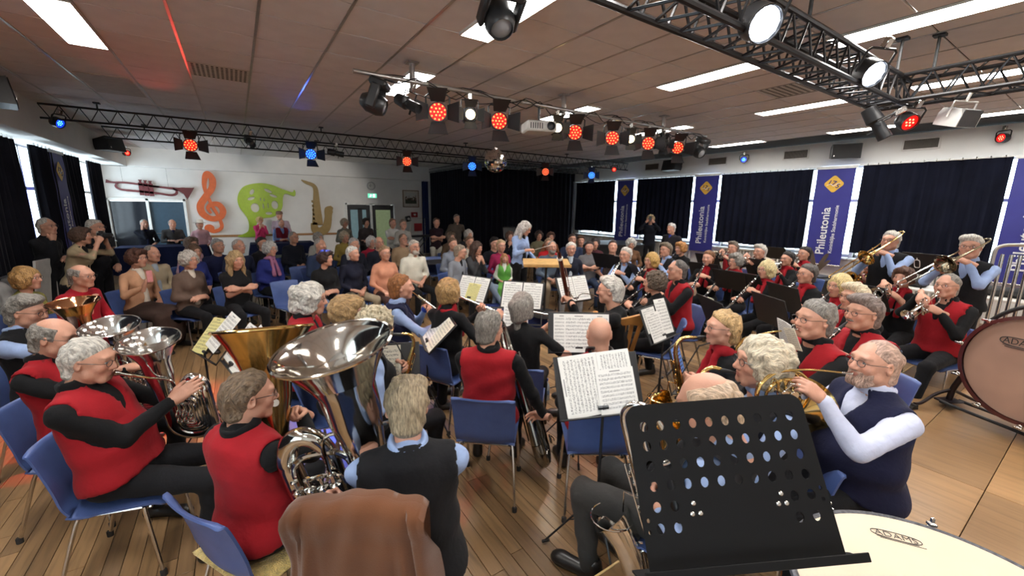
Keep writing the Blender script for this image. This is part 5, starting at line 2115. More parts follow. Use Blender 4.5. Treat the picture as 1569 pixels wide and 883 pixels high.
# ================================================================== music stands and sheets
def paper_mat():
 """printed music: ten staves of five lines with note heads and stems, on paper tinted by the object colour"""
 m, nt, b = nmat('printed_sheet')
 b.inputs['Roughness'].default_value = .7
 tc = node(nt, 'ShaderNodeTexCoord')
 sp = node(nt, 'ShaderNodeSeparateXYZ')
 nt.links.new(tc.outputs['UV'], sp.inputs[0])

 def mth(op, a, b_=None, c=None):
  n = node(nt, 'ShaderNodeMath', operation=op)
  for i, v_ in enumerate((a, b_, c)):
   if v_ is None:
    continue
   if isinstance(v_, (int, float)):
    n.inputs[i].default_value = v_
   else:
    nt.links.new(v_, n.inputs[i])
  return n.outputs[0]
 x, y = sp.outputs['X'], sp.outputs['Y']
 st = mth('FRACT', mth('MULTIPLY', y, 11.0))
 instaff = mth('MULTIPLY', mth('GREATER_THAN', st, .30), mth('LESS_THAN', st, .72))
 line = mth('LESS_THAN', mth('FRACT', mth('MULTIPLY', mth('SUBTRACT', st, .30), 9.6)), .22)
 mx_ = mth('MULTIPLY', mth('GREATER_THAN', x, .07), mth('LESS_THAN', x, .93))
 my_ = mth('MULTIPLY', mth('GREATER_THAN', y, .08), mth('LESS_THAN', y, .90))
 area = mth('MULTIPLY', mx_, my_)
 lines = mth('MULTIPLY', mth('MULTIPLY', instaff, line), .55)
 mp = node(nt, 'ShaderNodeMapping')
 mp.inputs['Scale'].default_value = (46, 60, 1)
 nt.links.new(tc.outputs['UV'], mp.inputs[0])
 oi = node(nt, 'ShaderNodeObjectInfo')
 vo = node(nt, 'ShaderNodeTexNoise', noise_dimensions='4D')
 vo.inputs['Scale'].default_value = 1.0
 nt.links.new(mp.outputs[0], vo.inputs['Vector'])
 nt.links.new(mth('MULTIPLY', oi.outputs['Random'], 50.0), vo.inputs['W'])
 blot = mth('MULTIPLY', mth('GREATER_THAN', vo.outputs['Fac'], .56), mth('MULTIPLY', mth('GREATER_THAN', st, .2), mth('LESS_THAN', st, .85)))
 mp2 = node(nt, 'ShaderNodeMapping')
 mp2.inputs['Scale'].default_value = (60, 11, 1)
 nt.links.new(tc.outputs['UV'], mp2.inputs[0])
 n2 = node(nt, 'ShaderNodeTexNoise', noise_dimensions='4D')
 n2.inputs['Scale'].default_value = 1.3
 nt.links.new(mp2.outputs[0], n2.inputs['Vector'])
 nt.links.new(mth('MULTIPLY', oi.outputs['Random'], 31.0), n2.inputs['W'])
 stem = mth('MULTIPLY', mth('GREATER_THAN', n2.outputs['Fac'], .60), mth('MULTIPLY', mth('GREATER_THAN', st, .22), mth('LESS_THAN', st, .80)))
 # title line at the top of the page
 title = mth('MULTIPLY', mth('MULTIPLY', mth('GREATER_THAN', y, .925), mth('LESS_THAN', y, .955)), mth('MULTIPLY', mth('GREATER_THAN', x, .36), mth('LESS_THAN', x, .64)))
 ink = mth('MAXIMUM', mth('MULTIPLY', area, mth('MAXIMUM', lines, mth('MAXIMUM', mth('MULTIPLY', blot, .8), mth('MULTIPLY', stem, .6)))), mth('MULTIPLY', title, .6))
 mx = node(nt, 'ShaderNodeMix', data_type='RGBA')
 nt.links.new(ink, mx.inputs[0])
 nt.links.new(oi.outputs['Color'], mx.inputs[6])
 mx.inputs[7].default_value = (.03, .03, .035, 1)
 nt.links.new(mx.outputs[2], b.inputs['Base Color'])
 return m


PAPER = paper_mat()
WHITE, CREAM, YELLOW = srgb(228, 226, 220), srgb(226, 220, 200), srgb(216, 206, 138)
SHEETS = {}


def sheet_mesh(w_, h_, bend=0.0, plain=False, land=False):
 key = (w_, h_, bend, plain, land)
 if key in SHEETS:
  return SHEETS[key]
 nx, ny = 6, 4
 vs, fs = [], []
 for j in range(ny + 1):
  for i in range(nx + 1):
   u, v_ = i / nx, j / ny
   vs.append(((u - .5) * w_, v_ * h_, bend * math.sin(u * PI) + .002 + bend * .3 * v_ * v_))
 n = len(vs)
 vs += [(a, b, c - .0025) for a, b, c in vs]
 for j in range(ny):
  for i in range(nx):
   a = j * (nx + 1) + i
   q = (a, a + 1, a + nx + 2, a + nx + 1)
   fs.append(q)
   fs.append(tuple(x + n for x in q[::-1]))
 rim = [i for i in range(nx + 1)] + [(nx + 1) * j + nx for j in range(1, ny + 1)] + [(nx + 1) * ny + i for i in range(nx - 1, -1, -1)] + [(nx + 1) * j for j in range(ny - 1, 0, -1)]
 for a, b in zip(rim, rim[1:] + rim[:1]):
  fs.append((b, a, a + n, b + n))
 me = MB().add(vs, fs).mesh('sheet_music', PAPER if not plain else WHITEP)
 uv = me.uv_layers.new(name='UVMap')
 for l in me.loops:
  p = me.vertices[l.vertex_index].co
  a, b = p.x / w_ + .5, p.y / h_
  uv.data[l.index].uv = (a, b) if not land else (b, 1 - a)
 SHEETS[key] = me
 return me


def stand_kit(kind):
 k = Kit('music_stand', 'music stand')
 return k


STANDS = {}


def desk_part(kind):
 mb = MB()
 if kind == 'solid':
  mb.box((0, .16, -.006), (.50, .34, .008), bev=.003)
  mb.box((0, .0, .022), (.50, .006, .06), bev=.002)
 elif kind == 'wire':
  for x in (-.235, -.08, .08, .235):
   mb.box((x, .14, -.006), (.012, .28, .005))
  for y in (.0, .14, .28):
   mb.box((0, y, -.006), (.48, .014, .005))
  mb.box((0, .0, .012), (.46, .005, .03))
 return mb


def stand(x, y, heading, z, label, kind='solid', tilt=28, floor=0.0, base=True):
 """stand on the floor; heading = the way its player looks; z = height of the ledge. returns the desk matrix"""
 key = (kind, round(z - floor, 2))
 h = z - floor
 if key not in STANDS:
  k = Kit('music_stand', 'music stand')
  k.part('desk', desk_part(kind), BLACK)
  mb = MB().tube([(0, .01, .42), (0, .01, h + .05)], .008, 8).tube([(0, .01, .24), (0, .01, .46)], .012, 8)
  k.part('pole', mb, BLACK)
  k.part('clamp_knob', MB().tube([(0, .01, .45), (.045, .01, .45)], .008, 6).ball((.05, .01, .45), .013, 8).tube([(-.03, .012, h + .04), (.03, .012, h + .04)], .012, 6), BLACKP)
  for q in range(3):
   a = 2 * PI * q / 3 + .5
   c, s_ = math.cos(a), math.sin(a)
   l = k.part('leg', MB().tube([(c * .01, .01 + s_ * .01, .40), (c * .30, .01 + s_ * .30, .012)], .006, 6).tube([(0, .01, .26), (c * .15, .01 + s_ * .15, .205)], .004, 5), BLACK)
   k.part('rubber_foot', MB().tube([(c * .27, .01 + s_ * .27, .03), (c * .31, .01 + s_ * .31, .008)], .0095, 6), RUBBER, parent=l)
  STANDS[key] = k
 k = STANDS[key]
 M = T(x, y, floor, -heading)
 # the desk is the first part: tilt it
 D = Matrix.Translation((0, 0, h)) @ Matrix.Rotation(math.radians(90 - tilt), 4, 'X')
 p = k.parts[0]
 k.parts[0] = (p[0], p[1], p[2], p[3], D)
 k.spawn(label, M, 'music stands')
 return M @ D


def sheet(D, dx, dy, w_, h_, color, label, rot=0, bend=.004, land=False, lift=0.0, group='sheet music on the stands'):
 o = obj('sheet_music', sheet_mesh(w_, h_, bend, False, land), None, D @ Matrix.Translation((dx, dy + .004, .001 + lift)) @ Matrix.Rotation(math.radians(rot), 4, 'Z'), color=color)
 return tag(o, label, 'sheet music', group)


# ================================================================== instruments (origin at the lips, +Y away from the player, +Z up)
INST = {}


def rod(mb, pts, r=.002, n=5):
 return mb.tube(pts, r, n)


def woodwind(name, L, r, bell, body, keys, mouth=.085, bocal=False):
 k = Kit(name, name)
 if mouth:
  k.part('mouthpiece', MB().lathe([(.004, 0), (.008, .02), (r * .95, mouth)], 12, axis='Y'), BLACKP)
 else:
  k.part('reed', MB().tube([(0, -.01, 0), (0, .05, 0)], [.004, .0025], 6), PINE)
 y0 = mouth or .05
 pr = [(r * .9, y0), (r * 1.25, y0 + .005), (r * 1.3, y0 + .055), (r, y0 + .065), (r, y0 + .26), (r * 1.15, y0 + .265), (r * 1.15, y0 + .28), (r * 1.05, y0 + .285), (r * 1.15, L - bell * 2.6)]
 k.part('tube', MB().lathe(pr, 14, axis='Y'), body)
 k.part('bell', MB().lathe([(r * 1.25, L - bell * 2.6), (r * 1.3, L - bell * 2.2), (r * 1.6, L - bell), (bell, L), (bell * .9, L - .004), (r * 1.1, L - bell)], 18, axis='Y'), body)
 kw = MB()
 for yy in (y0 + .003, y0 + .06, y0 + .272, L - bell * 2.5):
  kw.lathe([(r * 1.34, yy - .004), (r * 1.34, yy + .004)], 14, axis='Y', cap=False)
 for q in range(9):
  yy = y0 + .09 + q * (L - y0 - .2) / 9
  kw.lathe([(0, .0), (.0085, 0), (.0085, .003), (0, .004)], 10, M=Matrix.Translation((.004 * (-1) ** q, yy, r + .003)))
 for sx, ya, yb in ((-1, .02, .24), (1, .05, .3), (1, .3, .48), (-1, .28, .46)):
  rod(kw, [(sx * r * 1.1, y0 + ya * L / .66, r * .7), (sx * r * 1.1, y0 + yb * L / .66, r * .7)])
  kw.box((sx * r * 1.3, y0 + yb * L / .66, r * .5), (.012, .03, .005), bev=.001)
 k.part('keywork', kw, keys)
 k.anchor = [(V(-.085, y0 + .155, -.050), V(.85, .15, .45), V(-.45, 0, .9), 'keys'), (V(.085, y0 + .345, -.050), V(-.85, .1, .45), V(.45, 0, .9), 'keys')]
 return k


INST['clarinet'] = woodwind('clarinet', .66, .0125, .036, mat('black_grenadilla', (.012, .010, .010), .3), SILVER)
INST['bass_clarinet'] = woodwind('clarinet', .74, .015, .042, mat('black_grenadilla', (.012, .010, .010), .3), SILVER)
INST['oboe'] = woodwind('oboe', .62, .010, .022, mat('pale_silvered_wood', srgb(186, 170, 140), .3, .4), SILVER, mouth=0)
k = Kit('flute', 'flute')
k.part('head_joint', MB().tube([(0, -.06, 0), (0, .16, 0)], .0098, 12).box((0, 0, .010), (.018, .028, .007), bev=.003), SILVER)
k.part('tube', MB().tube([(0, .16, 0), (0, .61, 0)], .0095, 12).tube([(0, .16, 0), (0, .18, 0)], .012, 12).tube([(0, .49, 0), (0, .505, 0)], .0115, 12), SILVER)
kw = MB()
for q in range(13):
 kw.lathe([(0, 0), (.009, 0), (.009, .003), (0, .004)], 10, M=Matrix.Translation((0, .2 + q * .03, .0105)))
rod(kw, [(.011, .19, .004), (.011, .6, .004)])
k.part('keywork', kw, SILVER)
k.anchor = [(V(-.05, .235, -.085), V(.3, .1, .95), V(-.9, -.2, .3), 'keys'), (V(.055, .43, -.085), V(-.25, 0, .95), V(.9, .1, .3), 'keys')]
INST['flute'] = k


def trumpet(name, bell, fat, mt, L=.47):
 k = Kit(name, name)
 k.part('mouthpiece', MB().lathe([(.013, 0), (.012, .004), (.005, .02), (.006, .08)], 12, axis='Y'), SILVER)
 r = .006 * fat
 mb = MB()
 mb.tube(catmull([(0, .07, 0), (0, .3, 0), (0, .40, 0), (0, .435, -.012), (0, .445, -.045), (0, .43, -.078), (0, .39, -.088), (0, .22, -.088)], 5), r, 8)
 mb.tube(catmull([(-.018, .20, -.088), (-.02, .06, -.088), (-.02, .035, -.075), (-.02, .02, -.045), (-.02, .035, -.014), (-.02, .07, .0), (-.02, .2, .0)], 5), r * 1.05, 8)
 for q in range(3):
  y = .195 + q * .03
  s_ = -1 if q != 1 else 1
  mb.tube(catmull([(s_ * .01, y, -.04), (s_ * .05, y + .01, -.04), (s_ * .06, y + .012, -.055), (s_ * .05, y + .01, -.07), (s_ * .01, y, -.07)], 4), r * .9, 6)
 mb.tube([(-.01, .12, -.0), (-.01, .12, -.088)], .003, 5).tube([(-.01, .33, -.0), (-.01, .33, -.088)], .003, 5)
 k.part('tubing', mb, mt)
 pr = [(r * 1.05, .18), (r * 1.2, .28), (r * 1.8, L - .12), (r * 2.9, L - .05), (bell * .55, L - .018), (bell * .8, L - .005), (bell, L), (bell * .99, L + .003), (bell * .78, L - .004), (bell * .5, L - .02), (r * 2.4, L - .055)]
 k.part('bell', MB().lathe(pr, 22, axis='Y', M=Matrix.Translation((-.02, 0, 0)), cap=False), mt)
 for q in range(3):
  y = .195 + q * .03
  v_ = k.part('valve', MB().lathe([(.0125, -.10), (.0135, -.095), (.0125, -.09), (.0125, .03), (.0135, .032), (.0125, .038), (.004, .04), (.004, .062), (.009, .064), (.009, .069), (0, .069)], 12, M=Matrix.Translation((-.01, y, -.02))), mt)
 k.anchor = [(V(-.095, .17, -.115), V(.45, .55, .7), V(-.9, .0, .35), 'grip'), (V(.065, .135, .030), V(-.45, .85, -.05), V(.35, .05, .92), 'keys')]
 return k


INST['trumpet'] = trumpet('trumpet', .062, 1.0, SILVER)
INST['cornet'] = trumpet('cornet', .064, 1.15, SILVER, .40)
INST['flugelhorn'] = trumpet('flugelhorn', .078, 1.5, SILVER, .46)
INST['brass_flugelhorn'] = trumpet('flugelhorn', .078, 1.5, BRASS, .46)


def trombone(mt, slide_mt):
 k = Kit('trombone', 'trombone')
 k.part('mouthpiece', MB().lathe([(.014, 0), (.013, .005), (.006, .03), (.008, .08)], 12, axis='Y'), SILVER)
 mb = MB()
 for x in (0, .085):
  mb.tube([(x, .07 if x == 0 else .1, 0), (x, .72, 0)], .0075, 8)
 mb.tube(catmull([(0, .70, 0), (0, .76, 0), (.02, .795, 0), (.0425, .805, 0), (.065, .795, 0), (.085, .76, 0), (.085, .70, 0)], 4), .0085, 8)
 mb.tube([(0, .34, 0), (.085, .34, 0)], .005, 6).tube([(0, .12, 0), (.085, .12, 0)], .005, 6)
 k.part('slide', mb, slide_mt)
 mb = MB().tube(catmull([(.085, .12, 0), (.085, .0, 0), (.085, -.18, 0.02), (.07, -.24, .03), (.02, -.275, .04), (-.03, -.265, .05), (-.062, -.22, .055), (-.07, -.15, .055), (-.07, .0, .05)], 5), [.0075, .0075, .008, .008, .0085, .009, .0095], 8)
 mb.tube([(-.07, -.05, .05), (.085, -.05, 0)], .004, 5)
 k.part('tuning_slide', mb, mt)
 pr = [(.0095, 0), (.012, .12), (.018, .22), (.032, .29), (.06, .33), (.088, .35), (.105, .36), (.104, .363), (.086, .353), (.058, .334), (.028, .292)]
 k.part('bell', MB().lathe(pr, 26, axis='Y', M=Matrix.Translation((-.07, 0, .05)), cap=False), mt)
 k.anchor = [(V(-.075, .09, -.06), V(.7, .35, .6), V(-.7, -.3, .5), 'grip'), (V(.05, .28, -.06), V(-.1, .45, .85), V(.75, .0, .3), 'grip')]
 return k


INST['trombone'] = trombone(BRASS, BRASS)
INST['silver_trombone'] = trombone(DARKBRASS, SILVER)


def sax(name, s, mt, bari=False):
 k = Kit('saxophone', 'saxophone')
 p = lambda *q: tuple(c * s for c in q)
 k.part('mouthpiece', MB().lathe([(.006, 0), (.010, .03), (.012, .085)], 12, axis='Y', M=Matrix.Rotation(.05, 4, 'X')), BLACKP)
 neck = [(0, .06, .003), p(0, .10, .012), p(0, .135, .008), p(0, .165, -.022), p(0, .175, -.075)]
 if bari:
  neck = [(0, .06, .003), p(0, .09, .01), p(0, .12, -.02), p(0, .125, -.09), p(0, .10, -.13), p(0, .06, -.12), p(0, .055, -.07), p(0, .08, .02), p(0, .13, .05), p(0, .17, .02), p(0, .175, -.075)]
 k.part('neck', MB().tube(catmull(neck, 5), [.009 * s, .0125 * s], 10), mt)
 body = catmull([p(0, .175, -.075), p(0, .165, -.30), p(0, .15, -.58)], 6)
 bow = catmull([p(0, .15, -.58), p(0, .157, -.645), p(0, .20, -.68), p(0, .245, -.645), p(0, .255, -.58)], 5)
 bell = catmull([p(0, .255, -.58), p(0, .257, -.48), p(0, .265, -.40), p(0, .285, -.335), p(0, .292, -.32)], 4)
 k.part('body', MB().tube(body, [.0125 * s, .030 * s], 14).tube(bow, [.030 * s, .038 * s], 14, caps=False), mt)
 k.part('bell', MB().tube(bell, [.038 * s, .042 * s, .047 * s, .058 * s, .066 * s], 20, caps=False).tube([(x, y, z) for x, y, z in [(math.cos(a) * .066 * s, .292 * s + math.sin(a) * .064 * s, -.32 * s - math.sin(a) * -.018 * s) for a in (2 * PI * q / 20 for q in range(20))]], .0025 * s, 5, closed=True), mt)
 kw = MB()
 for q in range(11):
  t = .08 + q * .075
  yy, zz = .174 - .024 * t, -.085 - .50 * t
  r = (.009 + .009 * t) * s
  sx = (.35, -.5, .1)[q % 3]
  Mq = Matrix.Translation((sx * .03 * s, (yy + .014 + .018 * t) * s, zz * s)) @ Matrix.Rotation(-PI / 2, 4, 'X')
  kw.lathe([(0, 0), (r, 0), (r, .005 * s), (0, .007 * s)], 12, M=Mq)
  kw.tube([(.03 * s * sx, (yy + .016 + .018 * t) * s, zz * s), (.034 * s, (yy + .006) * s, zz * s)], .0022 * s, 4)
 for sx in (-1, 1):
  for dy in (.005, .02):
   kw.tube([(sx * .034 * s, (.172 + dy) * s, -.12 * s), (sx * .04 * s, (.152 + dy) * s, -.56 * s)], .0026 * s, 5)
 for zz in (-.42, -.50, -.60):
  kw.lathe([(0, 0), (.024 * s, 0), (.024 * s, .006 * s), (0, .008 * s)], 12, M=Matrix.Translation(p(.047, .255, zz)) @ Matrix.Rotation(PI / 2, 4, 'Y'))
  kw.tube([p(.062, .235, zz + .02), p(.066, .255, zz), p(.062, .275, zz - .02)], .003 * s, 5)
 kw.tube([p(0, .21, -.40), p(0, .235, -.40)], .004 * s, 6).tube([p(0, .19, -.25), p(0, .23, -.23), p(0, .25, -.30)], .003 * s, 5)
 k.part('keywork', kw, mt)
 k.part('neck_strap', MB().tube([p(0, .155, -.20), (0, .05, -.06), (-.05, -.09, -.02)], .005, 5), RUBBER)
 k.anchor = [(V(-.08 * s, .10 * s, -.235 * s), V(.75, .6, .25), V(-.55, .55, .3), 'keys'), (V(.085 * s, .09 * s, -.44 * s), V(-.75, .6, .1), V(.6, .6, .2), 'keys')]
 return k


INST['alto_sax'] = sax('alto', 1.0, BRASS)
INST['tenor_sax'] = sax('tenor', 1.22, BRASS)
INST['dark_sax'] = sax('baritone', 1.5, mat('dark_nickel', (.30, .29, .26), .16, 1.0), True)
INST['baritone_sax'] = sax('baritone', 1.5, SILVER, True)


def horn(mt):
 k = Kit('french_horn', 'french horn')
 k.part('mouthpiece', MB().lathe([(.010, 0), (.009, .004), (.004, .03), (.005, .06)], 12, axis='Y'), SILVER)
 cx, cy, cz = .02, .30, -.13
 mb = MB()
 mb.tube(catmull([(0, .05, 0), (0, .16, .004), (0, .26, .0), (.0, .36, -.02), (.0, .42, -.08), (0, .43, -.15)], 5), .0055, 8)

 def coil(R, x, r, a0, a1, squash=.92):
  return [(x + .012 * math.sin(a * .5), cy + R * math.cos(a), cz + R * squash * math.sin(a)) for a in np.linspace(a0, a1, 40)]
 mb.tube(coil(.135, .0, .008, 0, 6.0), [.006, .010], 8)
 mb.tube(coil(.118, .028, .008, 1, 7.0), .0075, 8)
 mb.tube(coil(.098, -.012, .007, 2, 8.2), .007, 8)
 mb.tube(coil(.075, .02, .006, 0, 5.6), .006, 8)
 for q in range(4):
  a = -.4 + q * .5
  mb.tube(catmull([(-.015, cy - .05 + q * .035, cz - .05), (-.03, cy - .05 + q * .035, cz + .0), (-.03, cy - .04 + q * .035, cz + .07), (-.015, cy - .025 + q * .035, cz + .08), (.0, cy - .03 + q * .035, cz + .02)], 4), .0052, 6)
 k.part('tubing', mb, mt)
 vb = MB()
 for q in range(3):
  vb.lathe([(0, -.03), (.018, -.03), (.02, -.026), (.018, -.02), (.018, .02), (.02, .026), (0, .03)], 14, axis='X', M=Matrix.Translation((-.035, cy - .045 + q * .045, cz + .03)))
  vb.box((-.06, cy - .06 + q * .04, cz + .085), (.012, .03, .006), bev=.002)
  vb.tube([(-.05, cy - .045 + q * .045, cz + .035), (-.06, cy - .06 + q * .04, cz + .083)], .003, 5)
 k.part('valves', vb, SILVER)
 bp = catmull([(.03, cy + .10, cz - .08), (.045, cy + .02, cz - .125), (.07, cy - .07, cz - .13), (.10, cy - .15, cz - .125), (.125, cy - .21, cz - .115), (.14, cy - .245, cz - .11)], 5)
 k.part('bell', MB().tube(bp, [.011, .015, .021, .032, .055, .09, .15], 24, caps=False), mt)
 k.anchor = [(V(-.10, cy - .10, cz + .035), V(.2, .75, .55), V(-.85, -.1, .5), 'keys'), (V(.20, .02, cz - .10), V(-.35, .9, .0), V(.8, .2, .5), 'relaxed')]
 return k


INST['french_horn'] = horn(BRASS)
k = Kit('bassoon', 'bassoon')
A0, A1 = V(.24, .20, -.62), V(-.36, .30, .40)
bd = (A1 - A0).normalized()
WOODR = mat('bassoon_maple', srgb(70, 24, 18), .25, coat=.4)
sd = bd.cross(V(0, 1, 0)).normalized() * .018
k.part('long_joint', MB().tube([A0 + sd, A0 + sd + bd * .95], .019, 12), WOODR)
k.part('boot_joint', MB().tube([A0 - bd * .02, A0 + bd * .42], .036, 14), WOODR)
k.part('wing_joint', MB().tube([A0 - sd + bd * .4, A0 - sd + bd * .82], .017, 12), WOODR)
k.part('bell', MB().tube([A0 + sd + bd * .95, A0 + sd + bd * 1.0, A0 + sd + bd * 1.24, A1 + sd], [.020, .023, .018, .024], 14), WOODR)
k.part('bell_ring', MB().tube([A1 + sd - bd * .012, A1 + sd + bd * .006], .0265, 14), mat('ivory_ring', srgb(228, 222, 206), .4))
kw = MB()
for q in range(9):
 c = A0 + bd * (.08 + q * .085) + V(0, -.030, 0)
 kw.ball(c, (.012, .006, .012), 8)
for dx in (-1, 1):
 kw.tube([A0 + sd * dx * 1.6 + V(0, -.02, 0), A0 + sd * dx * 1.6 + bd * 1.05 + V(0, -.02, 0)], .0032, 5)
k.part('keywork', kw, SILVER)
k.part('bocal', MB().tube(catmull([(0, 0, 0), (0, .06, .015), (-.02, .15, .02), (-.05, .21, -.03), A0 - sd + bd * .82], 5), .004, 6), SILVER)
c1, c2 = A0 + bd * .72, A0 + bd * .30
k.anchor = [(c1 + V(-.09, -.04, -.02), V(.75, .5, .3), V(-.5, -.6, .5), 'keys'), (c2 + V(.09, -.05, .0), V(-.75, .5, .2), V(.6, -.6, .3), 'keys')]
INST['bassoon'] = k


def low_brass(name, label, base, top, xdir, Rb, w_, mt, mouth, inner=None, bore=1.0, pistons=3, group=None, flare=1.0, valve_side=-1):
 """tuba / euphonium. base: world point of the bottom bow, top: world centre of the bell rim, xdir: towards the second branch"""
 base, top = Vector(base), Vector(top)
 H = (top - base).length
 M = frame(base, (top - base), xdir)           # +Y along bell axis here
 z = (top - base).normalized()
 x = Vector(xdir)
 x = (x - z * x.dot(z)).normalized()
 y = z.cross(x)
 M = Matrix(((x.x, y.x, z.x, base.x), (x.y, y.y, z.y, base.y), (x.z, y.z, z.z, base.z), (0, 0, 0, 1)))
 k = Kit(name, name)
 b1 = .058 * bore * Rb / .2
 r_th = b1 * 1.15
 pr = [(b1, .10 * H), (b1 * 1.08, .3 * H), (b1 * 1.3, .5 * H), (b1 * 1.65, .66 * H), (Rb * .50, .80 * H), (Rb * .66, .89 * H), (Rb * .82, .955 * H), (Rb * .95, .99 * H), (Rb, H), (Rb * .995, H + .004), (Rb * .93, .985 * H), (Rb * .78, .935 * H), (Rb * .60, .86 * H), (Rb * .46, .78 * H), (Rb * .34, .68 * H), (Rb * .2, .58 * H)]
 bl = k.part('bell', MB().lathe(pr, 40, cap=False), mt)
 ins = MB()
 seq = [(Rb * .992, H + .002), (Rb * .93, .983 * H), (Rb * .78, .933 * H), (Rb * .60, .858 * H), (Rb * .46, .778 * H), (Rb * .33, .68 * H), (Rb * .2, .58 * H), (0, .56 * H)]
 k.part('bell_inside', MB().lathe(seq, 40, cap=False), inner or mt, parent=bl)
 k.part('bell_rim', MB().tube([(Rb * math.cos(a), Rb * math.sin(a), H) for a in (2 * PI * q / 40 for q in range(40))], .006 * Rb / .2, 6, closed=True), mt, parent=bl)
 bow = [(w_ / 2 - w_ / 2 * math.cos(a), 0, .10 * H - w_ / 2 * .9 * math.sin(a)) for a in np.linspace(0, PI, 14)]
 bp = [(0, 0, .14 * H)] + bow + [(w_, 0, .2 * H), (w_, 0, .45 * H)]
 tr = [(w_ * .72 + w_ * .28 * math.cos(a), .012, .45 * H + w_ * .45 * math.sin(a)) for a in np.linspace(0, PI, 10)]
 bp += tr[1:] + [(w_ * .44, .015, .36 * H), (w_ * .44, .02, .18 * H)]
 k.part('outer_bow', MB().tube(catmull(bp, 2), [b1 * 1.02, b1 * .98, b1 * .9, b1 * .82, b1 * .75, b1 * .66, b1 * .56, b1 * .48], 16), mt)
 # wrap of small tubing: rounded rectangles
 mb = MB()
 nl = 2 if Rb > .2 else 4
 for q in range(nl):
  q = q * 2 if nl == 2 else q
  x0, x1 = w_ * (.20 + .05 * q), w_ * (.92 - .06 * q)
  z0, z1 = H * (.02 + .035 * q), H * (.52 - .05 * q)
  yy = valve_side * (.03 + .012 * q) * Rb / .2
  c = min(x1 - x0, z1 - z0) * .35
  pts = []
  for (px, pz, a0) in ((x1 - c, z1 - c, 0), (x0 + c, z1 - c, PI / 2), (x0 + c, z0 + c, PI), (x1 - c, z0 + c, 1.5 * PI)):
   for a in np.linspace(a0, a0 + PI / 2, 5):
    pts.append((px + c * math.cos(a), yy, pz + c * math.sin(a)))
  mb.tube(pts, (.016 - .002 * q) * (Rb / .2 * 1.1 if nl == 4 else .85), 8, closed=True)
 k.part('wrap_tubing', mb, mt)
 sc = Rb / .2
 for q in range(pistons):
  px = w_ * .38 + q * .046 * sc
  v_ = k.part('valve', MB().lathe([(0, -.11 * sc), (.019 * sc, -.11 * sc), (.021 * sc, -.10 * sc), (.018 * sc, -.095 * sc), (.018 * sc, .07 * sc), (.021 * sc, .075 * sc), (.021 * sc, .085 * sc), (.006 * sc, .09 * sc), (.006 * sc, .12 * sc), (.013 * sc, .122 * sc), (.013 * sc, .128 * sc), (0, .13 * sc)], 14, M=Matrix.Translation((px, valve_side * .085 * sc, .30 * H))), SILVER)
  lp = MB()
  for dz in (-.04, .02):
   lp.tube(catmull([(px - .005, valve_side * .085 * sc, .30 * H + dz * sc), (px, valve_side * .125 * sc, .30 * H + dz * sc), (px, valve_side * .14 * sc, .30 * H + (dz - .02) * sc), (px, valve_side * .125 * sc, .30 * H + (dz - .04) * sc), (px + .005, valve_side * .085 * sc, .30 * H + (dz - .04) * sc)], 4), .0075 * sc, 7)
  k.part('valve_slide', lp, mt, parent=v_)
 ml = M.inverted() @ Vector(mouth)
 e = V(w_ * .36, valve_side * .06 * sc, .62 * H)
 dirn = (e - ml).normalized()
 k.part('mouthpiece', MB().tube([ml, ml + dirn * .012, ml + dirn * .03, ml + dirn * .08], [.017, .016, .008, .008], 12), SILVER)
 k.part('leadpipe', MB().tube(catmull([ml + dirn * .07, ml.lerp(e, .6), e, V(w_ * .40, valve_side * .08 * sc, .50 * H), V(w_ * .40, valve_side * .085 * sc, .38 * H)], 5), .0075 * max(.8, sc), 8), mt)
 k.spawn(label, M, group)
 return M


# ================================================================== seating musicians
def play(pid, label, H, heading, inst=None, ilabel='', idir=(0, .72, -.70), iup=(0, 0, 1), chair='', z0=0.0, hshift=None, seat=True, igroup=None, kit=None, itilt=None, **kw):
 """a musician with chair and instrument; idir/iup in the musician's own space"""
 fk = {q: kw[q] for q in ('lean', 'hyaw', 'hpitch', 'hroll', 'sex', 'spread', 'legs', 'side') if q in kw}
 fk.setdefault('lean', 4.0)
 kw.setdefault('lean', 4.0)
 g = figure(H, heading, seat=seat, floor=z0, **fk)
 hands = kw.pop('hands', None)
 if inst:
  k_ = INST[inst]
  L = frame(g.mouth, idir, iup)
  if itilt is not None:
   L = L @ itilt
  if hands is None:
   hands = []
   for (p, d, b, sh) in k_.anchor:
    hands.append((L @ p, L.to_3x3() @ d, L.to_3x3() @ b, sh))
   # hands[0] is always the left one
  k_.spawn(ilabel, g.M @ L, igroup or 'instruments of the band')
 g2 = person(pid, label, H, heading, seat=seat, floor=z0, hands=hands, **kw)
 if chair:
  (kit or CHAIR).spawn(chair, g.M @ Matrix.Translation((0, -.0, 0)), 'blue chairs of the band')
 return g2

# ================================================================== the band
RVC, BVC, LBC, BKC, RSC = srgb(152, 24, 33), srgb(22, 22, 25), srgb(148, 168, 206), srgb(15, 15, 17), srgb(150, 24, 34)
NAVYC = srgb(24, 26, 52)
GREY, WHITEH, BROWN, BLOND, DGREY, FAIR = srgb(138, 132, 124), srgb(206, 200, 190), srgb(92, 62, 42), srgb(196, 160, 104), srgb(92, 86, 82), srgb(170, 136, 92)
RV = dict(top=BKC, vest=RVC, collar=BKC)
BV = dict(top=LBC, vest=BVC, collar=LBC)
BS = dict(top=BKC, scarf=RSC, sex='f')


def wl(g, p):
 return g.M.inverted() @ Vector(p)


M5C = Matrix.Translation((-.09, .05, 0))       # the tuba player sits a little right of his chair


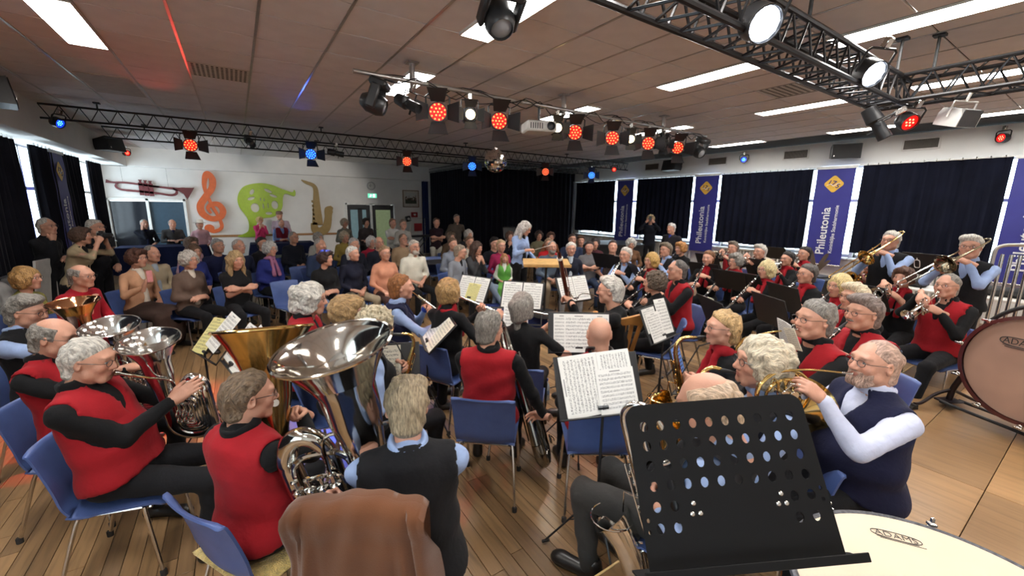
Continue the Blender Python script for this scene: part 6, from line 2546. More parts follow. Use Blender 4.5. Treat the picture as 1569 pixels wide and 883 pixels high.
# ---- low brass at front left
def brass_player(pid, label, H, heading, bell_at, H_inst, xh, Rb, w_, mt, inner, kind, ilabel, chair, tilt=(0, 0, 1), lh=None, rh=None, pistons=3, vs=-1, mouth_off=0, **kw):
 fk = {q: kw[q] for q in ('lean', 'hyaw', 'hpitch', 'hroll', 'sex', 'spread', 'legs', 'side') if q in kw}
 kw.setdefault('lean', 4.0)
 fk.setdefault('lean', 4.0)
 g = figure(H, heading, **fk)
 a = math.radians(heading)
 tv = Vector(tilt).normalized()
 top = Vector(bell_at)
 base = top - tv * H_inst
 xd = Vector(xh)
 mouth = g.M @ g.mouth
 M = low_brass(kind, ilabel, base, top, xd, Rb, w_, mt, mouth, inner, pistons=pistons, group='low brass of the band', valve_side=vs)
 hands = []
 for spec in (lh, rh):
  if spec[0] == 'w':         # given in the room's own axes
   q = g.M.to_3x3().inverted()
   hands.append((wl(g, spec[1]), q @ Vector(spec[2]), q @ Vector(spec[3]), spec[4]))
   continue
  p, d, b, sh = spec
  hands.append((wl(g, M @ Vector(p)), g.M.to_3x3().inverted() @ (M.to_3x3() @ Vector(d)), g.M.to_3x3().inverted() @ (M.to_3x3() @ Vector(b)), sh))
 person(pid, label, H, heading, hands=hands, **kw)
 CHAIR.spawn(chair, g.M @ Matrix.Rotation(math.radians(-4 if pid == 'm4' else 0), 4, 'Z') if pid != 'm5' else M5C @ g.M @ Matrix.Rotation(math.radians(-14), 4, 'Z') @ Matrix.Diagonal((1, 1, 1.28, 1)), 'blue chairs of the band')


brass_player('m1', 'silver-haired man with glasses in light blue shirt and black vest at the far left edge', (-1.326, 4.331, 1.200), 105, (-1.054, 4.188, 1.270), .60, (.8, -.5, 0), .145, .19, GOLDBRASS, BRASS, 'baritone_horn', 'copper coloured baritone horn of the man at the left edge', 'blue chair under the man at the far left edge', tilt=(-.05, -.1, 1), lh=(V(.06, .10, .24), V(.7, -.5, .4), V(.2, .9, 0), 'grip'), rh=(V(.16, -.14, .42), V(.5, .6, -.1), V(-.3, -.4, .8), 'keys'), hair='parted', hc=GREY, hyaw=5, hpitch=10, lean=-8, **BV)
brass_player('m2', 'bald man in red vest between the two euphonium players at left', (-0.972, 3.468, 1.190), 108, (-0.717, 3.391, 1.240), .62, (.8, -.5, 0), .145, .20, SILVER, SILVER, 'euphonium', 'silver euphonium of the bald man, second bell from the left', 'blue chair under the bald man with the euphonium', tilt=(-.05, -.24, 1), lh=(V(.06, .10, .24), V(.7, -.5, .4), V(.2, .9, 0), 'grip'), rh=(V(.16, -.14, .42), V(.5, .6, -.1), V(-.3, -.4, .8), 'keys'), hair='fringe', hc=GREY, hpitch=14, lean=-10, **RV)
brass_player('m3', 'white-haired man with glasses in red vest holding a euphonium, left foreground', (-0.699, 2.864, 1.190), 106, (-0.472, 2.922, 1.240), .66, (.86, -.35, 0), .142, .21, SILVER, SILVER, 'euphonium', 'silver and red reflecting euphonium in the left foreground', 'blue chair under the white-haired euphonium player, left foreground', tilt=(-.06, -.26, 1), lh=(V(.30, .04, .10), V(-.6, -.5, .5), V(.7, -.5, .2), 'grip'), rh=(V(.12, -.16, .36), V(.75, .35, .5), V(-.2, -.9, .35), 'flat'), hair='brush', hc=WHITEH, hyaw=2, hpitch=12, belly=.02, lean=-13, build=1.2, **RV)
brass_player('m4', 'man with cropped brown-grey hair in red vest, seen from behind at lower left', (-0.024, 2.020, 1.170), 56, (0.060, 2.253, 1.400), .95, (-.45, .83, 0), .215, .26, BRASS, BRASS, 'tuba', 'brass tuba with edge-on bell held by the man with cropped hair', 'blue chair with a yellow fleece cushion at the bottom left', tilt=(.05, .25, 1), lh=(V(.10, -.16, .34), V(-.4, .6, .3), V(-.6, -.5, .5), 'grip'), rh=(V(-.02, -.16, .50), V(-.2, .7, .4), V(.5, -.7, .3), 'grip'), elbows=((-.1, .5, -1), (.7, -.1, -.7)), pistons=4, hair='brush', hc=srgb(120, 100, 80), lean=-4, hyaw=26, hpitch=6, build=1.2, **RV)
brass_player('m5', 'fair-haired man in light blue shirt and black vest, seen from behind at bottom centre', (0.511, 1.538, 1.180), 18, (0.264, 1.642, 1.460), .96, (-.83, .42, 0), .225, .33, NICKEL, NICKEL, 'tuba', 'large nickel silver tuba with open bell in the left foreground', 'chair draped with a brown corduroy jacket at the bottom of the picture', tilt=(-.22, -.06, 1), lh=('w', (.33, 1.51, .98), (.1, .55, .35), (-.3, -.7, .5), 'grip'), elbows=((-.5, -.25, -.9), (.6, -.3, -.8)), rh=(V(.16, .24, .36), V(.3, -.7, .2), V(.3, .8, .2), 'grip'), pistons=4, vs=1, hair='parted', hc=srgb(168, 150, 122), glasses=False, lean=2, hpitch=20, build=1.25, cuff=srgb(60, 80, 160), **BV)

# ---- woodwinds and others, left half of the arc
play('m6', 'man with thick white wavy hair and glasses in red vest, left of the oboe player', (0.438, 3.559, 1.250), 112, 'clarinet', 'black clarinet of the white-haired man in red vest at left', chair='blue chair under the man with thick white hair', hair='mane', hc=WHITEH, hpitch=6, **RV)
play('m7', 'blond woman in black behind the big tuba bell, in profile', (0.610, 3.088, 1.220), 110, 'alto_sax', 'gold saxophone of the blond woman behind the tuba bell', (0, .95, -.3), chair='blue chair under the blond woman behind the tuba bell', sex='f', top=BKC, hair='shortfem', hc=FAIR, hpitch=8)
play('m8', 'curly white-haired person with saxophone half hidden by the big tuba bell', (0.712, 2.677, 1.210), 85, 'alto_sax', 'gold alto saxophone right of the big tuba bell', (.15, .96, -.25), chair='blue chair under the curly white-haired saxophonist', sex='f', hair='curly', hc=srgb(204, 190, 160), hpitch=10, **{k: v for k, v in BV.items()})
play('m9', 'short-haired woman in pale blue shirt and dark vest playing a pale oboe', (1.255, 3.777, 1.230), 108, 'oboe', 'pale oboe of the woman in the blue shirt', (0, .74, -.62), chair='blue chair under the oboe player', sex='f', top=LBC, vest=NAVYC, collar=LBC, hair='short', hc=srgb(150, 96, 52), glasses=False, cuff=srgb(50, 80, 180))
play('m10', 'woman with blond bob in black with red scarf playing the flute', (1.578, 3.403, 1.220), 62, 'flute', 'silver flute of the woman with the blond bob', (.94, .22, -.30), chair='blue chair under the flute player with the blond bob', hair='bob', hc=srgb(168, 132, 84), hyaw=22, glasses=False, **BS)
play('m11', 'woman with long grey tied hair in black, seen from behind, playing the flute', (1.879, 2.653, 1.200), 42, 'flute', 'silver flute of the woman with long grey hair', (.95, .15, -.18), chair='blue chair under the woman with long grey hair', sex='f', top=BKC, sleeves='short', hair='tied', hc=GREY, glasses=False, hyaw=15)
g = play('m12', 'curly grey-haired man in red vest with his back to the camera, centre', (1.368, 2.311, 1.190), 40, 'dark_sax', 'dark nickel baritone saxophone hanging right of the man in the centre', (.1, .96, -.2), itilt=Matrix.Rotation(-.35, 4, 'Y'), chair='empty looking blue chair back at the centre, under the curly-haired man in red', hair='short', hc=GREY, hyaw=24, hpitch=8, lean=-4, **RV)
play('m13', 'bald man in red vest with black headphones round his neck, seen from behind', (1.906, 1.819, 1.190), 34, None, chair='blue chair under the bald man with headphones', pose='lap', hair=None, hpitch=6, glasses=False, top=BKC, vest=RVC, collar=BKC, build=1.05, lean=-4)
WOODCH = Kit('wooden_chair', 'chair')
for s_ in (-1, 1):
 WOODCH.part('leg', MB().tube([(s_ * .19, .19, .0), (s_ * .18, .18, .43)], [.017, .022], 8), PINE)
 WOODCH.part('leg', MB().tube(catmull([(s_ * .19, -.24, .0), (s_ * .18, -.19, .43), (s_ * .21, -.27, .80), (s_ * .245, -.36, 1.10)], 4), [.017, .024, .02, .022], 8), PINE)
WOODCH.part('seat', MB().box((0, 0, .44), (.42, .42, .03), bev=.012), PINE)
WOODCH.part('top_rail', MB().prism(catmull([(-.225, 0), (-.1, .012), (0, .0), (.1, .012), (.225, 0), (.235, .11), (.1, .09), (0, .075), (-.1, .09), (-.235, .11)], 3, True), .024, M=Matrix.Translation((0, -.315, .955)) @ Matrix.Rotation(math.radians(105), 4, 'X')), PINE)
for q in range(5):
 x = -.13 + q * .065
 WOODCH.part('back_slat', MB().box((0, 0, 0), (.042, .012, .42), bev=.004, M=Matrix.Translation((x * 1.08, -.262, .76)) @ Matrix.Rotation(.23, 4, 'X')), PINE)
WOODCH.part('lower_rail', MB().box((0, -.215, .55), (.36, .022, .06), bev=.006), PINE)
play('m14', 'white-haired man in black pullover playing the bassoon', (2.827, 2.600, 1.250), -38, 'bassoon', 'dark red bassoon with ivory ring, leaning left', (0, 1, 0), hair='parted', hc=WHITEH, top=BKC, hpitch=4)
WOODCH.spawn('pine chair with slatted high back under the bassoonist', T(2.92, 2.74, 0, -22))
play('m15', 'woman with tousled grey-brown hair in black beside the bassoonist', (3.733, 2.800, 1.210), -35, 'clarinet', 'clarinet of the woman with tousled hair beside the bassoonist', chair='blue chair under the woman beside the bassoonist', sex='f', top=BKC, hair='curly', hc=srgb(96, 80, 66), hyaw=-12)
play('m16', 'balding man in red vest with clarinet in profile, sitting on a clearly visible blue chair', (4.418, 3.000, 1.270), -62, 'clarinet', 'black clarinet of the balding man in red vest', chair='blue chair under the balding clarinettist in red vest', hair='thin', hc=DGREY, **RV)
play('m17', 'grey-haired man in pale blue shirt and black vest with clarinet, facing the camera', (5.242, 4.530, 1.250), -100, 'clarinet', 'clarinet of the man in pale blue shirt next to the audience', chair='blue chair under the clarinettist in pale blue shirt', hair='short', hc=WHITEH, **BV)
play('m18', 'woman with blond bob and red scarf playing clarinet, left of the balding man', (5.202, 3.982, 1.220), -82, 'clarinet', 'clarinet of the woman with blond bob', chair='blue chair under the blond clarinettist', hair='bob', hc=srgb(190, 150, 84), **BS)
play('m19', 'man with glasses and grey parted hair in dark vest behind the blond clarinettist', (6.541, 4.711, 1.260), -80, 'oboe', 'small pale oboe of the man behind the blond clarinettist', chair='blue chair under the man behind the blond clarinettist', hair='parted', hc=srgb(120, 104, 86), **BV)
play('m20', 'woman with reddish blond hair half hidden beside the man in dark vest', (7.228, 4.868, 1.240), -78, 'clarinet', 'clarinet of the reddish blond woman', chair='blue chair under the reddish blond woman', hair='shortfem', hc=srgb(176, 122, 68), **{**BS, 'scarf': None})
play('m21', 'brown-haired woman with red scarf and clarinet at the second row end', (6.267, 3.712, 1.230), -100, 'clarinet', 'clarinet of the brown-haired woman', chair='blue chair under the brown-haired clarinettist', hair='short', hc=srgb(120, 78, 46), glasses=False, **BS)
play('m22', 'grey-haired woman with glasses, red scarf and clarinet in the second row', (6.263, 3.267, 1.230), -80, 'clarinet', 'clarinet of the grey-haired woman with red scarf', chair='blue chair under the grey-haired clarinettist with scarf', hair='shortfem', hc=GREY, **BS)
play('m23', 'white-haired cornet player in red vest in the back row', (7.771, 3.647, 1.270), -78, 'cornet', 'silver cornet of the white-haired man', (-.05, .98, -.15), chair='blue chair under the white-haired cornet player', hair='parted', hc=WHITEH, **RV)
play('m24', 'woman with light blond short hair and red scarf, playing clarinet in profile', (5.821, 2.619, 1.220), -72, 'clarinet', 'clarinet of the light blond woman', chair='blue chair under the light blond clarinettist', hair='bob', hc=srgb(222, 202, 150), **BS)
play('m25', 'dark-haired woman with glasses playing cornet in the back row', (8.289, 3.146, 1.260), -75, 'cornet', 'silver cornet of the dark-haired woman', (0, .98, -.15), chair='blue chair under the dark-haired cornet player', hair='short', hc=srgb(40, 32, 28), **BS)
play('m26', 'grey-haired woman with glasses, bare forearms and red scarf, playing clarinet', (5.784, 2.134, 1.240), -66, 'clarinet', 'clarinet of the bare-armed grey-haired woman', chair='blue chair under the bare-armed clarinettist', sleeves='short', hair='short', hc=DGREY, build=1.15, **BS)
play('m27', 'woman with straight light blond bob and clarinet near the right front', (5.200, 1.606, 1.230), -66, 'clarinet', 'clarinet of the woman with straight light blond bob', chair='blue chair under the woman with straight blond bob', hair='bob', hc=srgb(214, 190, 132), **BS)
play('m28', 'white-haired man with glasses and clarinet between the blond woman and the moustached man', (4.580, 1.295, 1.240), -60, 'clarinet', 'clarinet of the white-haired man at right', chair='blue chair under the white-haired clarinettist at right', hair='parted', hc=srgb(226, 208, 176), **RV)
play('m29', 'stout man with grey hair and moustache in red vest playing a large clarinet', (3.769, 0.997, 1.270), -62, 'bass_clarinet', 'large black clarinet of the stout man at right', chair='blue chair under the stout moustached man', hair='parted', hc=srgb(128, 112, 104), beard='moustache', build=1.18, belly=.04, **RV)
play('m30', 'reddish faced grey-haired man in red vest with brass flugelhorn', (7.417, 1.958, 1.250), -78, 'brass_flugelhorn', 'brass flugelhorn of the reddish faced man', (-.1, .97, -.12), chair='blue chair under the brass flugelhorn player', hair='short', hc=GREY, skin=1, **RV)
play('m31', 'brown-haired woman with red scarf playing a silver flugelhorn', (6.516, 1.413, 1.240), -80, 'flugelhorn', 'silver flugelhorn of the brown-haired woman', (0, .97, -.2), chair='blue chair under the flugelhorn player', sleeves='short', hair='shortfem', hc=srgb(92, 58, 40), glasses=False, **BS)
play('m32', 'balding man in red vest playing a silver trumpet at the right', (6.006, 0.961, 1.270), -72, 'trumpet', 'silver trumpet of the balding man at right', (0, .88, -.46), chair='blue chair under the trumpeter at right', hair='thin', hc=GREY, legs='out', spread=1.6, **RV)
g = PEOPLE['m32']
obj('vest_emblem', text_mesh('N', .06, .0015, WHITEP, bold=.002), g.root, Matrix.Translation(g.C + g.fw * .155 * g.s + V(-.085, 0, .03)) @ Matrix.Rotation(PI, 4, 'Z') @ Matrix.Rotation(PI / 2 - .1, 4, 'X'), 'white embroidered letter')
play('m33', 'trombonist with dark gold bell standing below the large blue banner', (7.016, 1.717, 1.640), -82, 'trombone', 'gold trombone of the left trombonist', (.25, .80, -.52), seat=False, hair='short', hc=WHITEH, **BV)
play('m34', 'trombonist standing at the far right with silver slide raised', (6.630, 0.951, 1.640), -88, 'silver_trombone', 'silver slide trombone of the right trombonist', (.35, .82, -.42), seat=False, hair='parted', hc=WHITEH, **BV)
play('m35', 'grey-haired french horn player in red vest, seen from the side behind small sheets', (3.144, 1.078, 1.290), -62, 'french_horn', 'french horn of the grey-haired man in red vest', (0, .98, -.12), chair='blue chair under the horn player in red vest', hair='short', hc=GREY, **RV)
play('m36', 'man with wavy white hair in blue shirt and black vest, behind the black desk', (2.089, 0.911, 1.260), -52, 'alto_sax', 'gold saxophone of the man with wavy white hair', (-.1, .98, .12), iup=(.1, 0, 1), chair='blue chair under the man with wavy white hair', hair='mane', hc=srgb(212, 198, 172), hpitch=-2, **BV)
play('m37', 'woman with short blond hair in black with red scarf playing tenor saxophone', (2.646, 1.417, 1.220), -56, 'tenor_sax', 'gold tenor saxophone of the blond woman with glasses', (0, .97, -.2), chair='blue chair under the blond tenor saxophonist', hair='short', hc=srgb(198, 162, 112), **BS)
play('m38', 'bald man behind the black desk with one leg stretched to the left', (1.518, 0.839, 1.240), -12, 'baritone_sax', 'silver baritone saxophone standing before the bald man', (-.25, .92, -.3), chair='blue chair under the bald man behind the black desk', hair='fringe', hc=srgb(206, 178, 150), legs='n', spread=.5, lean=-18, side=-13, hpitch=22, trousers=srgb(50, 48, 46), **BV)
STOOL = Kit('stool', 'stool')
STOOL.part('seat', MB().lathe([(0, .33), (.19, .33), (.205, .36), (.20, .41), (.17, .425), (0, .43)], 28), mat('black_leatherette', (.012, .012, .013), .45))
STOOL.part('post', MB().tube([(0, 0, .33), (0, 0, -.06)], .02, 10), BLACK)
for q in range(3):
 STOOL.part('foot', MB().tube([(0, 0, -.0), (.16 * math.cos(q * 2.1), .16 * math.sin(q * 2.1), -.105)], .012, 8), BLACK)
play('m39', 'bearded man with glasses in pale shirt and navy vest playing french horn', (2.439, 0.570, 1.300), -58, 'french_horn', 'french horn of the bearded man in navy vest', (0, .99, .06), chair='black round stool under the bearded horn player', kit=STOOL, z0=.12, hair='thin', hc=srgb(190, 156, 138), beard='beard', top=srgb(196, 200, 222), vest=NAVYC, collar=srgb(200, 204, 222), build=1.3, belly=.03, hpitch=-3, lean=-2)
play('m40', 'woman with black hair and cornet almost hidden behind the cornet players', (7.503, 3.079, 1.220), -70, 'cornet', 'cornet of the almost hidden black-haired woman', (0, .98, -.15), chair='blue chair under the almost hidden black-haired woman', hair='short', hc=srgb(34, 28, 26), **BS)
play('m41', 'grey-haired man with glasses by the snare drums in the back row', (8.282, 4.406, 1.250), -84, 'cornet', 'cornet of the man by the snare drums', (0, .98, -.15), chair='blue chair under the man by the snare drums', hair='parted', hc=srgb(118, 104, 92), **RV)

# headphones of the bald man, the fleece, the brown jacket
g = PEOPLE['m13']
hp = Kit('headphones', 'headphones')
hp.part('band', MB().tube([(.078 * math.cos(a), .072 * math.sin(a), .012 * math.sin(a * 2)) for a in np.linspace(-.9, PI + .9, 22)], .011, 8, flat=1.0), BLACKP)
for s_ in (-1, 1):
 hp.part('ear_cushion', MB().ball((s_ * .062, .058, -.02), (.026, .03, .036), 12), BLACKP)
hp.spawn('black headphones round the neck of the bald man', g.M @ Matrix.Translation(g.N + g.up * .075 * g.s) @ Matrix.Rotation(PI, 4, 'Z') @ Matrix.Rotation(.25, 4, 'X') @ Matrix.Rotation(PI, 4, 'Z'))
g = PEOPLE['m4']
fc = MB()
n = 16
vs = []
for j in range(n + 1):
 for i in range(n + 1):
  u, v_ = i / n * 2 - 1, j / n * 2 - 1
  r = (1 - abs(u) ** 6) * (1 - abs(v_) ** 6)
  vs.append((u * .23, v_ * .21 + .02, .018 + .03 * r ** .5 + .006 * math.sin(i * 2.3) * math.sin(j * 1.9)))
fs = [(j * (n + 1) + i, j * (n + 1) + i + 1, (j + 1) * (n + 1) + i + 1, (j + 1) * (n + 1) + i) for j in range(n) for i in range(n)]
fc.add(vs, fs)
fc.box((0, .02, .012), (.46, .42, .02), bev=.01)
solo('fleece_cushion', fc, mat('yellow_fleece', srgb(206, 178, 108), .95, var=.25, scale=40, bump=1.0, bscale=160, sheen=.4), 'pale yellow fleece cushion on the chair at bottom left', 'cushion', g.M @ Matrix.Rotation(math.radians(-4), 4, 'Z') @ Matrix.Translation((0, 0, .418)))

# brown jacket over the chair back of the tuba player: draped sheet with folds
g = PEOPLE['m5']
nx, ny = 60, 44
vs, fs = [], []
for side in (0, 1):
 for j in range(ny + 1):
  t = j / ny
  for i in range(nx + 1):
   u = i / nx * 2 - 1
   # from the front of the chair back over its top and down behind
   s_ = t * .95 - .16
   top = .835 - .010 * u * u - .022 * abs(u) ** 9 + .006 * math.sin(u * 5 + 1)
   k_ = min(max(s_, 0) / .05, 1)
   y = -.235 if s_ < 0 else -.25 - .06 * math.sin(k_ * PI / 2) - .05 * s_
   z = top + s_ * .9 if s_ < 0 else top - max(0, s_ - .03)
   d = max(0, s_ - .05)
   wd = .225 + .16 * min(d, .25) + .08 * max(0, d - .25)
   e = min(max((abs(u) - .42) / .3, 0), 1)
   f = d * .05 * math.sin(u * 4.2 + .8 + 2.2 * s_) + d * e * .13 * math.sin(abs(u) * 21 + 4 * s_ + (1 if u > 0 else 0)) + .006 * math.sin(u * 13 + s_ * 17)
   y -= f
   if .03 < s_ < .115 and abs(u) < .86:
    y -= .010 * min(1, (s_ - .03) / .012)          # turned-down collar
   if abs(u) > .74 and s_ > .02:
    y += -.02 + .45 * (abs(u) - .74) * min(1, d * 6)   # shoulders fall forward round the corners
   vs.append((u * wd, y - side * .010, z))
m_ = (nx + 1) * (ny + 1)
for j in range(ny):
 for i in range(nx):
  a = j * (nx + 1) + i
  q = (a, a + 1, a + nx + 2, a + nx + 1)
  fs.append(q)
  fs.append(tuple(x + m_ for x in q[::-1]))
CORD = mat('brown_corduroy', srgb(96, 60, 38), .95, var=.22, scale=4, bump=.15, bscale=300, sheen=.25)
JM = M5C @ g.M @ Matrix.Rotation(math.radians(-14), 4, 'Z') @ Matrix.Diagonal((1, 1, 1.28, 1))
jk = empty('jacket', JM, 'brown corduroy jacket hung over the chair back at the bottom of the picture', 'jacket')
obj('cloth', MB().add(vs, fs).mesh('cloth', CORD, 70), jk)

# percussion -------------------------------------------------------------
HEADM = mat('drum_skin', srgb(206, 190, 164), .55, var=.05, scale=4)
BASSM = mat('bass_drum_skin', srgb(158, 124, 106), .6, var=.12, scale=3)
COPPER = mat('drum_shell_mahogany', srgb(132, 58, 48), .22, coat=.6, var=.15)
LOGOB = mat('drum_logo_print', (.03, .025, .025), .6)
tk = Kit('timpani', 'timpani')
R = .365
tk.part('bowl', MB().lathe([(0, -.48), (.10, -.47), (.22, -.40), (.31, -.27), (R - .01, -.08), (R - .01, -.005)], 48), mat('timpani_copper', (.7, .36, .2), .25, 1.0))
tk.part('drum_head', MB().lathe([(R - .004, -.012), (R - .008, -.001), (R - .02, .002), (0, .002)], 64), HEADM)
tk.part('rim', MB().tube([(R * math.cos(a), R * math.sin(a), -.008) for a in (2 * PI * q / 72 for q in range(72))], .011, 8, closed=True), mat('rim_dark_steel', (.10, .10, .11), .5, .6, var=.4, scale=80))
for q in range(8):
 a = math.radians(20 + q * 45)
 c, s_ = math.cos(a), math.sin(a)
 l = tk.part('tension_rod', MB().tube([(c * (R + .016), s_ * (R + .016), .004), (c * (R + .016), s_ * (R + .016), -.20)], .007, 8).box((c * (R + .008), s_ * (R + .008), -.012), (.03, .03, .012), bev=.003), CHROME)
 tk.part('square_head', MB().lathe([(.014, .0), (.014, .008), (.006, .012), (.006, .026), (0, .027)], 4, M=Matrix.Translation((c * (R + .016), s_ * (R + .016), .0))), CHROME, parent=l)
for q in range(4):
 a = math.radians(q * 90 + 30)
 c, s_ = math.cos(a), math.sin(a)
 tk.part('strut', MB().tube(catmull([(c * R, s_ * R, -.1), (c * (R + .02), s_ * (R + .02), -.3), (c * .26, s_ * .26, -.58), (c * .36, s_ * .36, -.77)], 4), .014, 8), BLACK)
 tk.part('caster', MB().lathe([(0, -.012), (.03, -.012), (.03, .012), (0, .012)], 14, axis='X', M=Matrix.Translation((c * .36, s_ * .36, -.77))), RUBBER)


def drum_logo(kit, sz, M, bold):
 """oval with the maker's lettering and its underline"""
 w_, h_ = sz, sz * .27
 ov = []
 for q in range(40):
  a = 2 * PI * q / 40
  e = 2.6
  ov.append((w_ / 2 * math.copysign(abs(math.cos(a)) ** (2 / e), math.cos(a)), h_ / 2 * math.copysign(abs(math.sin(a)) ** (2 / e), math.sin(a)), 0))
 p = kit.part('logo_oval', MB().tube(ov, sz * bold, 5, closed=True), LOGOB, M=M)
 kit.part('logo_lettering', text_mesh('ADAMS', sz * .26, .0006, LOGOB, bold=-.0006 if bold < .012 else 0), LOGOB, M=M, sharp=None)
 kit.part('logo_underline', MB().tube([(-w_ * .36, -h_ * .68, 0), (w_ * .52, -h_ * .68, 0)], sz * bold * .7, 5).tube([(-w_ * .42, -h_ * .52, 0), (w_ * .40, -h_ * .52, 0)], sz * bold * .6, 5), LOGOB, M=M)


TPC = V(1.435, .07, 1.0)
lw_ = Vector((1.625, 0.248, 1.000)) - TPC
drum_logo(tk, .125, Matrix.Translation((lw_.x, lw_.y, .004)) @ Matrix.Rotation(math.radians(-58), 4, 'Z'), .009)
tk.spawn('timpani with cream head at the bottom right corner', Matrix.Translation(TPC))

bk_ = Kit('bass_drum', 'bass drum')
R, Dp = .42, .46
bk_.part('shell', MB().lathe([(R - .01, .02), (R - .01, Dp - .02)], 56, cap=False), COPPER)
for z in (0, Dp):
 bk_.part('hoop', MB().lathe([(R - .016, z - .03 if z == 0 else z + .03), (R + .012, z - .03 if z == 0 else z + .03), (R + .012, z + .02 if z == 0 else z - .02), (R - .006, z + .02 if z == 0 else z - .02)], 56, cap=False), mat('bass_drum_hoop', srgb(74, 34, 32), .3, coat=.5) if z == 0 else COPPER)
 bk_.part('drum_head', MB().lathe([(R - .012, z), (0, z + (.0 if z == 0 else 0.001))], 48, cap=False), BASSM)
for q in range(10):
 a = 2 * PI * q / 10 + .2
 c, s_ = math.cos(a), math.sin(a)
 l = bk_.part('tension_rod', MB().tube([(c * (R + .028), s_ * (R + .028), -.03), (c * (R + .028), s_ * (R + .028), Dp + .03)], .006, 6), CHROME)
 bk_.part('lug', MB().tube([(c * (R + .022), s_ * (R + .022), Dp * .2), (c * (R + .022), s_ * (R + .022), Dp * .34)], .014, 8).tube([(c * (R + .022), s_ * (R + .022), Dp * .66), (c * (R + .022), s_ * (R + .022), Dp * .8)], .014, 8).box((c * (R + .02), s_ * (R + .02), -.025), (.03, .03, .02), bev=.004), CHROME, parent=l)
 bk_.part('claw_wing', MB().box((c * (R + .03), s_ * (R + .03), -.05), (.05, .02, .012), bev=.004), CHROME, parent=l)
nrm = V(-.91, .41, .03).normalized()
BDC = V(5.02, .26, .80)
Mz = -nrm          # kit axis +Z runs from the batter head away from the camera
Mx = V(0, 0, 1).cross(Mz).normalized()
My = Mz.cross(Mx)
MBD = Matrix(((Mx.x, My.x, Mz.x, BDC.x), (Mx.y, My.y, Mz.y, BDC.y), (Mx.z, My.z, Mz.z, BDC.z), (0, 0, 0, 1)))
drum_logo(bk_, .26, Matrix.Translation((.08, .20, -.006)) @ Matrix.Rotation(PI, 4, 'Y'), .014)
bk_.spawn('concert bass drum with brown head and mahogany shell at the right edge', MBD)
sk = Kit('bass_drum_stand', 'drum stand')
STB = mat('stand_dark_brown', srgb(40, 30, 32), .4, .5)
sk.part('swivel_hoop', MB().tube([((R + .10) * math.cos(a), (R + .10) * math.sin(a), Dp * .5) for a in np.linspace(-.2, PI + .2, 40)], .017, 8), BLACK)
for s_ in (-1, 1):
 sk.part('side_post', MB().tube(catmull([(s_ * (R + .10), 0, Dp * .5), (s_ * (R + .13), -.10, Dp * .5), (s_ * (R + .10), -.24, Dp * .5), (s_ * (R + .14), -.40, Dp * .5), (s_ * (R + .15), -.52, Dp * .5)], 5), .024, 10), STB)
 sk.part('pivot_knob', MB().ball((s_ * (R + .10), 0, Dp * .5), .035, 10).tube([(s_ * (R + .06), 0, Dp * .5), (s_ * (R + .16), 0, Dp * .5)], .014, 8), BLACKP)
 sk.part('foot_bracket', MB().tube(catmull([(s_ * (R + .15), -.42, Dp * .5), (s_ * (R + .17), -.47, Dp * .2), (s_ * (R + .15), -.54, -.08), (s_ * (R + .15), -.55, -.16)], 5), .014, 8).tube(catmull([(s_ * (R + .15), -.42, Dp * .5), (s_ * (R + .17), -.47, Dp * .8), (s_ * (R + .15), -.54, Dp + .08), (s_ * (R + .15), -.55, Dp + .16)], 5), .014, 8).box((s_ * (R + .15), -.53, Dp * .5), (.12, .02, .2), bev=.008), STB)
 for z in (-.16, Dp + .16):
  sk.part('caster', MB().lathe([(0, -.015), (.036, -.015), (.036, .015), (0, .015)], 14, axis='X', M=Matrix.Translation((s_ * (R + .15), -.60, z))).box((s_ * (R + .15), -.565, z), (.05, .03, .04), bev=.006), RUBBER)
for z in (Dp * .5 - .10, Dp * .5 + .12):
 sk.part('cross_bar', MB().tube([(-(R + .15), -.535, z), (R + .15, -.535, z)], .014, 8), BLACK)
sk.spawn('dark tubular bass drum stand with casters on the plywood platform', MBD)

# tubular bells frame, snare drums, case and crest at the back right
k = Kit('tubular_bells', 'tubular bells')
fr = MB()
for x in (-.35, .35):
 fr.tube([(x, 0, .05), (x, 0, 1.55)], .02, 8)
 fr.tube([(x, -.25, .05), (x, .25, .05)], .018, 8)
fr.tube(catmull([(-.35, 0, 1.5), (-.33, 0, 1.6), (-.2, 0, 1.64), (.2, 0, 1.64), (.33, 0, 1.6), (.35, 0, 1.5)], 4), .02, 8)
k.part('frame', fr, mat('dull_steel', (.45, .43, .41), .35, .8))
for q in range(9):
 k.part('bell_tube', MB().tube([(-.28 + q * .07, .02, .62 - q * -.03), (-.28 + q * .07, .02, 1.52)], .018, 10), CHROME)
k.spawn('frame of shiny tubular bells at the right edge of the picture', T(7.75, .55, 0, -80))
k = Kit('snare_drum', 'snare drum')
k.part('shell', MB().lathe([(.165, 0), (.165, .13)], 26, cap=False), mat('drum_yellow', srgb(196, 152, 62), .35))
k.part('hoop', MB().tube([(.17 * math.cos(a), .17 * math.sin(a), .135) for a in (2 * PI * q / 26 for q in range(26))], .008, 6, closed=True).tube([(.17 * math.cos(a), .17 * math.sin(a), -.002) for a in (2 * PI * q / 26 for q in range(26))], .008, 6, closed=True), CHROME)
k.part('drum_head', MB().lathe([(.165, .13), (0, .131)], 24).lathe([(.165, 0.001), (0, 0.0)], 24), HEADM)
st = MB().tube([(0, 0, -.02), (0, 0, -.62)], .012, 6)
for q in range(3):
 a = q * 2.1
 st.tube([(0, 0, -.45), (.25 * math.cos(a), .25 * math.sin(a), -.77)], .008, 6).tube([(0, 0, -.04), (.17 * math.cos(a), .17 * math.sin(a), -.01)], .008, 6)
k.part('tripod', st, CHROME)
k.spawn('yellow snare drum tilted on its tripod left of the back row cornet players', T(10.1, 5.75, .78, 0, 25))
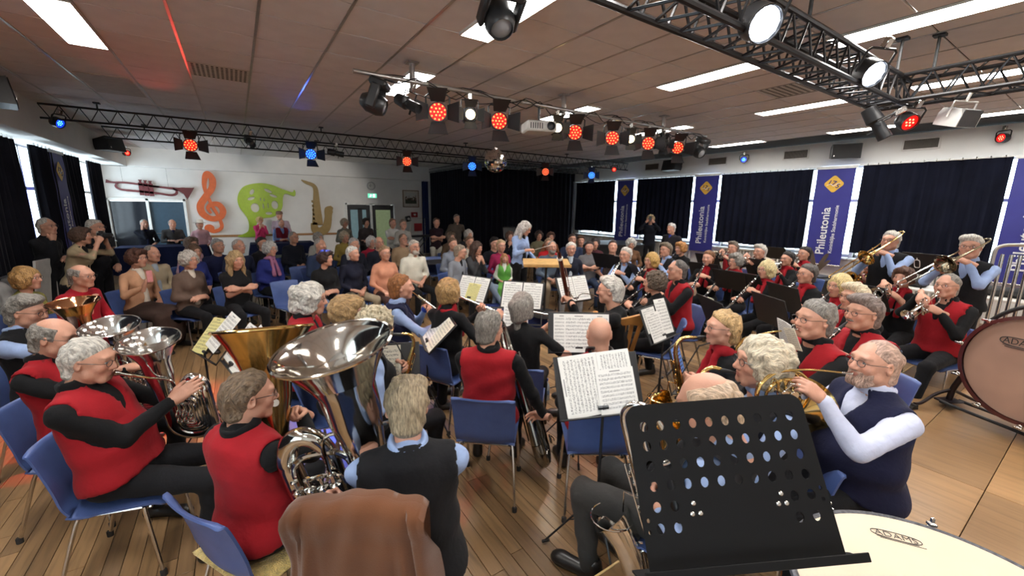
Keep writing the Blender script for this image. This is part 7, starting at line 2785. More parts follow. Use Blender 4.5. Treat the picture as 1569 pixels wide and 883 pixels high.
k.spawn('second yellow drum on tripod behind the white-haired cornet player', T(9.6, 4.35, .82, 0, 18))
# crest banner of an older society hung on a dark music case
k = Kit('equipment_case', 'case')
k.part('body', MB().box((0, 0, .38), (.75, .5, .76), bev=.03), BLACKP)
ed = MB()
for x in (-.375, .375):
 for y in (-.25, .25):
  ed.box((x, y, .38), (.03, .03, .74), bev=.006)
k.part('corner_rail', ed, mat('dull_steel', (.45, .43, .41), .35, .8))
sh = [(-.16, .14), (.16, .14), (.17, .0), (.12, -.12), (0, -.2), (-.12, -.12), (-.17, 0)]
k.part('crest', MB().prism(sh, .006, M=Matrix.Translation((0, -.256, .46)) @ RX), LOGOGOLD)
k.part('crest_shield', MB().prism([(x * .72, y * .72 + .01) for x, y in sh], .008, M=Matrix.Translation((0, -.256, .46)) @ RX), BLACKP)
ring = MB()
for x in (-.06, .06):
 ring.tube([(x + .035 * math.cos(a), -.268, .49 + .035 * math.sin(a)) for a in (2 * PI * q / 12 for q in range(12))], .006, 5, closed=True)
k.part('crest_emblem', ring, LOGOGOLD)
k.part('bracket_plate', MB().box((0, .0, .775), (.5, .3, .03), bev=.01), mat('case_lid', (.05, .05, .055), .5))
k.spawn('black equipment case with golden crest below the large banner', T(9.3, 3.3, 0, 68))
fol = Kit('dried_leaves', 'plant')
for q, (a, L, wd_) in enumerate(((-.5, .42, .08), (.35, .46, .09), (.9, .34, .07), (-1.0, .3, .06))):
 fol.part('leaf', MB().ribbon(catmull([(0, 0), (math.sin(a) * L * .3, L * .4), (math.sin(a) * L * .8, L * .9), (math.sin(a) * L, L)], 5), [.02, wd_, wd_ * .9, .01], .006, M=RX), mat('dry_leaf', srgb(92, 76, 62), .7))
fol.spawn('pair of tall dry brown leaves standing on the black case', T(9.3, 3.3, .79, 75))
# low white topped table with black cases behind the trombonists
k = Kit('side_table', 'table')
k.part('top', MB().box((0, 0, .73), (2.4, .7, .035), bev=.006), WHITEP)
for x in (-1.1, 1.1):
 for y in (-.3, .3):
  k.part('leg', MB().tube([(x, y, 0), (x, y, .72)], .018, 8), BLACK)
k.spawn('long white topped table behind the trombonists', T(9.7, 1.6, 0, 90))
for (x, y, rz, lb) in ((9.7, 2.2, 85, 'long black instrument case on the white table, left one'), (9.75, 1.05, 95, 'long black instrument case on the white table, right one')):
 c = Kit('instrument_case', 'case')
 c.part('body', MB().box((0, 0, .07), (.85, .26, .14), bev=.04), mat('case_black', (.014, .014, .015), .6, bump=.3, bscale=250))
 c.part('handle', MB().tube(catmull([(-.06, -.13, .07), (-.05, -.17, .07), (.05, -.17, .07), (.06, -.13, .07)], 4), .008, 6), BLACKP)
 c.part('latch', MB().box((-.25, -.132, .08), (.04, .01, .03)).box((.25, -.132, .08), (.04, .01, .03)), CHROME)
 c.spawn(lb, T(x, y, .75, rz), 'instrument cases')

# conductor's corner ---------------------------------------------------------
solo('podium', MB().box((0, 0, .105), (.95, 1.25, .19), bev=.01).box((0, 0, .005), (.9, 1.2, .01)), mat('blue_carpet', srgb(46, 58, 108), .95, bump=.5, bscale=200), 'low blue carpeted podium under the conductor', 'podium', T(4.02, 5.86, 0))
person('conductor', 'grey-haired woman conductor in light blue blazer and black trousers, standing on the podium', (3.985, 5.597, 1.650), 166, 'f', 'conduct', False, .20, lean=3, hyaw=-10, hpitch=24, top=srgb(142, 162, 200), jacket=srgb(12, 12, 14), trousers=srgb(16, 16, 18), hair='long', hc=srgb(196, 188, 182), glasses=True, lvl=0, skin=0)
cg = PEOPLE['conductor']
wr = cg.arms[1][2]
bt = Kit('baton', 'baton')
bt.part('stick', MB().tube([(0, 0, 0), (0, .36, 0)], [.0035, .0015], 6), WHITEP)
bt.part('cork_grip', MB().lathe([(.004, -.05), (.010, -.03), (.008, .01), (.003, .02)], 10, axis='Y'), PINE)
bt.spawn('white baton in the right hand of the conductor', cg.M @ frame(cg.M.inverted() @ (cg.M @ (wr + V(-.06, .06, .0))), (-.8, .5, .25)))
k = Kit('conductor_stand', 'music stand')
k.part('desk', MB().box((0, 0, 0), (.74, .46, .022), bev=.006).box((0, -.225, .02), (.74, .016, .04), bev=.004), mat('desk_pale_wood', srgb(196, 156, 98), .4, var=.15))
k.part('pole', MB().tube([(0, 0, -.02), (0, 0, -.86)], .018, 8), BLACK)
k.part('base', MB().lathe([(.23, -.88), (.23, -.87), (.04, -.85), (.02, -.82), (0, -.82)], 20), BLACK)
k.spawn('wide wooden conductor desk beside the podium', Matrix.Translation((4.038, 5.078, 1.130)) @ T(0, 0, 0, -33) @ Matrix.Rotation(.14, 4, 'X'))

# ================================================================== the audience
PK = dict(pose='lap')


def sit(pid, desc, H, heading, kit=None, chair=None, **kw):
 """a seated listener on a chair of their own"""
 g = person(pid, desc, H, heading, **kw)
 if chair != '':
  (kit or CHAIR).spawn(chair or 'chair of the ' + desc.split(',')[0], g.M @ Matrix.Translation((0, 0, 0)), 'chairs of the audience')
 return g


def c_(r, g, b):
 return srgb(r, g, b)


JN, DK, BG = c_(86, 104, 134), c_(24, 24, 28), c_(150, 134, 112)
# left side, standing
person('a1', 'man standing in black suit with hand at his chin, before the left curtains', (-2.307, 8.732, 1.620), 110, 'm', 'chin', False, top=DK, jacket=DK, trousers=DK, hair='thin', hc=WHITEH, build=1.15, hyaw=5)
person('a2', 'woman standing in beige cardigan, holding a camera to her face', (-1.783, 7.902, 1.520), 100, 'f', 'camera', False, lean=12, top=c_(164, 146, 116), jacket=c_(22, 22, 24), trousers=DK, hair='shortfem', hc=c_(84, 62, 50), glasses=False, sleeves='rolled', build=1.1)
person('a3', 'white-haired man standing behind the woman with the camera, raising a phone', (-1.769, 8.590, 1.600), 120, 'm', 'phone1', False, top=DK, trousers=DK, hair='short', hc=WHITEH, glasses=True, beard='beard')
cm = Kit('camera', 'camera')
cm.part('body', MB().box((0, 0, 0), (.13, .06, .09), bev=.012).box((0, 0, .055), (.05, .05, .025), bev=.008), BLACKP)
cm.part('lens', MB().lathe([(.032, 0), (.036, .02), (.036, .08), (.03, .085), (.026, .07), (0, .07)], 16, axis='Y', M=Matrix.Translation((0, .03, 0))), BLACKP)
g = PEOPLE['a2']
cm.spawn('black camera held by the woman in the beige cardigan', g.M @ Matrix.Translation(g.mouth + V(0, .11, .06)))
PH = Kit('smartphone', 'phone')
PH.part('case', MB().box((0, 0, 0), (.075, .010, .15), bev=.004), BLACKP)
PH.part('screen', MB().box((0, -.0055, 0), (.068, .002, .14)), mat('phone_screen', (.03, .035, .05), .1))
PH.part('camera_bump', MB().box((-.018, .007, .055), (.03, .005, .03), bev=.002), BLACKP)


def phone_for(pid, label, pink=False):
 g = PEOPLE[pid]
 w_ = g.arms[1][2]
 d = g.arms[1][3].normalized()
 PH.spawn(label, g.M @ Matrix.Translation(w_ + d * .11 + V(-.015, .035, .03)), 'phones filming the concert', swap={'black_plastic': mat('pink_case', c_(214, 140, 140), .5)} if pink else None)


phone_for('a3', 'phone raised by the white-haired man at left')
# front row from the left
sit('a4', 'blond woman in moss green cardigan at the left, leaning towards the man in red', (-1.856, 6.213, 1.200), 108, sex='f', pose='knees', top=c_(128, 120, 62), hair='bob', hc=c_(176, 136, 84), hyaw=-4)
sit('a5', 'bald man with glasses in bright red pullover raising his hand', (-1.410, 6.019, 1.220), 118, pose='wave', top=c_(150, 20, 34), hair='fringe', hc=GREY, hpitch=6)
sit('a6', 'brown-haired woman with glasses in tan blazer filming with a pink phone', (-1.159, 7.286, 1.250), 132, sex='f', pose='phone1', top=c_(188, 142, 110), jacket=c_(214, 204, 188), trousers=c_(62, 46, 40), skirt=True, hair='shortfem', hc=c_(86, 54, 42), hyaw=-6)
phone_for('a6', 'pink phone held up by the woman in the tan blazer', True)
sit('a7', 'grey-haired man in beige jacket right behind the woman in the tan blazer', (-1.091, 7.946, 1.240), 138, top=c_(164, 148, 122), jacket=c_(150, 160, 170), hair='thin', hc=GREY, glasses=False)
sit('a8', 'old woman with grey curls and brown knitted cardigan in the front row', (-0.592, 7.028, 1.220), 138, sex='f', pose='hug', top=c_(98, 80, 70), jacket=c_(208, 198, 182), hair='curly', hc=c_(190, 182, 172), build=1.15)
sit('a9', 'blond girl with long hair and black T-shirt, arms crossed, in the front row', (-0.060, 6.835, 1.220), 158, sex='f', pose='cross', top=c_(20, 20, 22), sleeves='short', hair='long', hc=c_(176, 146, 104), glasses=False, hpitch=8)
sit('a10', 'grey-haired woman in royal blue with patterned pink scarf in the front row', (0.424, 8.060, 1.230), 145, sex='f', top=c_(36, 44, 110), scarf=c_(150, 96, 124), hair='curly', hc=c_(186, 182, 176), build=1.1)
sit('a11', 'short dark-haired woman in black jacket next to the empty chairs', (1.053, 6.615, 1.200), 158, sex='f', pose='hug', top=c_(18, 18, 20), trousers=JN, hair='shortfem', hc=c_(62, 42, 36), glasses=False, hyaw=-24)
sit('a12', 'white-haired woman in navy jumper with white collar and beige trousers', (1.504, 6.867, 1.220), 160, sex='f', top=c_(26, 28, 44), collar=c_(226, 224, 218), trousers=c_(168, 154, 130), hair='short', hc=c_(222, 218, 210), glasses=False, hyaw=-18)
sit('a13', 'woman with short fair hair and glasses in salmon pink jumper', (1.978, 6.739, 1.220), 172, sex='f', pose='knees', top=c_(202, 140, 112), trousers=c_(70, 48, 44), hair='short', hc=c_(150, 120, 90), build=1.12)
sit('a14', 'bearded man with glasses in white shirt in the front row', (2.608, 7.081, 1.260), 172, top=c_(216, 212, 196), collar=c_(216, 212, 196), hair='short', hc=c_(190, 180, 168), beard='beard', sleeves='rolled')
sit('a15', 'grey-haired man in grey checked jacket looking down to the right', (3.219, 6.459, 1.210), 150, top=c_(128, 132, 140), jacket=c_(20, 20, 22), hair='short', hc=c_(150, 134, 116), hyaw=-20, hpitch=8)
sit('a16', 'long-haired woman in dark grey blazer and jeans beside the girl', (3.713, 6.766, 1.230), 165, sex='f', pose='mouth', top=c_(62, 62, 64), trousers=c_(132, 146, 162), hair='long', hc=c_(74, 52, 42), glasses=False, legs='cross', hpitch=8)
sit('a17', 'little girl with long fair hair in bright green dress', (4.231, 6.616, 1.020), 205, sex='f', top=c_(206, 206, 196), vest=c_(96, 160, 70), trousers=c_(112, 176, 80), skirt=True, hair='long', hc=c_(172, 122, 78), glasses=False, chair='chair of the little girl in green')
sit('a18', 'bearded man with glasses in slate blue jumper and beige trousers, right of the conductor', (5.041, 6.173, 1.240), 205, pose='lap', top=c_(86, 98, 112), trousers=c_(146, 128, 104), hair='thin', hc=GREY, beard='beard')
sit('a19', 'white-haired woman in navy jacket over pale blouse, right of the conductor', (5.061, 5.649, 1.250), 215, sex='f', top=c_(26, 28, 42), jacket=c_(186, 196, 206), trousers=c_(150, 150, 152), hair='short', hc=c_(216, 210, 200))
sit('a20', 'dark-haired woman in striped top and jeans with arms crossed', (5.872, 6.010, 1.220), 218, sex='f', pose='cross', top=c_(108, 106, 108), sleeves='short', trousers=c_(52, 64, 88), hair='short', hc=c_(46, 34, 32), glasses=False, build=1.1)
sit('a21', 'young man in brown T-shirt looking up, near the far banner', (6.185, 5.674, 1.250), 222, pose='knees', top=c_(78, 64, 60), sleeves='short', hair='brush', hc=c_(70, 50, 40), glasses=False, build=1.1, hpitch=-8)
sit('a22', 'woman with white hair and brown cardigan bending forward near the far banner', (7.301, 6.164, 1.220), 225, sex='f', top=c_(104, 74, 52), hair='curly', hc=c_(190, 186, 178), lean=12, hpitch=15)
# second and further rows
rows = [
 ('b1', 'person with brown hair behind the old woman with grey curls', (-0.620, 8.215, 1.220), 140, 'f', c_(38, 48, 110), 'bob', c_(96, 72, 54), True),
 ('b2', 'grey-brown haired woman two rows behind the grey curls', (-0.742, 9.536, 1.240), 142, 'f', c_(190, 150, 160), 'shortfem', c_(124, 104, 90), True),
 ('b3', 'grey-haired man in navy jumper and pale collar behind the blond girl', (-0.319, 8.811, 1.250), 148, 'm', c_(26, 30, 62), 'short', c_(160, 156, 152), True),
 ('b4', 'balding man with glasses in dark blue jumper behind the blond girl', (-0.016, 8.427, 1.260), 150, 'm', c_(28, 34, 58), 'thin', c_(190, 180, 170), True),
 ('b5', 'dark-haired person in black behind the woman with the pink scarf', (0.373, 9.432, 1.220), 150, 'f', c_(22, 22, 26), 'short', c_(52, 44, 42), True),
 ('b6', 'man in dark suit and pale shirt sitting at the table with glasses', (1.011, 10.253, 1.260), 148, 'm', c_(24, 26, 36), 'thin', c_(150, 144, 138), True),
 ('b7', 'white-haired woman in pale top behind the table with glasses', (1.534, 10.399, 1.220), 155, 'f', c_(176, 172, 164), 'curly', c_(170, 164, 156), False),
 ('b8', 'balding man with moustache in blue jacket turned to the right', (1.238, 8.234, 1.250), 150, 'm', c_(40, 52, 78), 'thin', c_(170, 162, 154), False),
 ('b9', 'woman with fluffy hair in golden jacket', (2.091, 10.322, 1.240), 165, 'f', c_(150, 128, 66), 'curly', c_(180, 164, 140), True),
 ('b10', 'grey-haired man in dark jacket behind the woman with the white collar', (1.811, 8.118, 1.250), 162, 'm', c_(26, 28, 40), 'short', c_(176, 172, 168), False),
 ('b11', 'grey-haired woman in crimson cardigan and white top', (2.303, 8.785, 1.230), 170, 'f', c_(150, 28, 52), 'bob', c_(196, 192, 188), True),
 ('b12', 'white-bearded man with glasses in checked shirt and dark waistcoat', (2.342, 8.347, 1.250), 170, 'm', c_(30, 32, 44), 'fringe', c_(196, 186, 172), True),
 ('b13', 'man in beige jacket over brown jumper in the second row', (3.003, 8.823, 1.260), 172, 'm', c_(158, 132, 104), 'thin', c_(120, 100, 84), True),
 ('b14', 'woman with dark fair hair in patterned blouse, second row left of the checked jacket', (3.605, 7.583, 1.240), 172, 'f', c_(128, 134, 146), 'short', c_(110, 84, 66), False),
 ('b15', 'person in brown behind the patterned blouse', (4.411, 9.386, 1.240), 175, 'f', c_(84, 66, 50), 'shortfem', c_(110, 92, 76), False),
 ('b16', 'white-haired man in the rear row right of the standing man', (5.015, 9.597, 1.260), 178, 'm', c_(34, 34, 38), 'curly', c_(206, 200, 192), False),
 ('b17', 'woman with glasses in cream top behind the long-haired woman', (4.135, 7.854, 1.240), 178, 'f', c_(190, 180, 164), 'short', c_(122, 92, 70), True),
 ('b18', 'dark-haired young man in black jumper behind the girl in green', (4.461, 7.364, 1.240), 182, 'm', c_(18, 20, 28), 'parted', c_(28, 22, 22), False),
 ('b19', 'woman with short fair hair in raspberry cardigan behind the girl in green', (4.335, 6.905, 1.230), 190, 'f', c_(146, 34, 74), 'short', c_(186, 158, 120), True),
 ('b20', 'brown-haired woman clapping beside the conductor', (5.927, 9.025, 1.240), 195, 'f', c_(26, 26, 32), 'shortfem', c_(110, 80, 66), False),
 ('b21', 'woman with curly dark hair in floral blouse right behind the conductor', (6.823, 8.932, 1.240), 205, 'f', c_(122, 116, 92), 'curly', c_(60, 44, 38), False),
 ('b22', 'woman in orange brown cardigan in the rear row right of the conductor', (6.816, 8.415, 1.240), 205, 'f', c_(122, 74, 46), 'shortfem', c_(96, 66, 52), True),
 ('b23', 'woman in bright red jumper half hidden by the bearded man', (5.502, 6.851, 1.230), 205, 'f', c_(176, 30, 36), 'short', c_(150, 120, 96), False),
 ('b24', 'tall dark-haired man in blue shirt behind the navy jacket', (6.402, 7.115, 1.280), 212, 'm', c_(46, 54, 78), 'brush', c_(58, 44, 40), True),
 ('b25', 'boy with brown hair in the rear row', (6.855, 7.315, 1.220), 215, 'm', c_(30, 30, 34), 'parted', c_(96, 68, 50), False),
 ('b26', 'dark-haired woman in burgundy behind the striped top', (6.655, 6.632, 1.220), 218, 'f', c_(70, 34, 40), 'bob', c_(44, 34, 34), False),
]
for pid, desc, H, hd, sx, col, hr, hcl, gl in rows:
 sit(pid, desc, H, hd, sex=sx, top=col, hair=hr, hc=hcl, glasses=gl, pose='lap' if pid not in ('b20',) else 'mouth')
# people at the back, standing or leaning
person('s1', 'bald man in dark suit leaning on his hand by the petrol door', (-1.959, 13.838, 1.440), 150, 'm', 'cheek', False, top=c_(24, 26, 36), jacket=c_(28, 34, 60), hair='thin', hc=WHITEH, glasses=False)
person('s2', 'bald man in grey cardigan with folded hands before the petrol door', (-1.395, 13.702, 1.440), 165, 'm', 'table', False, lean=14, top=c_(62, 60, 60), jacket=c_(24, 26, 50), hair='fringe', hc=GREY, glasses=False, hpitch=8)
person('s3', 'person with white sun hat and pale pink shirt below the orange clef', (-0.800, 13.166, 1.440), 165, 'f', 'lap', False, top=c_(206, 160, 166), trousers=c_(92, 62, 60), hair='short', hc=GREY, glasses=False, hat='hat')
person('s4', 'blond woman in pink top in front of the green horn', (0.594, 15.151, 1.460), 160, 'f', 'mouth', False, top=c_(206, 62, 112), hair='shortfem', hc=c_(210, 180, 120), glasses=True)
person('s5', 'man with cap behind the man in the burgundy waistcoat', (1.117, 14.805, 1.630), 200, 'm', 'lap', False, top=c_(150, 130, 140), hair=None, glasses=False, hat='cap')
person('s6', 'bald man in burgundy waistcoat and blue shirt under the green horn', (1.053, 13.552, 1.440), 165, 'm', 'hug', False, top=c_(120, 140, 190), vest=c_(112, 24, 40), trousers=JN, hair='thin', hc=GREY, glasses=False)
person('s7', 'woman with grey curls standing left of the glazed doors', (2.407, 11.766, 1.500), 172, 'f', 'hug', False, top=c_(112, 110, 100), hair='curly', hc=c_(184, 168, 146), glasses=False)
person('s8', 'dark-haired woman in patterned dark blouse before the glazed doors', (2.926, 11.587, 1.520), 172, 'f', 'hug', False, top=c_(58, 50, 50), hair='shortfem', hc=c_(48, 36, 32), glasses=False)
person('s9', 'woman in white jumper with crossed arms, right of the glazed doors', (3.338, 10.568, 1.540), 170, 'f', 'cross', False, top=c_(204, 202, 196), hair='short', hc=c_(130, 96, 76), glasses=False)
person('s10', 'woman with short hair in pale grey jumper under the framed photograph', (3.420, 10.009, 1.530), 178, 'f', 'hug', False, top=c_(156, 152, 146), hair='short', hc=c_(126, 106, 90), glasses=True)
person('s11', 'woman in dark top and white trousers with crossed arms at the curtain', (4.408, 10.253, 1.560), 182, 'f', 'cross', False, top=c_(36, 20, 28), trousers=c_(196, 190, 176), sleeves='short', hair='short', hc=c_(92, 64, 52), glasses=False, shoes=None)
person('s12', 'tall man in grey brown shirt standing at the stage curtain', (5.598, 11.477, 1.620), 185, 'm', 'down', False, top=c_(86, 76, 68), collar=c_(86, 76, 68), trousers=c_(70, 62, 56), hair='short', hc=c_(120, 104, 94), glasses=False)
person('s13', 'blond woman in dark clothes filming with a phone between the banners', (10.107, 7.877, 1.700), 235, 'f', 'camera', False, top=c_(22, 24, 34), trousers=c_(20, 20, 24), hair='shortfem', hc=c_(214, 190, 150), glasses=True)
person('s14', 'white-haired man in dark blazer and blue shirt standing by the second banner', (8.401, 5.961, 1.560), 268, 'm', 'down', False, top=c_(30, 28, 34), jacket=c_(46, 60, 140), trousers=DK, hair='short', hc=c_(206, 200, 196), glasses=False, hpitch=6)
g = PEOPLE['s13']
PH.spawn('phone held up by the blond woman between the banners', g.M @ Matrix.Translation(g.mouth + V(0, .13, .08)), 'phones filming the concert')

# empty chairs in view
def chair_px(p, heading, label, kit=None):
 CHAIR.spawn(label, T(p[0], p[1], 0, -heading), 'empty blue chairs')


chair_px((0.605, 6.995, 0.430), 160, 'front empty blue chair between the audience and the white-haired bandsman')
chair_px((1.003, 8.572, 0.430), 165, 'second empty blue chair behind the front empty one')
chair_px((3.757, 8.839, 0.430), 185, 'empty dark blue chair right of the man in the white shirt')
chair_px((8.598, 5.189, 0.430), -80, 'empty blue chair behind the brown-haired clarinettist')
# stacked black chairs by the stage curtain
for q in range(6):
 DARK = CHAIR.spawn(('topmost' if q == 5 else 'lowest' if q == 0 else ['', 'second', 'third', 'fourth', 'fifth'][q] + ' from below') + ' black chair of the stack before the stage curtain', T(7.3, 10.9 + q * .03, q * .11, -200), 'stack of black chairs', swap={'blue_chair_plastic': BLACKP})

# tables
def table(x, y, rz, w_, d, h, label, cloth=None, top=None):
 k = Kit('table', 'table')
 k.part('top', MB().box((0, 0, h - .015), (w_, d, .03), bev=.006), top or mat('table_top_dark', (.05, .05, .055), .5))
 for a in (-1, 1):
  for b in (-1, 1):
   k.part('leg', MB().tube([(a * (w_ / 2 - .06), b * (d / 2 - .06), 0), (a * (w_ / 2 - .06), b * (d / 2 - .06), h - .03)], .016, 8), BLACK)
 k.spawn(label, T(x, y, 0, rz), 'tables in the hall')
 if cloth:
  mb = MB()
  n = 56
  rim = []
  for i in range(n):
   t = i / n * 4
   s_, f = int(t), t - int(t)
   c = [(-1, -1), (1, -1), (1, 1), (-1, 1), (-1, -1)]
   rim.append((c[s_][0] + (c[s_ + 1][0] - c[s_][0]) * f, c[s_][1] + (c[s_ + 1][1] - c[s_][1]) * f))
  vs = []
  for r, (sc, z) in enumerate(((1.0, h + .004), (1.015, h - .01), (1.03, h - .3), (1.05, h - .62))):
   for i, (u, v_) in enumerate(rim):
    wv = (.025 * r * math.sin(i * 1.9)) if r > 1 else 0
    vs.append((u * (w_ / 2 * sc + wv), v_ * (d / 2 * sc + wv), z))
  fs = [(r * n + i, (r + 1) * n + i, (r + 1) * n + (i + 1) % n, r * n + (i + 1) % n) for r in range(3) for i in range(n)]
  fs.append(tuple(range(n)))
  solo('tablecloth', mb.add(vs, fs), mat('navy_tablecloth', c_(30, 36, 66), .9, bump=.2, bscale=60), cloth, 'tablecloth', T(x, y, 0, rz), 'navy tablecloths')


table(-1.55, 13.1, 0, 1.7, .7, .93, 'high table before the petrol door', 'navy cloth on the high table before the petrol door')
table(1.0, 13.0, 0, 1.5, .7, .93, 'high table below the green horn', 'navy cloth on the high table below the green horn', WHITEP)
p_ = (0.954, 11.161, 0.760)
table(p_[0], p_[1], 20, 1.1, .7, .76, 'dark table with drinking glasses behind the empty chairs')
GL = Kit('drinking_glass', 'glass')
GL.part('bowl', MB().lathe([(.022, 0), (.028, .04), (.033, .11), (.031, .11), (.026, .04), (.0, .008)], 14, cap=False), glass_mat('drinking_glass_clear', (.85, .88, .88)))
GL.part('foot', MB().lathe([(.026, 0), (.026, .006), (0, .008)], 14), glass_mat('drinking_glass_clear', (.85, .88, .88)))
for q, dx in enumerate((-.3, -.1, .25)):
 GL.spawn(('left', 'middle', 'right')[q] + ' drinking glass on the dark table behind the empty chairs', T(p_[0] + dx, p_[1] + (-.05, .08, .0)[q], .761), 'glasses on the dark table')
p_ = (2.320, 8.787, 0.760)
table(p_[0] + .1, p_[1] + .3, 10, .9, .6, .76, 'small dark table between the front row women')
solo('paper_cup', MB().lathe([(.028, 0), (.038, .10), (.036, .10), (.027, .004), (0, .004)], 16), mat('cup_white', c_(220, 216, 208), .6), 'white paper cup on the small dark table', 'cup', T(p_[0], p_[1] + .15, .761))
p_ = (3.888, 8.326, 0.760)
table(p_[0], p_[1] + .3, 0, 1.3, .6, .76, 'dark table with light edge left of the checked jacket')
k = Kit('keyboard_stand', 'stand')
k.part('cross_legs', MB().tube([(-.4, -.2, .02), (.4, -.2, .9)], .016, 6).tube([(.4, -.2, .02), (-.4, -.2, .9)], .016, 6).tube([(-.4, .2, .02), (.4, .2, .9)], .016, 6).tube([(.4, .2, .02), (-.4, .2, .9)], .016, 6), BLACK)
k.part('board', MB().box((0, 0, .93), (1.5, .5, .05), bev=.01), BLACKP)
k.spawn('black board on crossed legs below the framed photograph', T(5.2, 14.0, 0))
k = Kit('easel', 'easel')
k.part('frame', MB().tube([(-.3, 0, 0), (-.3, 0, 1.5), (.3, 0, 1.5), (.3, 0, 0)], .012, 6).tube([(-.3, 0, .8), (.3, 0, .8)], .01, 6), CHROME)
k.part('red_pad', MB().box((0, -.03, 1.15), (.32, .03, .3), bev=.005), mat('first_aid_red', srgb(150, 22, 28), .5))
k.spawn('steel frame with red square below the red wall box', T(5.95, 15.7, 0))
# grand piano lid seen behind the audience near the far banner
k = Kit('grand_piano', 'piano')
out = catmull([(-.75, -.5), (.75, -.5), (.78, .2), (.55, .55), (.2, .85), (-.2, 1.25), (-.6, 1.3), (-.75, 1.0)], 4, True)
k.part('case', MB().prism(out, .3, M=Matrix.Translation((0, 0, .65))), BLACKW)
k.part('lid', MB().prism([(x * 1.02, y * 1.02) for x, y in out], .025, M=Matrix.Translation((0, 0, .955))), BLACKW)
for x, y in ((-.6, -.35), (.6, -.35), (-.45, 1.0)):
 k.part('leg', MB().lathe([(.05, 0), (.06, .3), (.07, .65)], 10, M=Matrix.Translation((x, y, 0))), BLACKW)
k.spawn('black covered grand piano behind the audience before the far banner', T(9.6, 8.6, 0, 60))
# bags and white boards at the left wall
for q, (x, y, z, lb) in enumerate(((-2.35, 7.1, 0, 'pile of white and grey coats at the left edge behind the blond woman'),)):
 mb = MB()
 for r in range(5):
  mb.ball((.05 * math.sin(r * 2), .12 * r - .2, .62 + .07 * math.cos(r * 3)), (.24, .22, .26), 14)
 k = Kit('coat_pile', 'coats')
 k.part('rack', MB().tube([(0, -.4, 0), (0, -.4, 1.1), (0, .5, 1.1), (0, .5, 0)], .015, 6), BLACK)
 S_ = SDF((-.4, -.6, .1), (.4, .7, 1.25), .028)
 for r in range(6):
  S_.cone((.04 * math.sin(r * 2.1), -.35 + r * .16, .98), (.08 * math.sin(r * 1.3), -.33 + r * .16, .45), .11, .15, k=.04)
 S_.wrinkle(.02, 16, 4)
 P_, Q_ = S_.mesh()
 k.part('coats', np_mesh('coats', P_, Q_, mat('grey_white_coats', c_(120, 118, 116), .9, var=.7, scale=5)), None)
 k.spawn(lb, T(x, y, z))
mb = MB().box((0, 0, .6), (.03, .6, 1.15), bev=.004)
solo('white_board', mb, WHITEP, 'white panel leaning on the left wall behind the man in the black suit', 'panel', T(-2.45, 8.6, 0, -10, 0, 6))

# ================================================================== stands, sheets and small things near the front
def stand_px(p, heading, label, kind='solid', tilt=28, pages=(), floor=0.0):
 D = stand(p[0], p[1], heading, p[2], label, kind, tilt, floor)
 for i, pg in enumerate(pages):
  dx, dy, w_, h_, col, lb = pg[:6]
  sheet(D, dx, dy, w_, h_, col, lb, *(pg[6:7] or (0,)), lift=.0004 + .0032 * i, land=(len(pg) > 7 and pg[7]))
 return D


A4W, A4H = .225, .31
stand_px((-0.317, 3.809, 0.820), 70, 'stand with yellow and white pages before the left euphoniums, left one', 'wire', 40, [(-.14, 0, A4W, A4H, YELLOW, 'yellowish page on the left one of the two stands', 6), (-.0, .07, A4W, A4H, WHITE, 'white page behind the yellowish one', -8)])
stand_px((-0.146, 3.431, 0.820), 78, 'stand with white sheets before the tuba with edge-on bell', 'wire', 40, [(.06, .04, A4W * 1.1, A4H, WHITE, 'blank side white page rising behind', -6), (.12, 0, A4W * 1.15, A4H, WHITE, 'white printed page on the right one of the two stands', 4), (-.12, .02, A4W, A4H, WHITE, 'white printed page left on the right stand', 0)])
stand_px((1.288, 3.298, 0.790), 105, 'stand with open yellowish booklet before the oboe player', 'solid', 45, [(-.125, 0, A4W * 1.1, A4H, WHITE, 'left white page of the booklet before the oboist'), (.115, 0, A4W * 1.1, A4H, CREAM, 'right yellowish page of the booklet before the oboist')])
stand_px((2.294, 4.400, 0.850), 70, 'stand with sheets before the flute player with blond bob', 'solid', 28, [(-.12, 0, A4W, A4H, WHITE, 'white page at left on the flute stand'), (.12, .0, A4W, A4H, WHITE, 'white page at right on the flute stand'), (.03, .0, A4W * .9, A4H * .72, YELLOW, 'yellow page in front on the flute stand')])
stand_px((2.603, 3.726, 0.850), 50, 'stand with two white pages before the woman with long grey hair', 'solid', 25, [(-.12, 0, A4W, A4H, WHITE, 'left page before the woman with long grey hair'), (.12, 0, A4W, A4H, WHITE, 'right page before the woman with long grey hair')])
stand_px((1.994, 2.938, 0.820), 42, 'stand with one white page right of the curly-haired man in red', 'wire', 22, [(0, 0, .23, .33, WHITE, 'single white page next to the curly-haired man in red')])
stand_px((3.386, 3.631, 0.870), 0, 'stand with white pages before the bassoonist', 'solid', 25, [(-.11, 0, A4W, A4H, WHITE, 'left page before the bassoonist'), (.12, 0, A4W, A4H, WHITE, 'right page before the bassoonist')])
stand_px((2.197, 2.305, 0.850), 34, 'wide stand with white pages before the bald man with headphones', 'solid', 20, [(-.14, 0, .13, A4H, WHITE, 'narrow left page before the bald man'), (0, 0, .25, A4H, WHITE, 'large page before the bald man'), (.17, 0, .15, A4H, WHITE, 'right page before the bald man')])
D = stand_px((1.550, 1.412, 0.900), 20, 'stand with two large sheets in the foreground, seen behind the bald man with headphones', 'solid', 25, [(-.09, 0, .23, .33, WHITE, 'white sheet with lines running upwards in the foreground', 4, True), (.11, .08, .20, .26, WHITE, 'white sheet rising at upper right in the foreground', 3, True), (.10, 0, .23, .24, WHITE, 'white sheet with horizontal staves in the foreground', 2)])
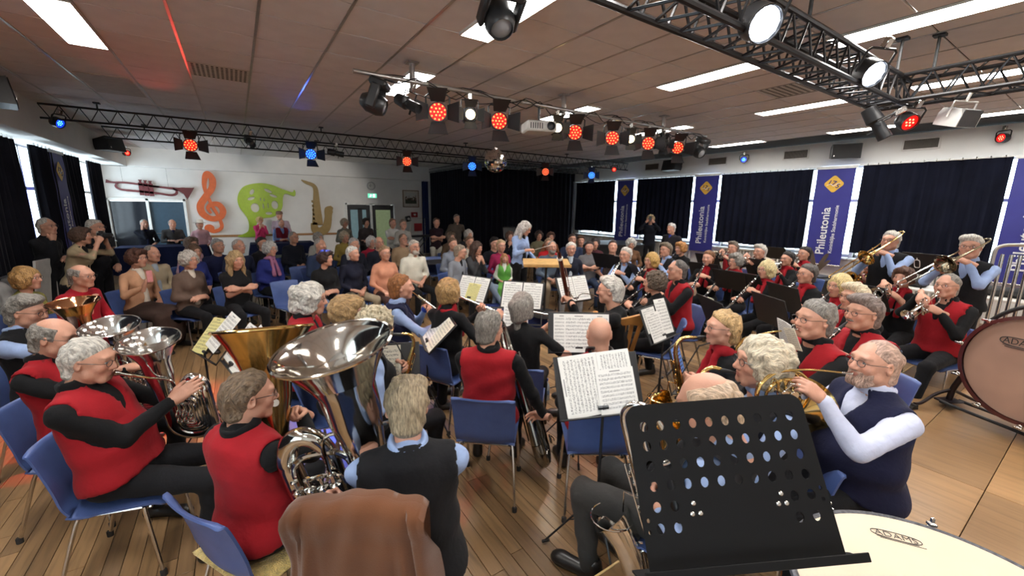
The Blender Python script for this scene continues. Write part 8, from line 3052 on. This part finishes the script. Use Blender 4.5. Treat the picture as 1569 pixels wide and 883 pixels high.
stand_px((3.130, 2.185, 0.840), -10, 'stand with yellow tab and ring-bound white pages next to the pine chair', 'solid', 25, [(-.12, .09, .22, .22, WHITE, 'white page with yellow tab', 0), (.10, .03, .20, .33, WHITE, 'ring-bound white page next to the pine chair', -3), (-.09, 0, .23, .26, WHITE, 'front white page of the ring-bound book', 0)])
D = stand_px((2.633, 1.661, 0.730), -20, 'stand carrying a tablet before the tenor saxophonist', 'wire', 18)
tb = Kit('tablet', 'tablet')
tb.part('case', MB().box((0, .15, .006), (.215, .30, .010), bev=.004), BLACKP)
tb.part('screen', MB().box((0, .15, .0118), (.19, .27, .002)), mat('tablet_screen', srgb(88, 120, 176), .3, emit=(srgb(96, 130, 190), .55)))
ln = MB()
for q in range(9):
 ln.box((0, .04 + q * .027, .0132), (.16, .009, .0008))
tb.part('staff_lines', ln, mat('tablet_print', srgb(50, 66, 100), .4))
tb.spawn('tablet with blue lit page on the stand before the tenor saxophonist', D @ Matrix.Translation((0, .0, .003)))
stand_px((3.906, 2.112, 0.850), -58, 'stand with thick white book before the blond tenor saxophonist', 'solid', 25, [(-.11, 0, A4W, A4H, WHITE, 'left page before the blond tenor saxophonist'), (.12, 0, A4W, A4H, WHITE, 'right page before the blond tenor saxophonist'), (.0, .01, .12, A4H, CREAM, 'cream insert before the blond tenor saxophonist')])
stand_px((4.488, 1.873, 0.850), -60, 'stand with two narrow visible pages left of the red vest horn player', 'solid', 20, [(-.12, 0, A4W, A4H, WHITE, 'left narrow page left of the red vest horn player'), (.12, 0, A4W, A4H, WHITE, 'right narrow page left of the red vest horn player')])
stand_px((5.287, 2.090, 0.850), -62, 'stand before the moustached man with a white page', 'solid', 20, [(0, 0, A4W, A4H, WHITE, 'white page before the moustached man')])
stand_px((0.735, 2.683, 0.730), 20, 'stand with cream page between the big tuba and the fair-haired man', 'solid', 22, [(.0, 0, .24, .31, CREAM, 'cream page right of the big tuba')])
stand_px((5.673, 4.920, 0.870), -90, 'dark stand before the clarinettist in pale blue', 'solid', 25, [(.0, 0, A4W, A4H, WHITE, 'white page before the clarinettist in pale blue')])
stand_px((5.258, 4.240, 0.850), -60, 'stand with narrow white page before the woman with tousled hair', 'solid', 25, [(0, 0, A4W, A4H, WHITE, 'narrow white page before the woman with tousled hair')])
for p, hd, lb in (((6.375, 3.770, 0.870), -95, 'black stand before the brown-haired clarinettist'), ((5.921, 3.087, 0.870), -85, 'black stand with grey page back before the grey-haired clarinettist'), ((5.914, 2.825, 0.870), -75, 'black stand with open folder before the light blond clarinettist'), ((7.676, 4.484, 0.870), -85, 'black stand in front of the man by the drums'), ((7.589, 3.500, 0.890), -78, 'black stand before the white-haired cornet player'), ((5.894, 5.524, 0.870), -100, 'black stand near the young man in brown'), ((6.303, 1.629, 0.870), -70, 'black folding stand before the silver flugelhorn')):
 stand_px(p, hd, lb, 'solid', 30)
D = stand_px((8.327, 1.589, 1.120), -80, 'large black stand with white clip emblem before the right trombonist', 'solid', 22)
em = MB().tube(catmull([(.06, .22, -.014), (.045, .20, -.014), (.045, .12, -.014), (.06, .10, -.014), (.09, .10, -.014), (.105, .12, -.014), (.105, .20, -.014), (.09, .22, -.014)], 4, True), .006, 5, closed=True).tube([(.075, .22, -.014), (.075, .255, -.014)], .006, 5)
solo('stand_emblem', em, WHITEP, 'white lyre clip emblem on the back of the large black stand', 'emblem', D)
D = stand_px((10.202, 4.403, 0.930), -85, 'perforated black stand before the yellow drums', 'solid', 35)
# small sheets on the horn's lyre
D = Matrix.Translation((2.925, 1.093, 1.120)) @ Matrix.Rotation(math.radians(58), 4, 'Z') @ Matrix.Rotation(math.radians(70), 4, 'X')
sheet(D, -.04, 0, .11, .15, CREAM, 'left small card on the french horn lyre', -14)
sheet(D, .06, .01, .13, .17, WHITE, 'right small card on the french horn lyre', 8, lift=.004)
lyre = MB().tube([(0, -.01, -.004), (0, -.12, -.03), (.02, -.2, -.06)], .004, 5).tube([(-.05, -.008, -.003), (.1, -.008, -.003)], .003, 5)
solo('card_holder', lyre, CHROME, 'thin metal card holder on the french horn of the man in red', 'holder', D)

# the big perforated desk facing the camera at the timpani
k = Kit('orchestra_desk', 'music stand')
W_, H_ = .475, .385
DESKM = mat('desk_black_paint', (.003, .003, .0035), .55)
DESKM.node_tree.nodes['Principled BSDF'].inputs['Specular IOR Level'].default_value = .2
def rrect(w_, h_, r):
 o = []
 for cx, cy, a0 in ((w_ / 2 - r, h_ - r, 0), (-w_ / 2 + r, h_ - r, 90), (-w_ / 2 + .004, .004, 180), (w_ / 2 - .004, .004, 270)):
  rr = r if cy > .1 else .004
  for q in range(7):
   a = math.radians(a0 + q * 15)
   o.append((cx + rr * math.cos(a), cy + rr * math.sin(a)))
 return o
holes = []
for r in range(6):
 for c in range(10):
  if r in (4, 5) and 2 <= c < 8:
   continue
  if r == 5 and c >= 8 and False:
   continue
  holes.append(ell(-.195 + c * .0433, H_ - .055 - r * .047, .0105, .0125, 12))
for x, y in ((-.222, .115), (-.222, .09), (.222, .155), (.222, .13)):
 holes.append(ell(x, y, .0045, .0055, 8))
k.part('desk_plate', MB().prism([rrect(W_, H_, .035)] + holes, .004), DESKM, sharp=30)
k.part('ledge', MB().prism([(-W_ / 2 - .03, 0), (W_ / 2 + .02, 0), (W_ / 2 + .035, .012), (W_ / 2 + .035, .03), (W_ / 2 + .02, .045), (-W_ / 2 - .03, .045)], .005, M=Matrix.Translation((0, .002, .0)) @ Matrix.Rotation(PI / 2, 4, 'X') @ Matrix.Rotation(PI, 4, 'Z') @ Matrix.Diagonal((-1, 1, 1, 1))).box((0, .012, .0455), (W_ + .05, .02, .004), bev=.0015), DESKM)
rv = []
for cx, cy in ((-.105, .145), (-.092, .122), (-.112, .122), (.118, .150), (.126, .128), (.106, .128)):
 rv.append(k.part('rivet', MB().lathe([(.0062, .004), (.0055, .0065), (.003, .008), (0, .0083)], 12, M=Matrix.Translation((cx, cy, 0))), CHROME))
k.part('hinge', MB().box((0, .135, -.02), (.30, .07, .03), bev=.006).tube([(0, .12, -.03), (0, .06, -.06)], .016, 8), BLACK)
n_ = V(-.42, -.62, .54)
P_tl, P_tr, P_bl, P_br = V(.83, .67, 1.47), V(1.20, .41, 1.525), V(.705, .48, 1.165), V(1.16, .255, 1.175)
ux = ((P_tr - P_tl).normalized() + (P_br - P_bl).normalized()).normalized()
uy = ((P_tl + P_tr) / 2 - (P_bl + P_br) / 2)
uy = (uy - ux * uy.dot(ux)).normalized()
uz = ux.cross(uy)
o_ = (P_bl + P_br) / 2
MD = Matrix(((ux.x, uy.x, uz.x, o_.x), (ux.y, uy.y, uz.y, o_.y), (ux.z, uy.z, uz.z, o_.z), (0, 0, 0, 1)))
k.spawn('large black perforated desk with chrome rivets in the right foreground', MD)
# its own pole and foot
hub = MD @ V(0, .10, -.05)
pl = Kit('desk_foot', 'stand foot')
pl.part('pole', MB().tube([(0, 0, .03), (0, 0, hub.z - .2)], .014, 10), BLACK)
pl.part('base', MB().tube([(-.22, -.16, .015), (0, 0, .05), (.22, -.16, .015)], .012, 8).tube([(0, 0, .05), (0, .26, .015)], .012, 8), BLACK)
pl.spawn('black pole and foot under the large perforated desk', T(hub.x, hub.y, .20, -33))

# bottles on the floor
k = Kit('water_bottle', 'bottle')
k.part('bottle', MB().lathe([(0, 0), (.03, .0), (.033, .01), (.033, .14), (.028, .17), (.013, .195), (.013, .215)], 16), mat('clear_plastic', (.55, .62, .68), .1, coat=.5))
k.part('label', MB().lathe([(.0336, .06), (.0336, .11)], 16, cap=False), mat('bottle_label_blue', srgb(120, 150, 190), .5))
k.part('cap', MB().lathe([(.015, .21), (.015, .235), (0, .235)], 12), mat('blue_cap', srgb(40, 70, 170), .4))
k.spawn('small water bottle with blue cap on the floor beside the stand leg', Matrix.Translation((2.554, 3.140, 0.000)))
k = Kit('cola_bottle', 'bottle')
k.part('bottle', MB().lathe([(0, 0), (.032, .0), (.034, .01), (.034, .13), (.026, .17), (.013, .20), (.013, .22)], 16), mat('dark_drink', (.03, .015, .012), .1, coat=.5))
k.part('label', MB().lathe([(.0346, .05), (.0346, .10)], 16, cap=False), WHITEP)
k.part('cap', MB().lathe([(.015, .215), (.015, .24), (0, .24)], 12), WHITEP)
k.spawn('dark bottle with white label behind the bass drum post', Matrix.Translation((6.993, 1.050, 0.200)))
tb.spawn('folded tablet standing on the floor by the beige trousers, left one', Matrix.Translation((2.027, 7.937, 0.000)) @ T(0, 0, 0, 20, 70))
tb.spawn('folded tablet standing on the floor by the beige trousers, right one', Matrix.Translation((2.149, 7.748, 0.000)) @ T(0, 0, 0, 30, 72))
k = Kit('instrument_stand', 'stand')
for q in range(3):
 a = q * 2.09 + .4
 k.part('leg', MB().tube([(0, 0, .06), (.16 * math.cos(a), .16 * math.sin(a), .008)], .006, 6), BLACK)
k.part('peg', MB().lathe([(.012, .05), (.014, .08), (.010, .22), (.004, .26), (0, .26)], 10), BLACK)
k.spawn('small black clarinet peg stand on the floor near the water bottle', Matrix.Translation((2.763, 3.230, 0.000)))

# pieces too small to pick apart one by one stay joined
for o in S.objects:
 if o.parent and o.name.split('.')[0] in ('fins', 'louvres', 'led_cluster', 'keywork', 'heat_slot', 'air_vent', 'wrap_tubing', 'staff_lines'):
  o['kind'] = 'stuff'
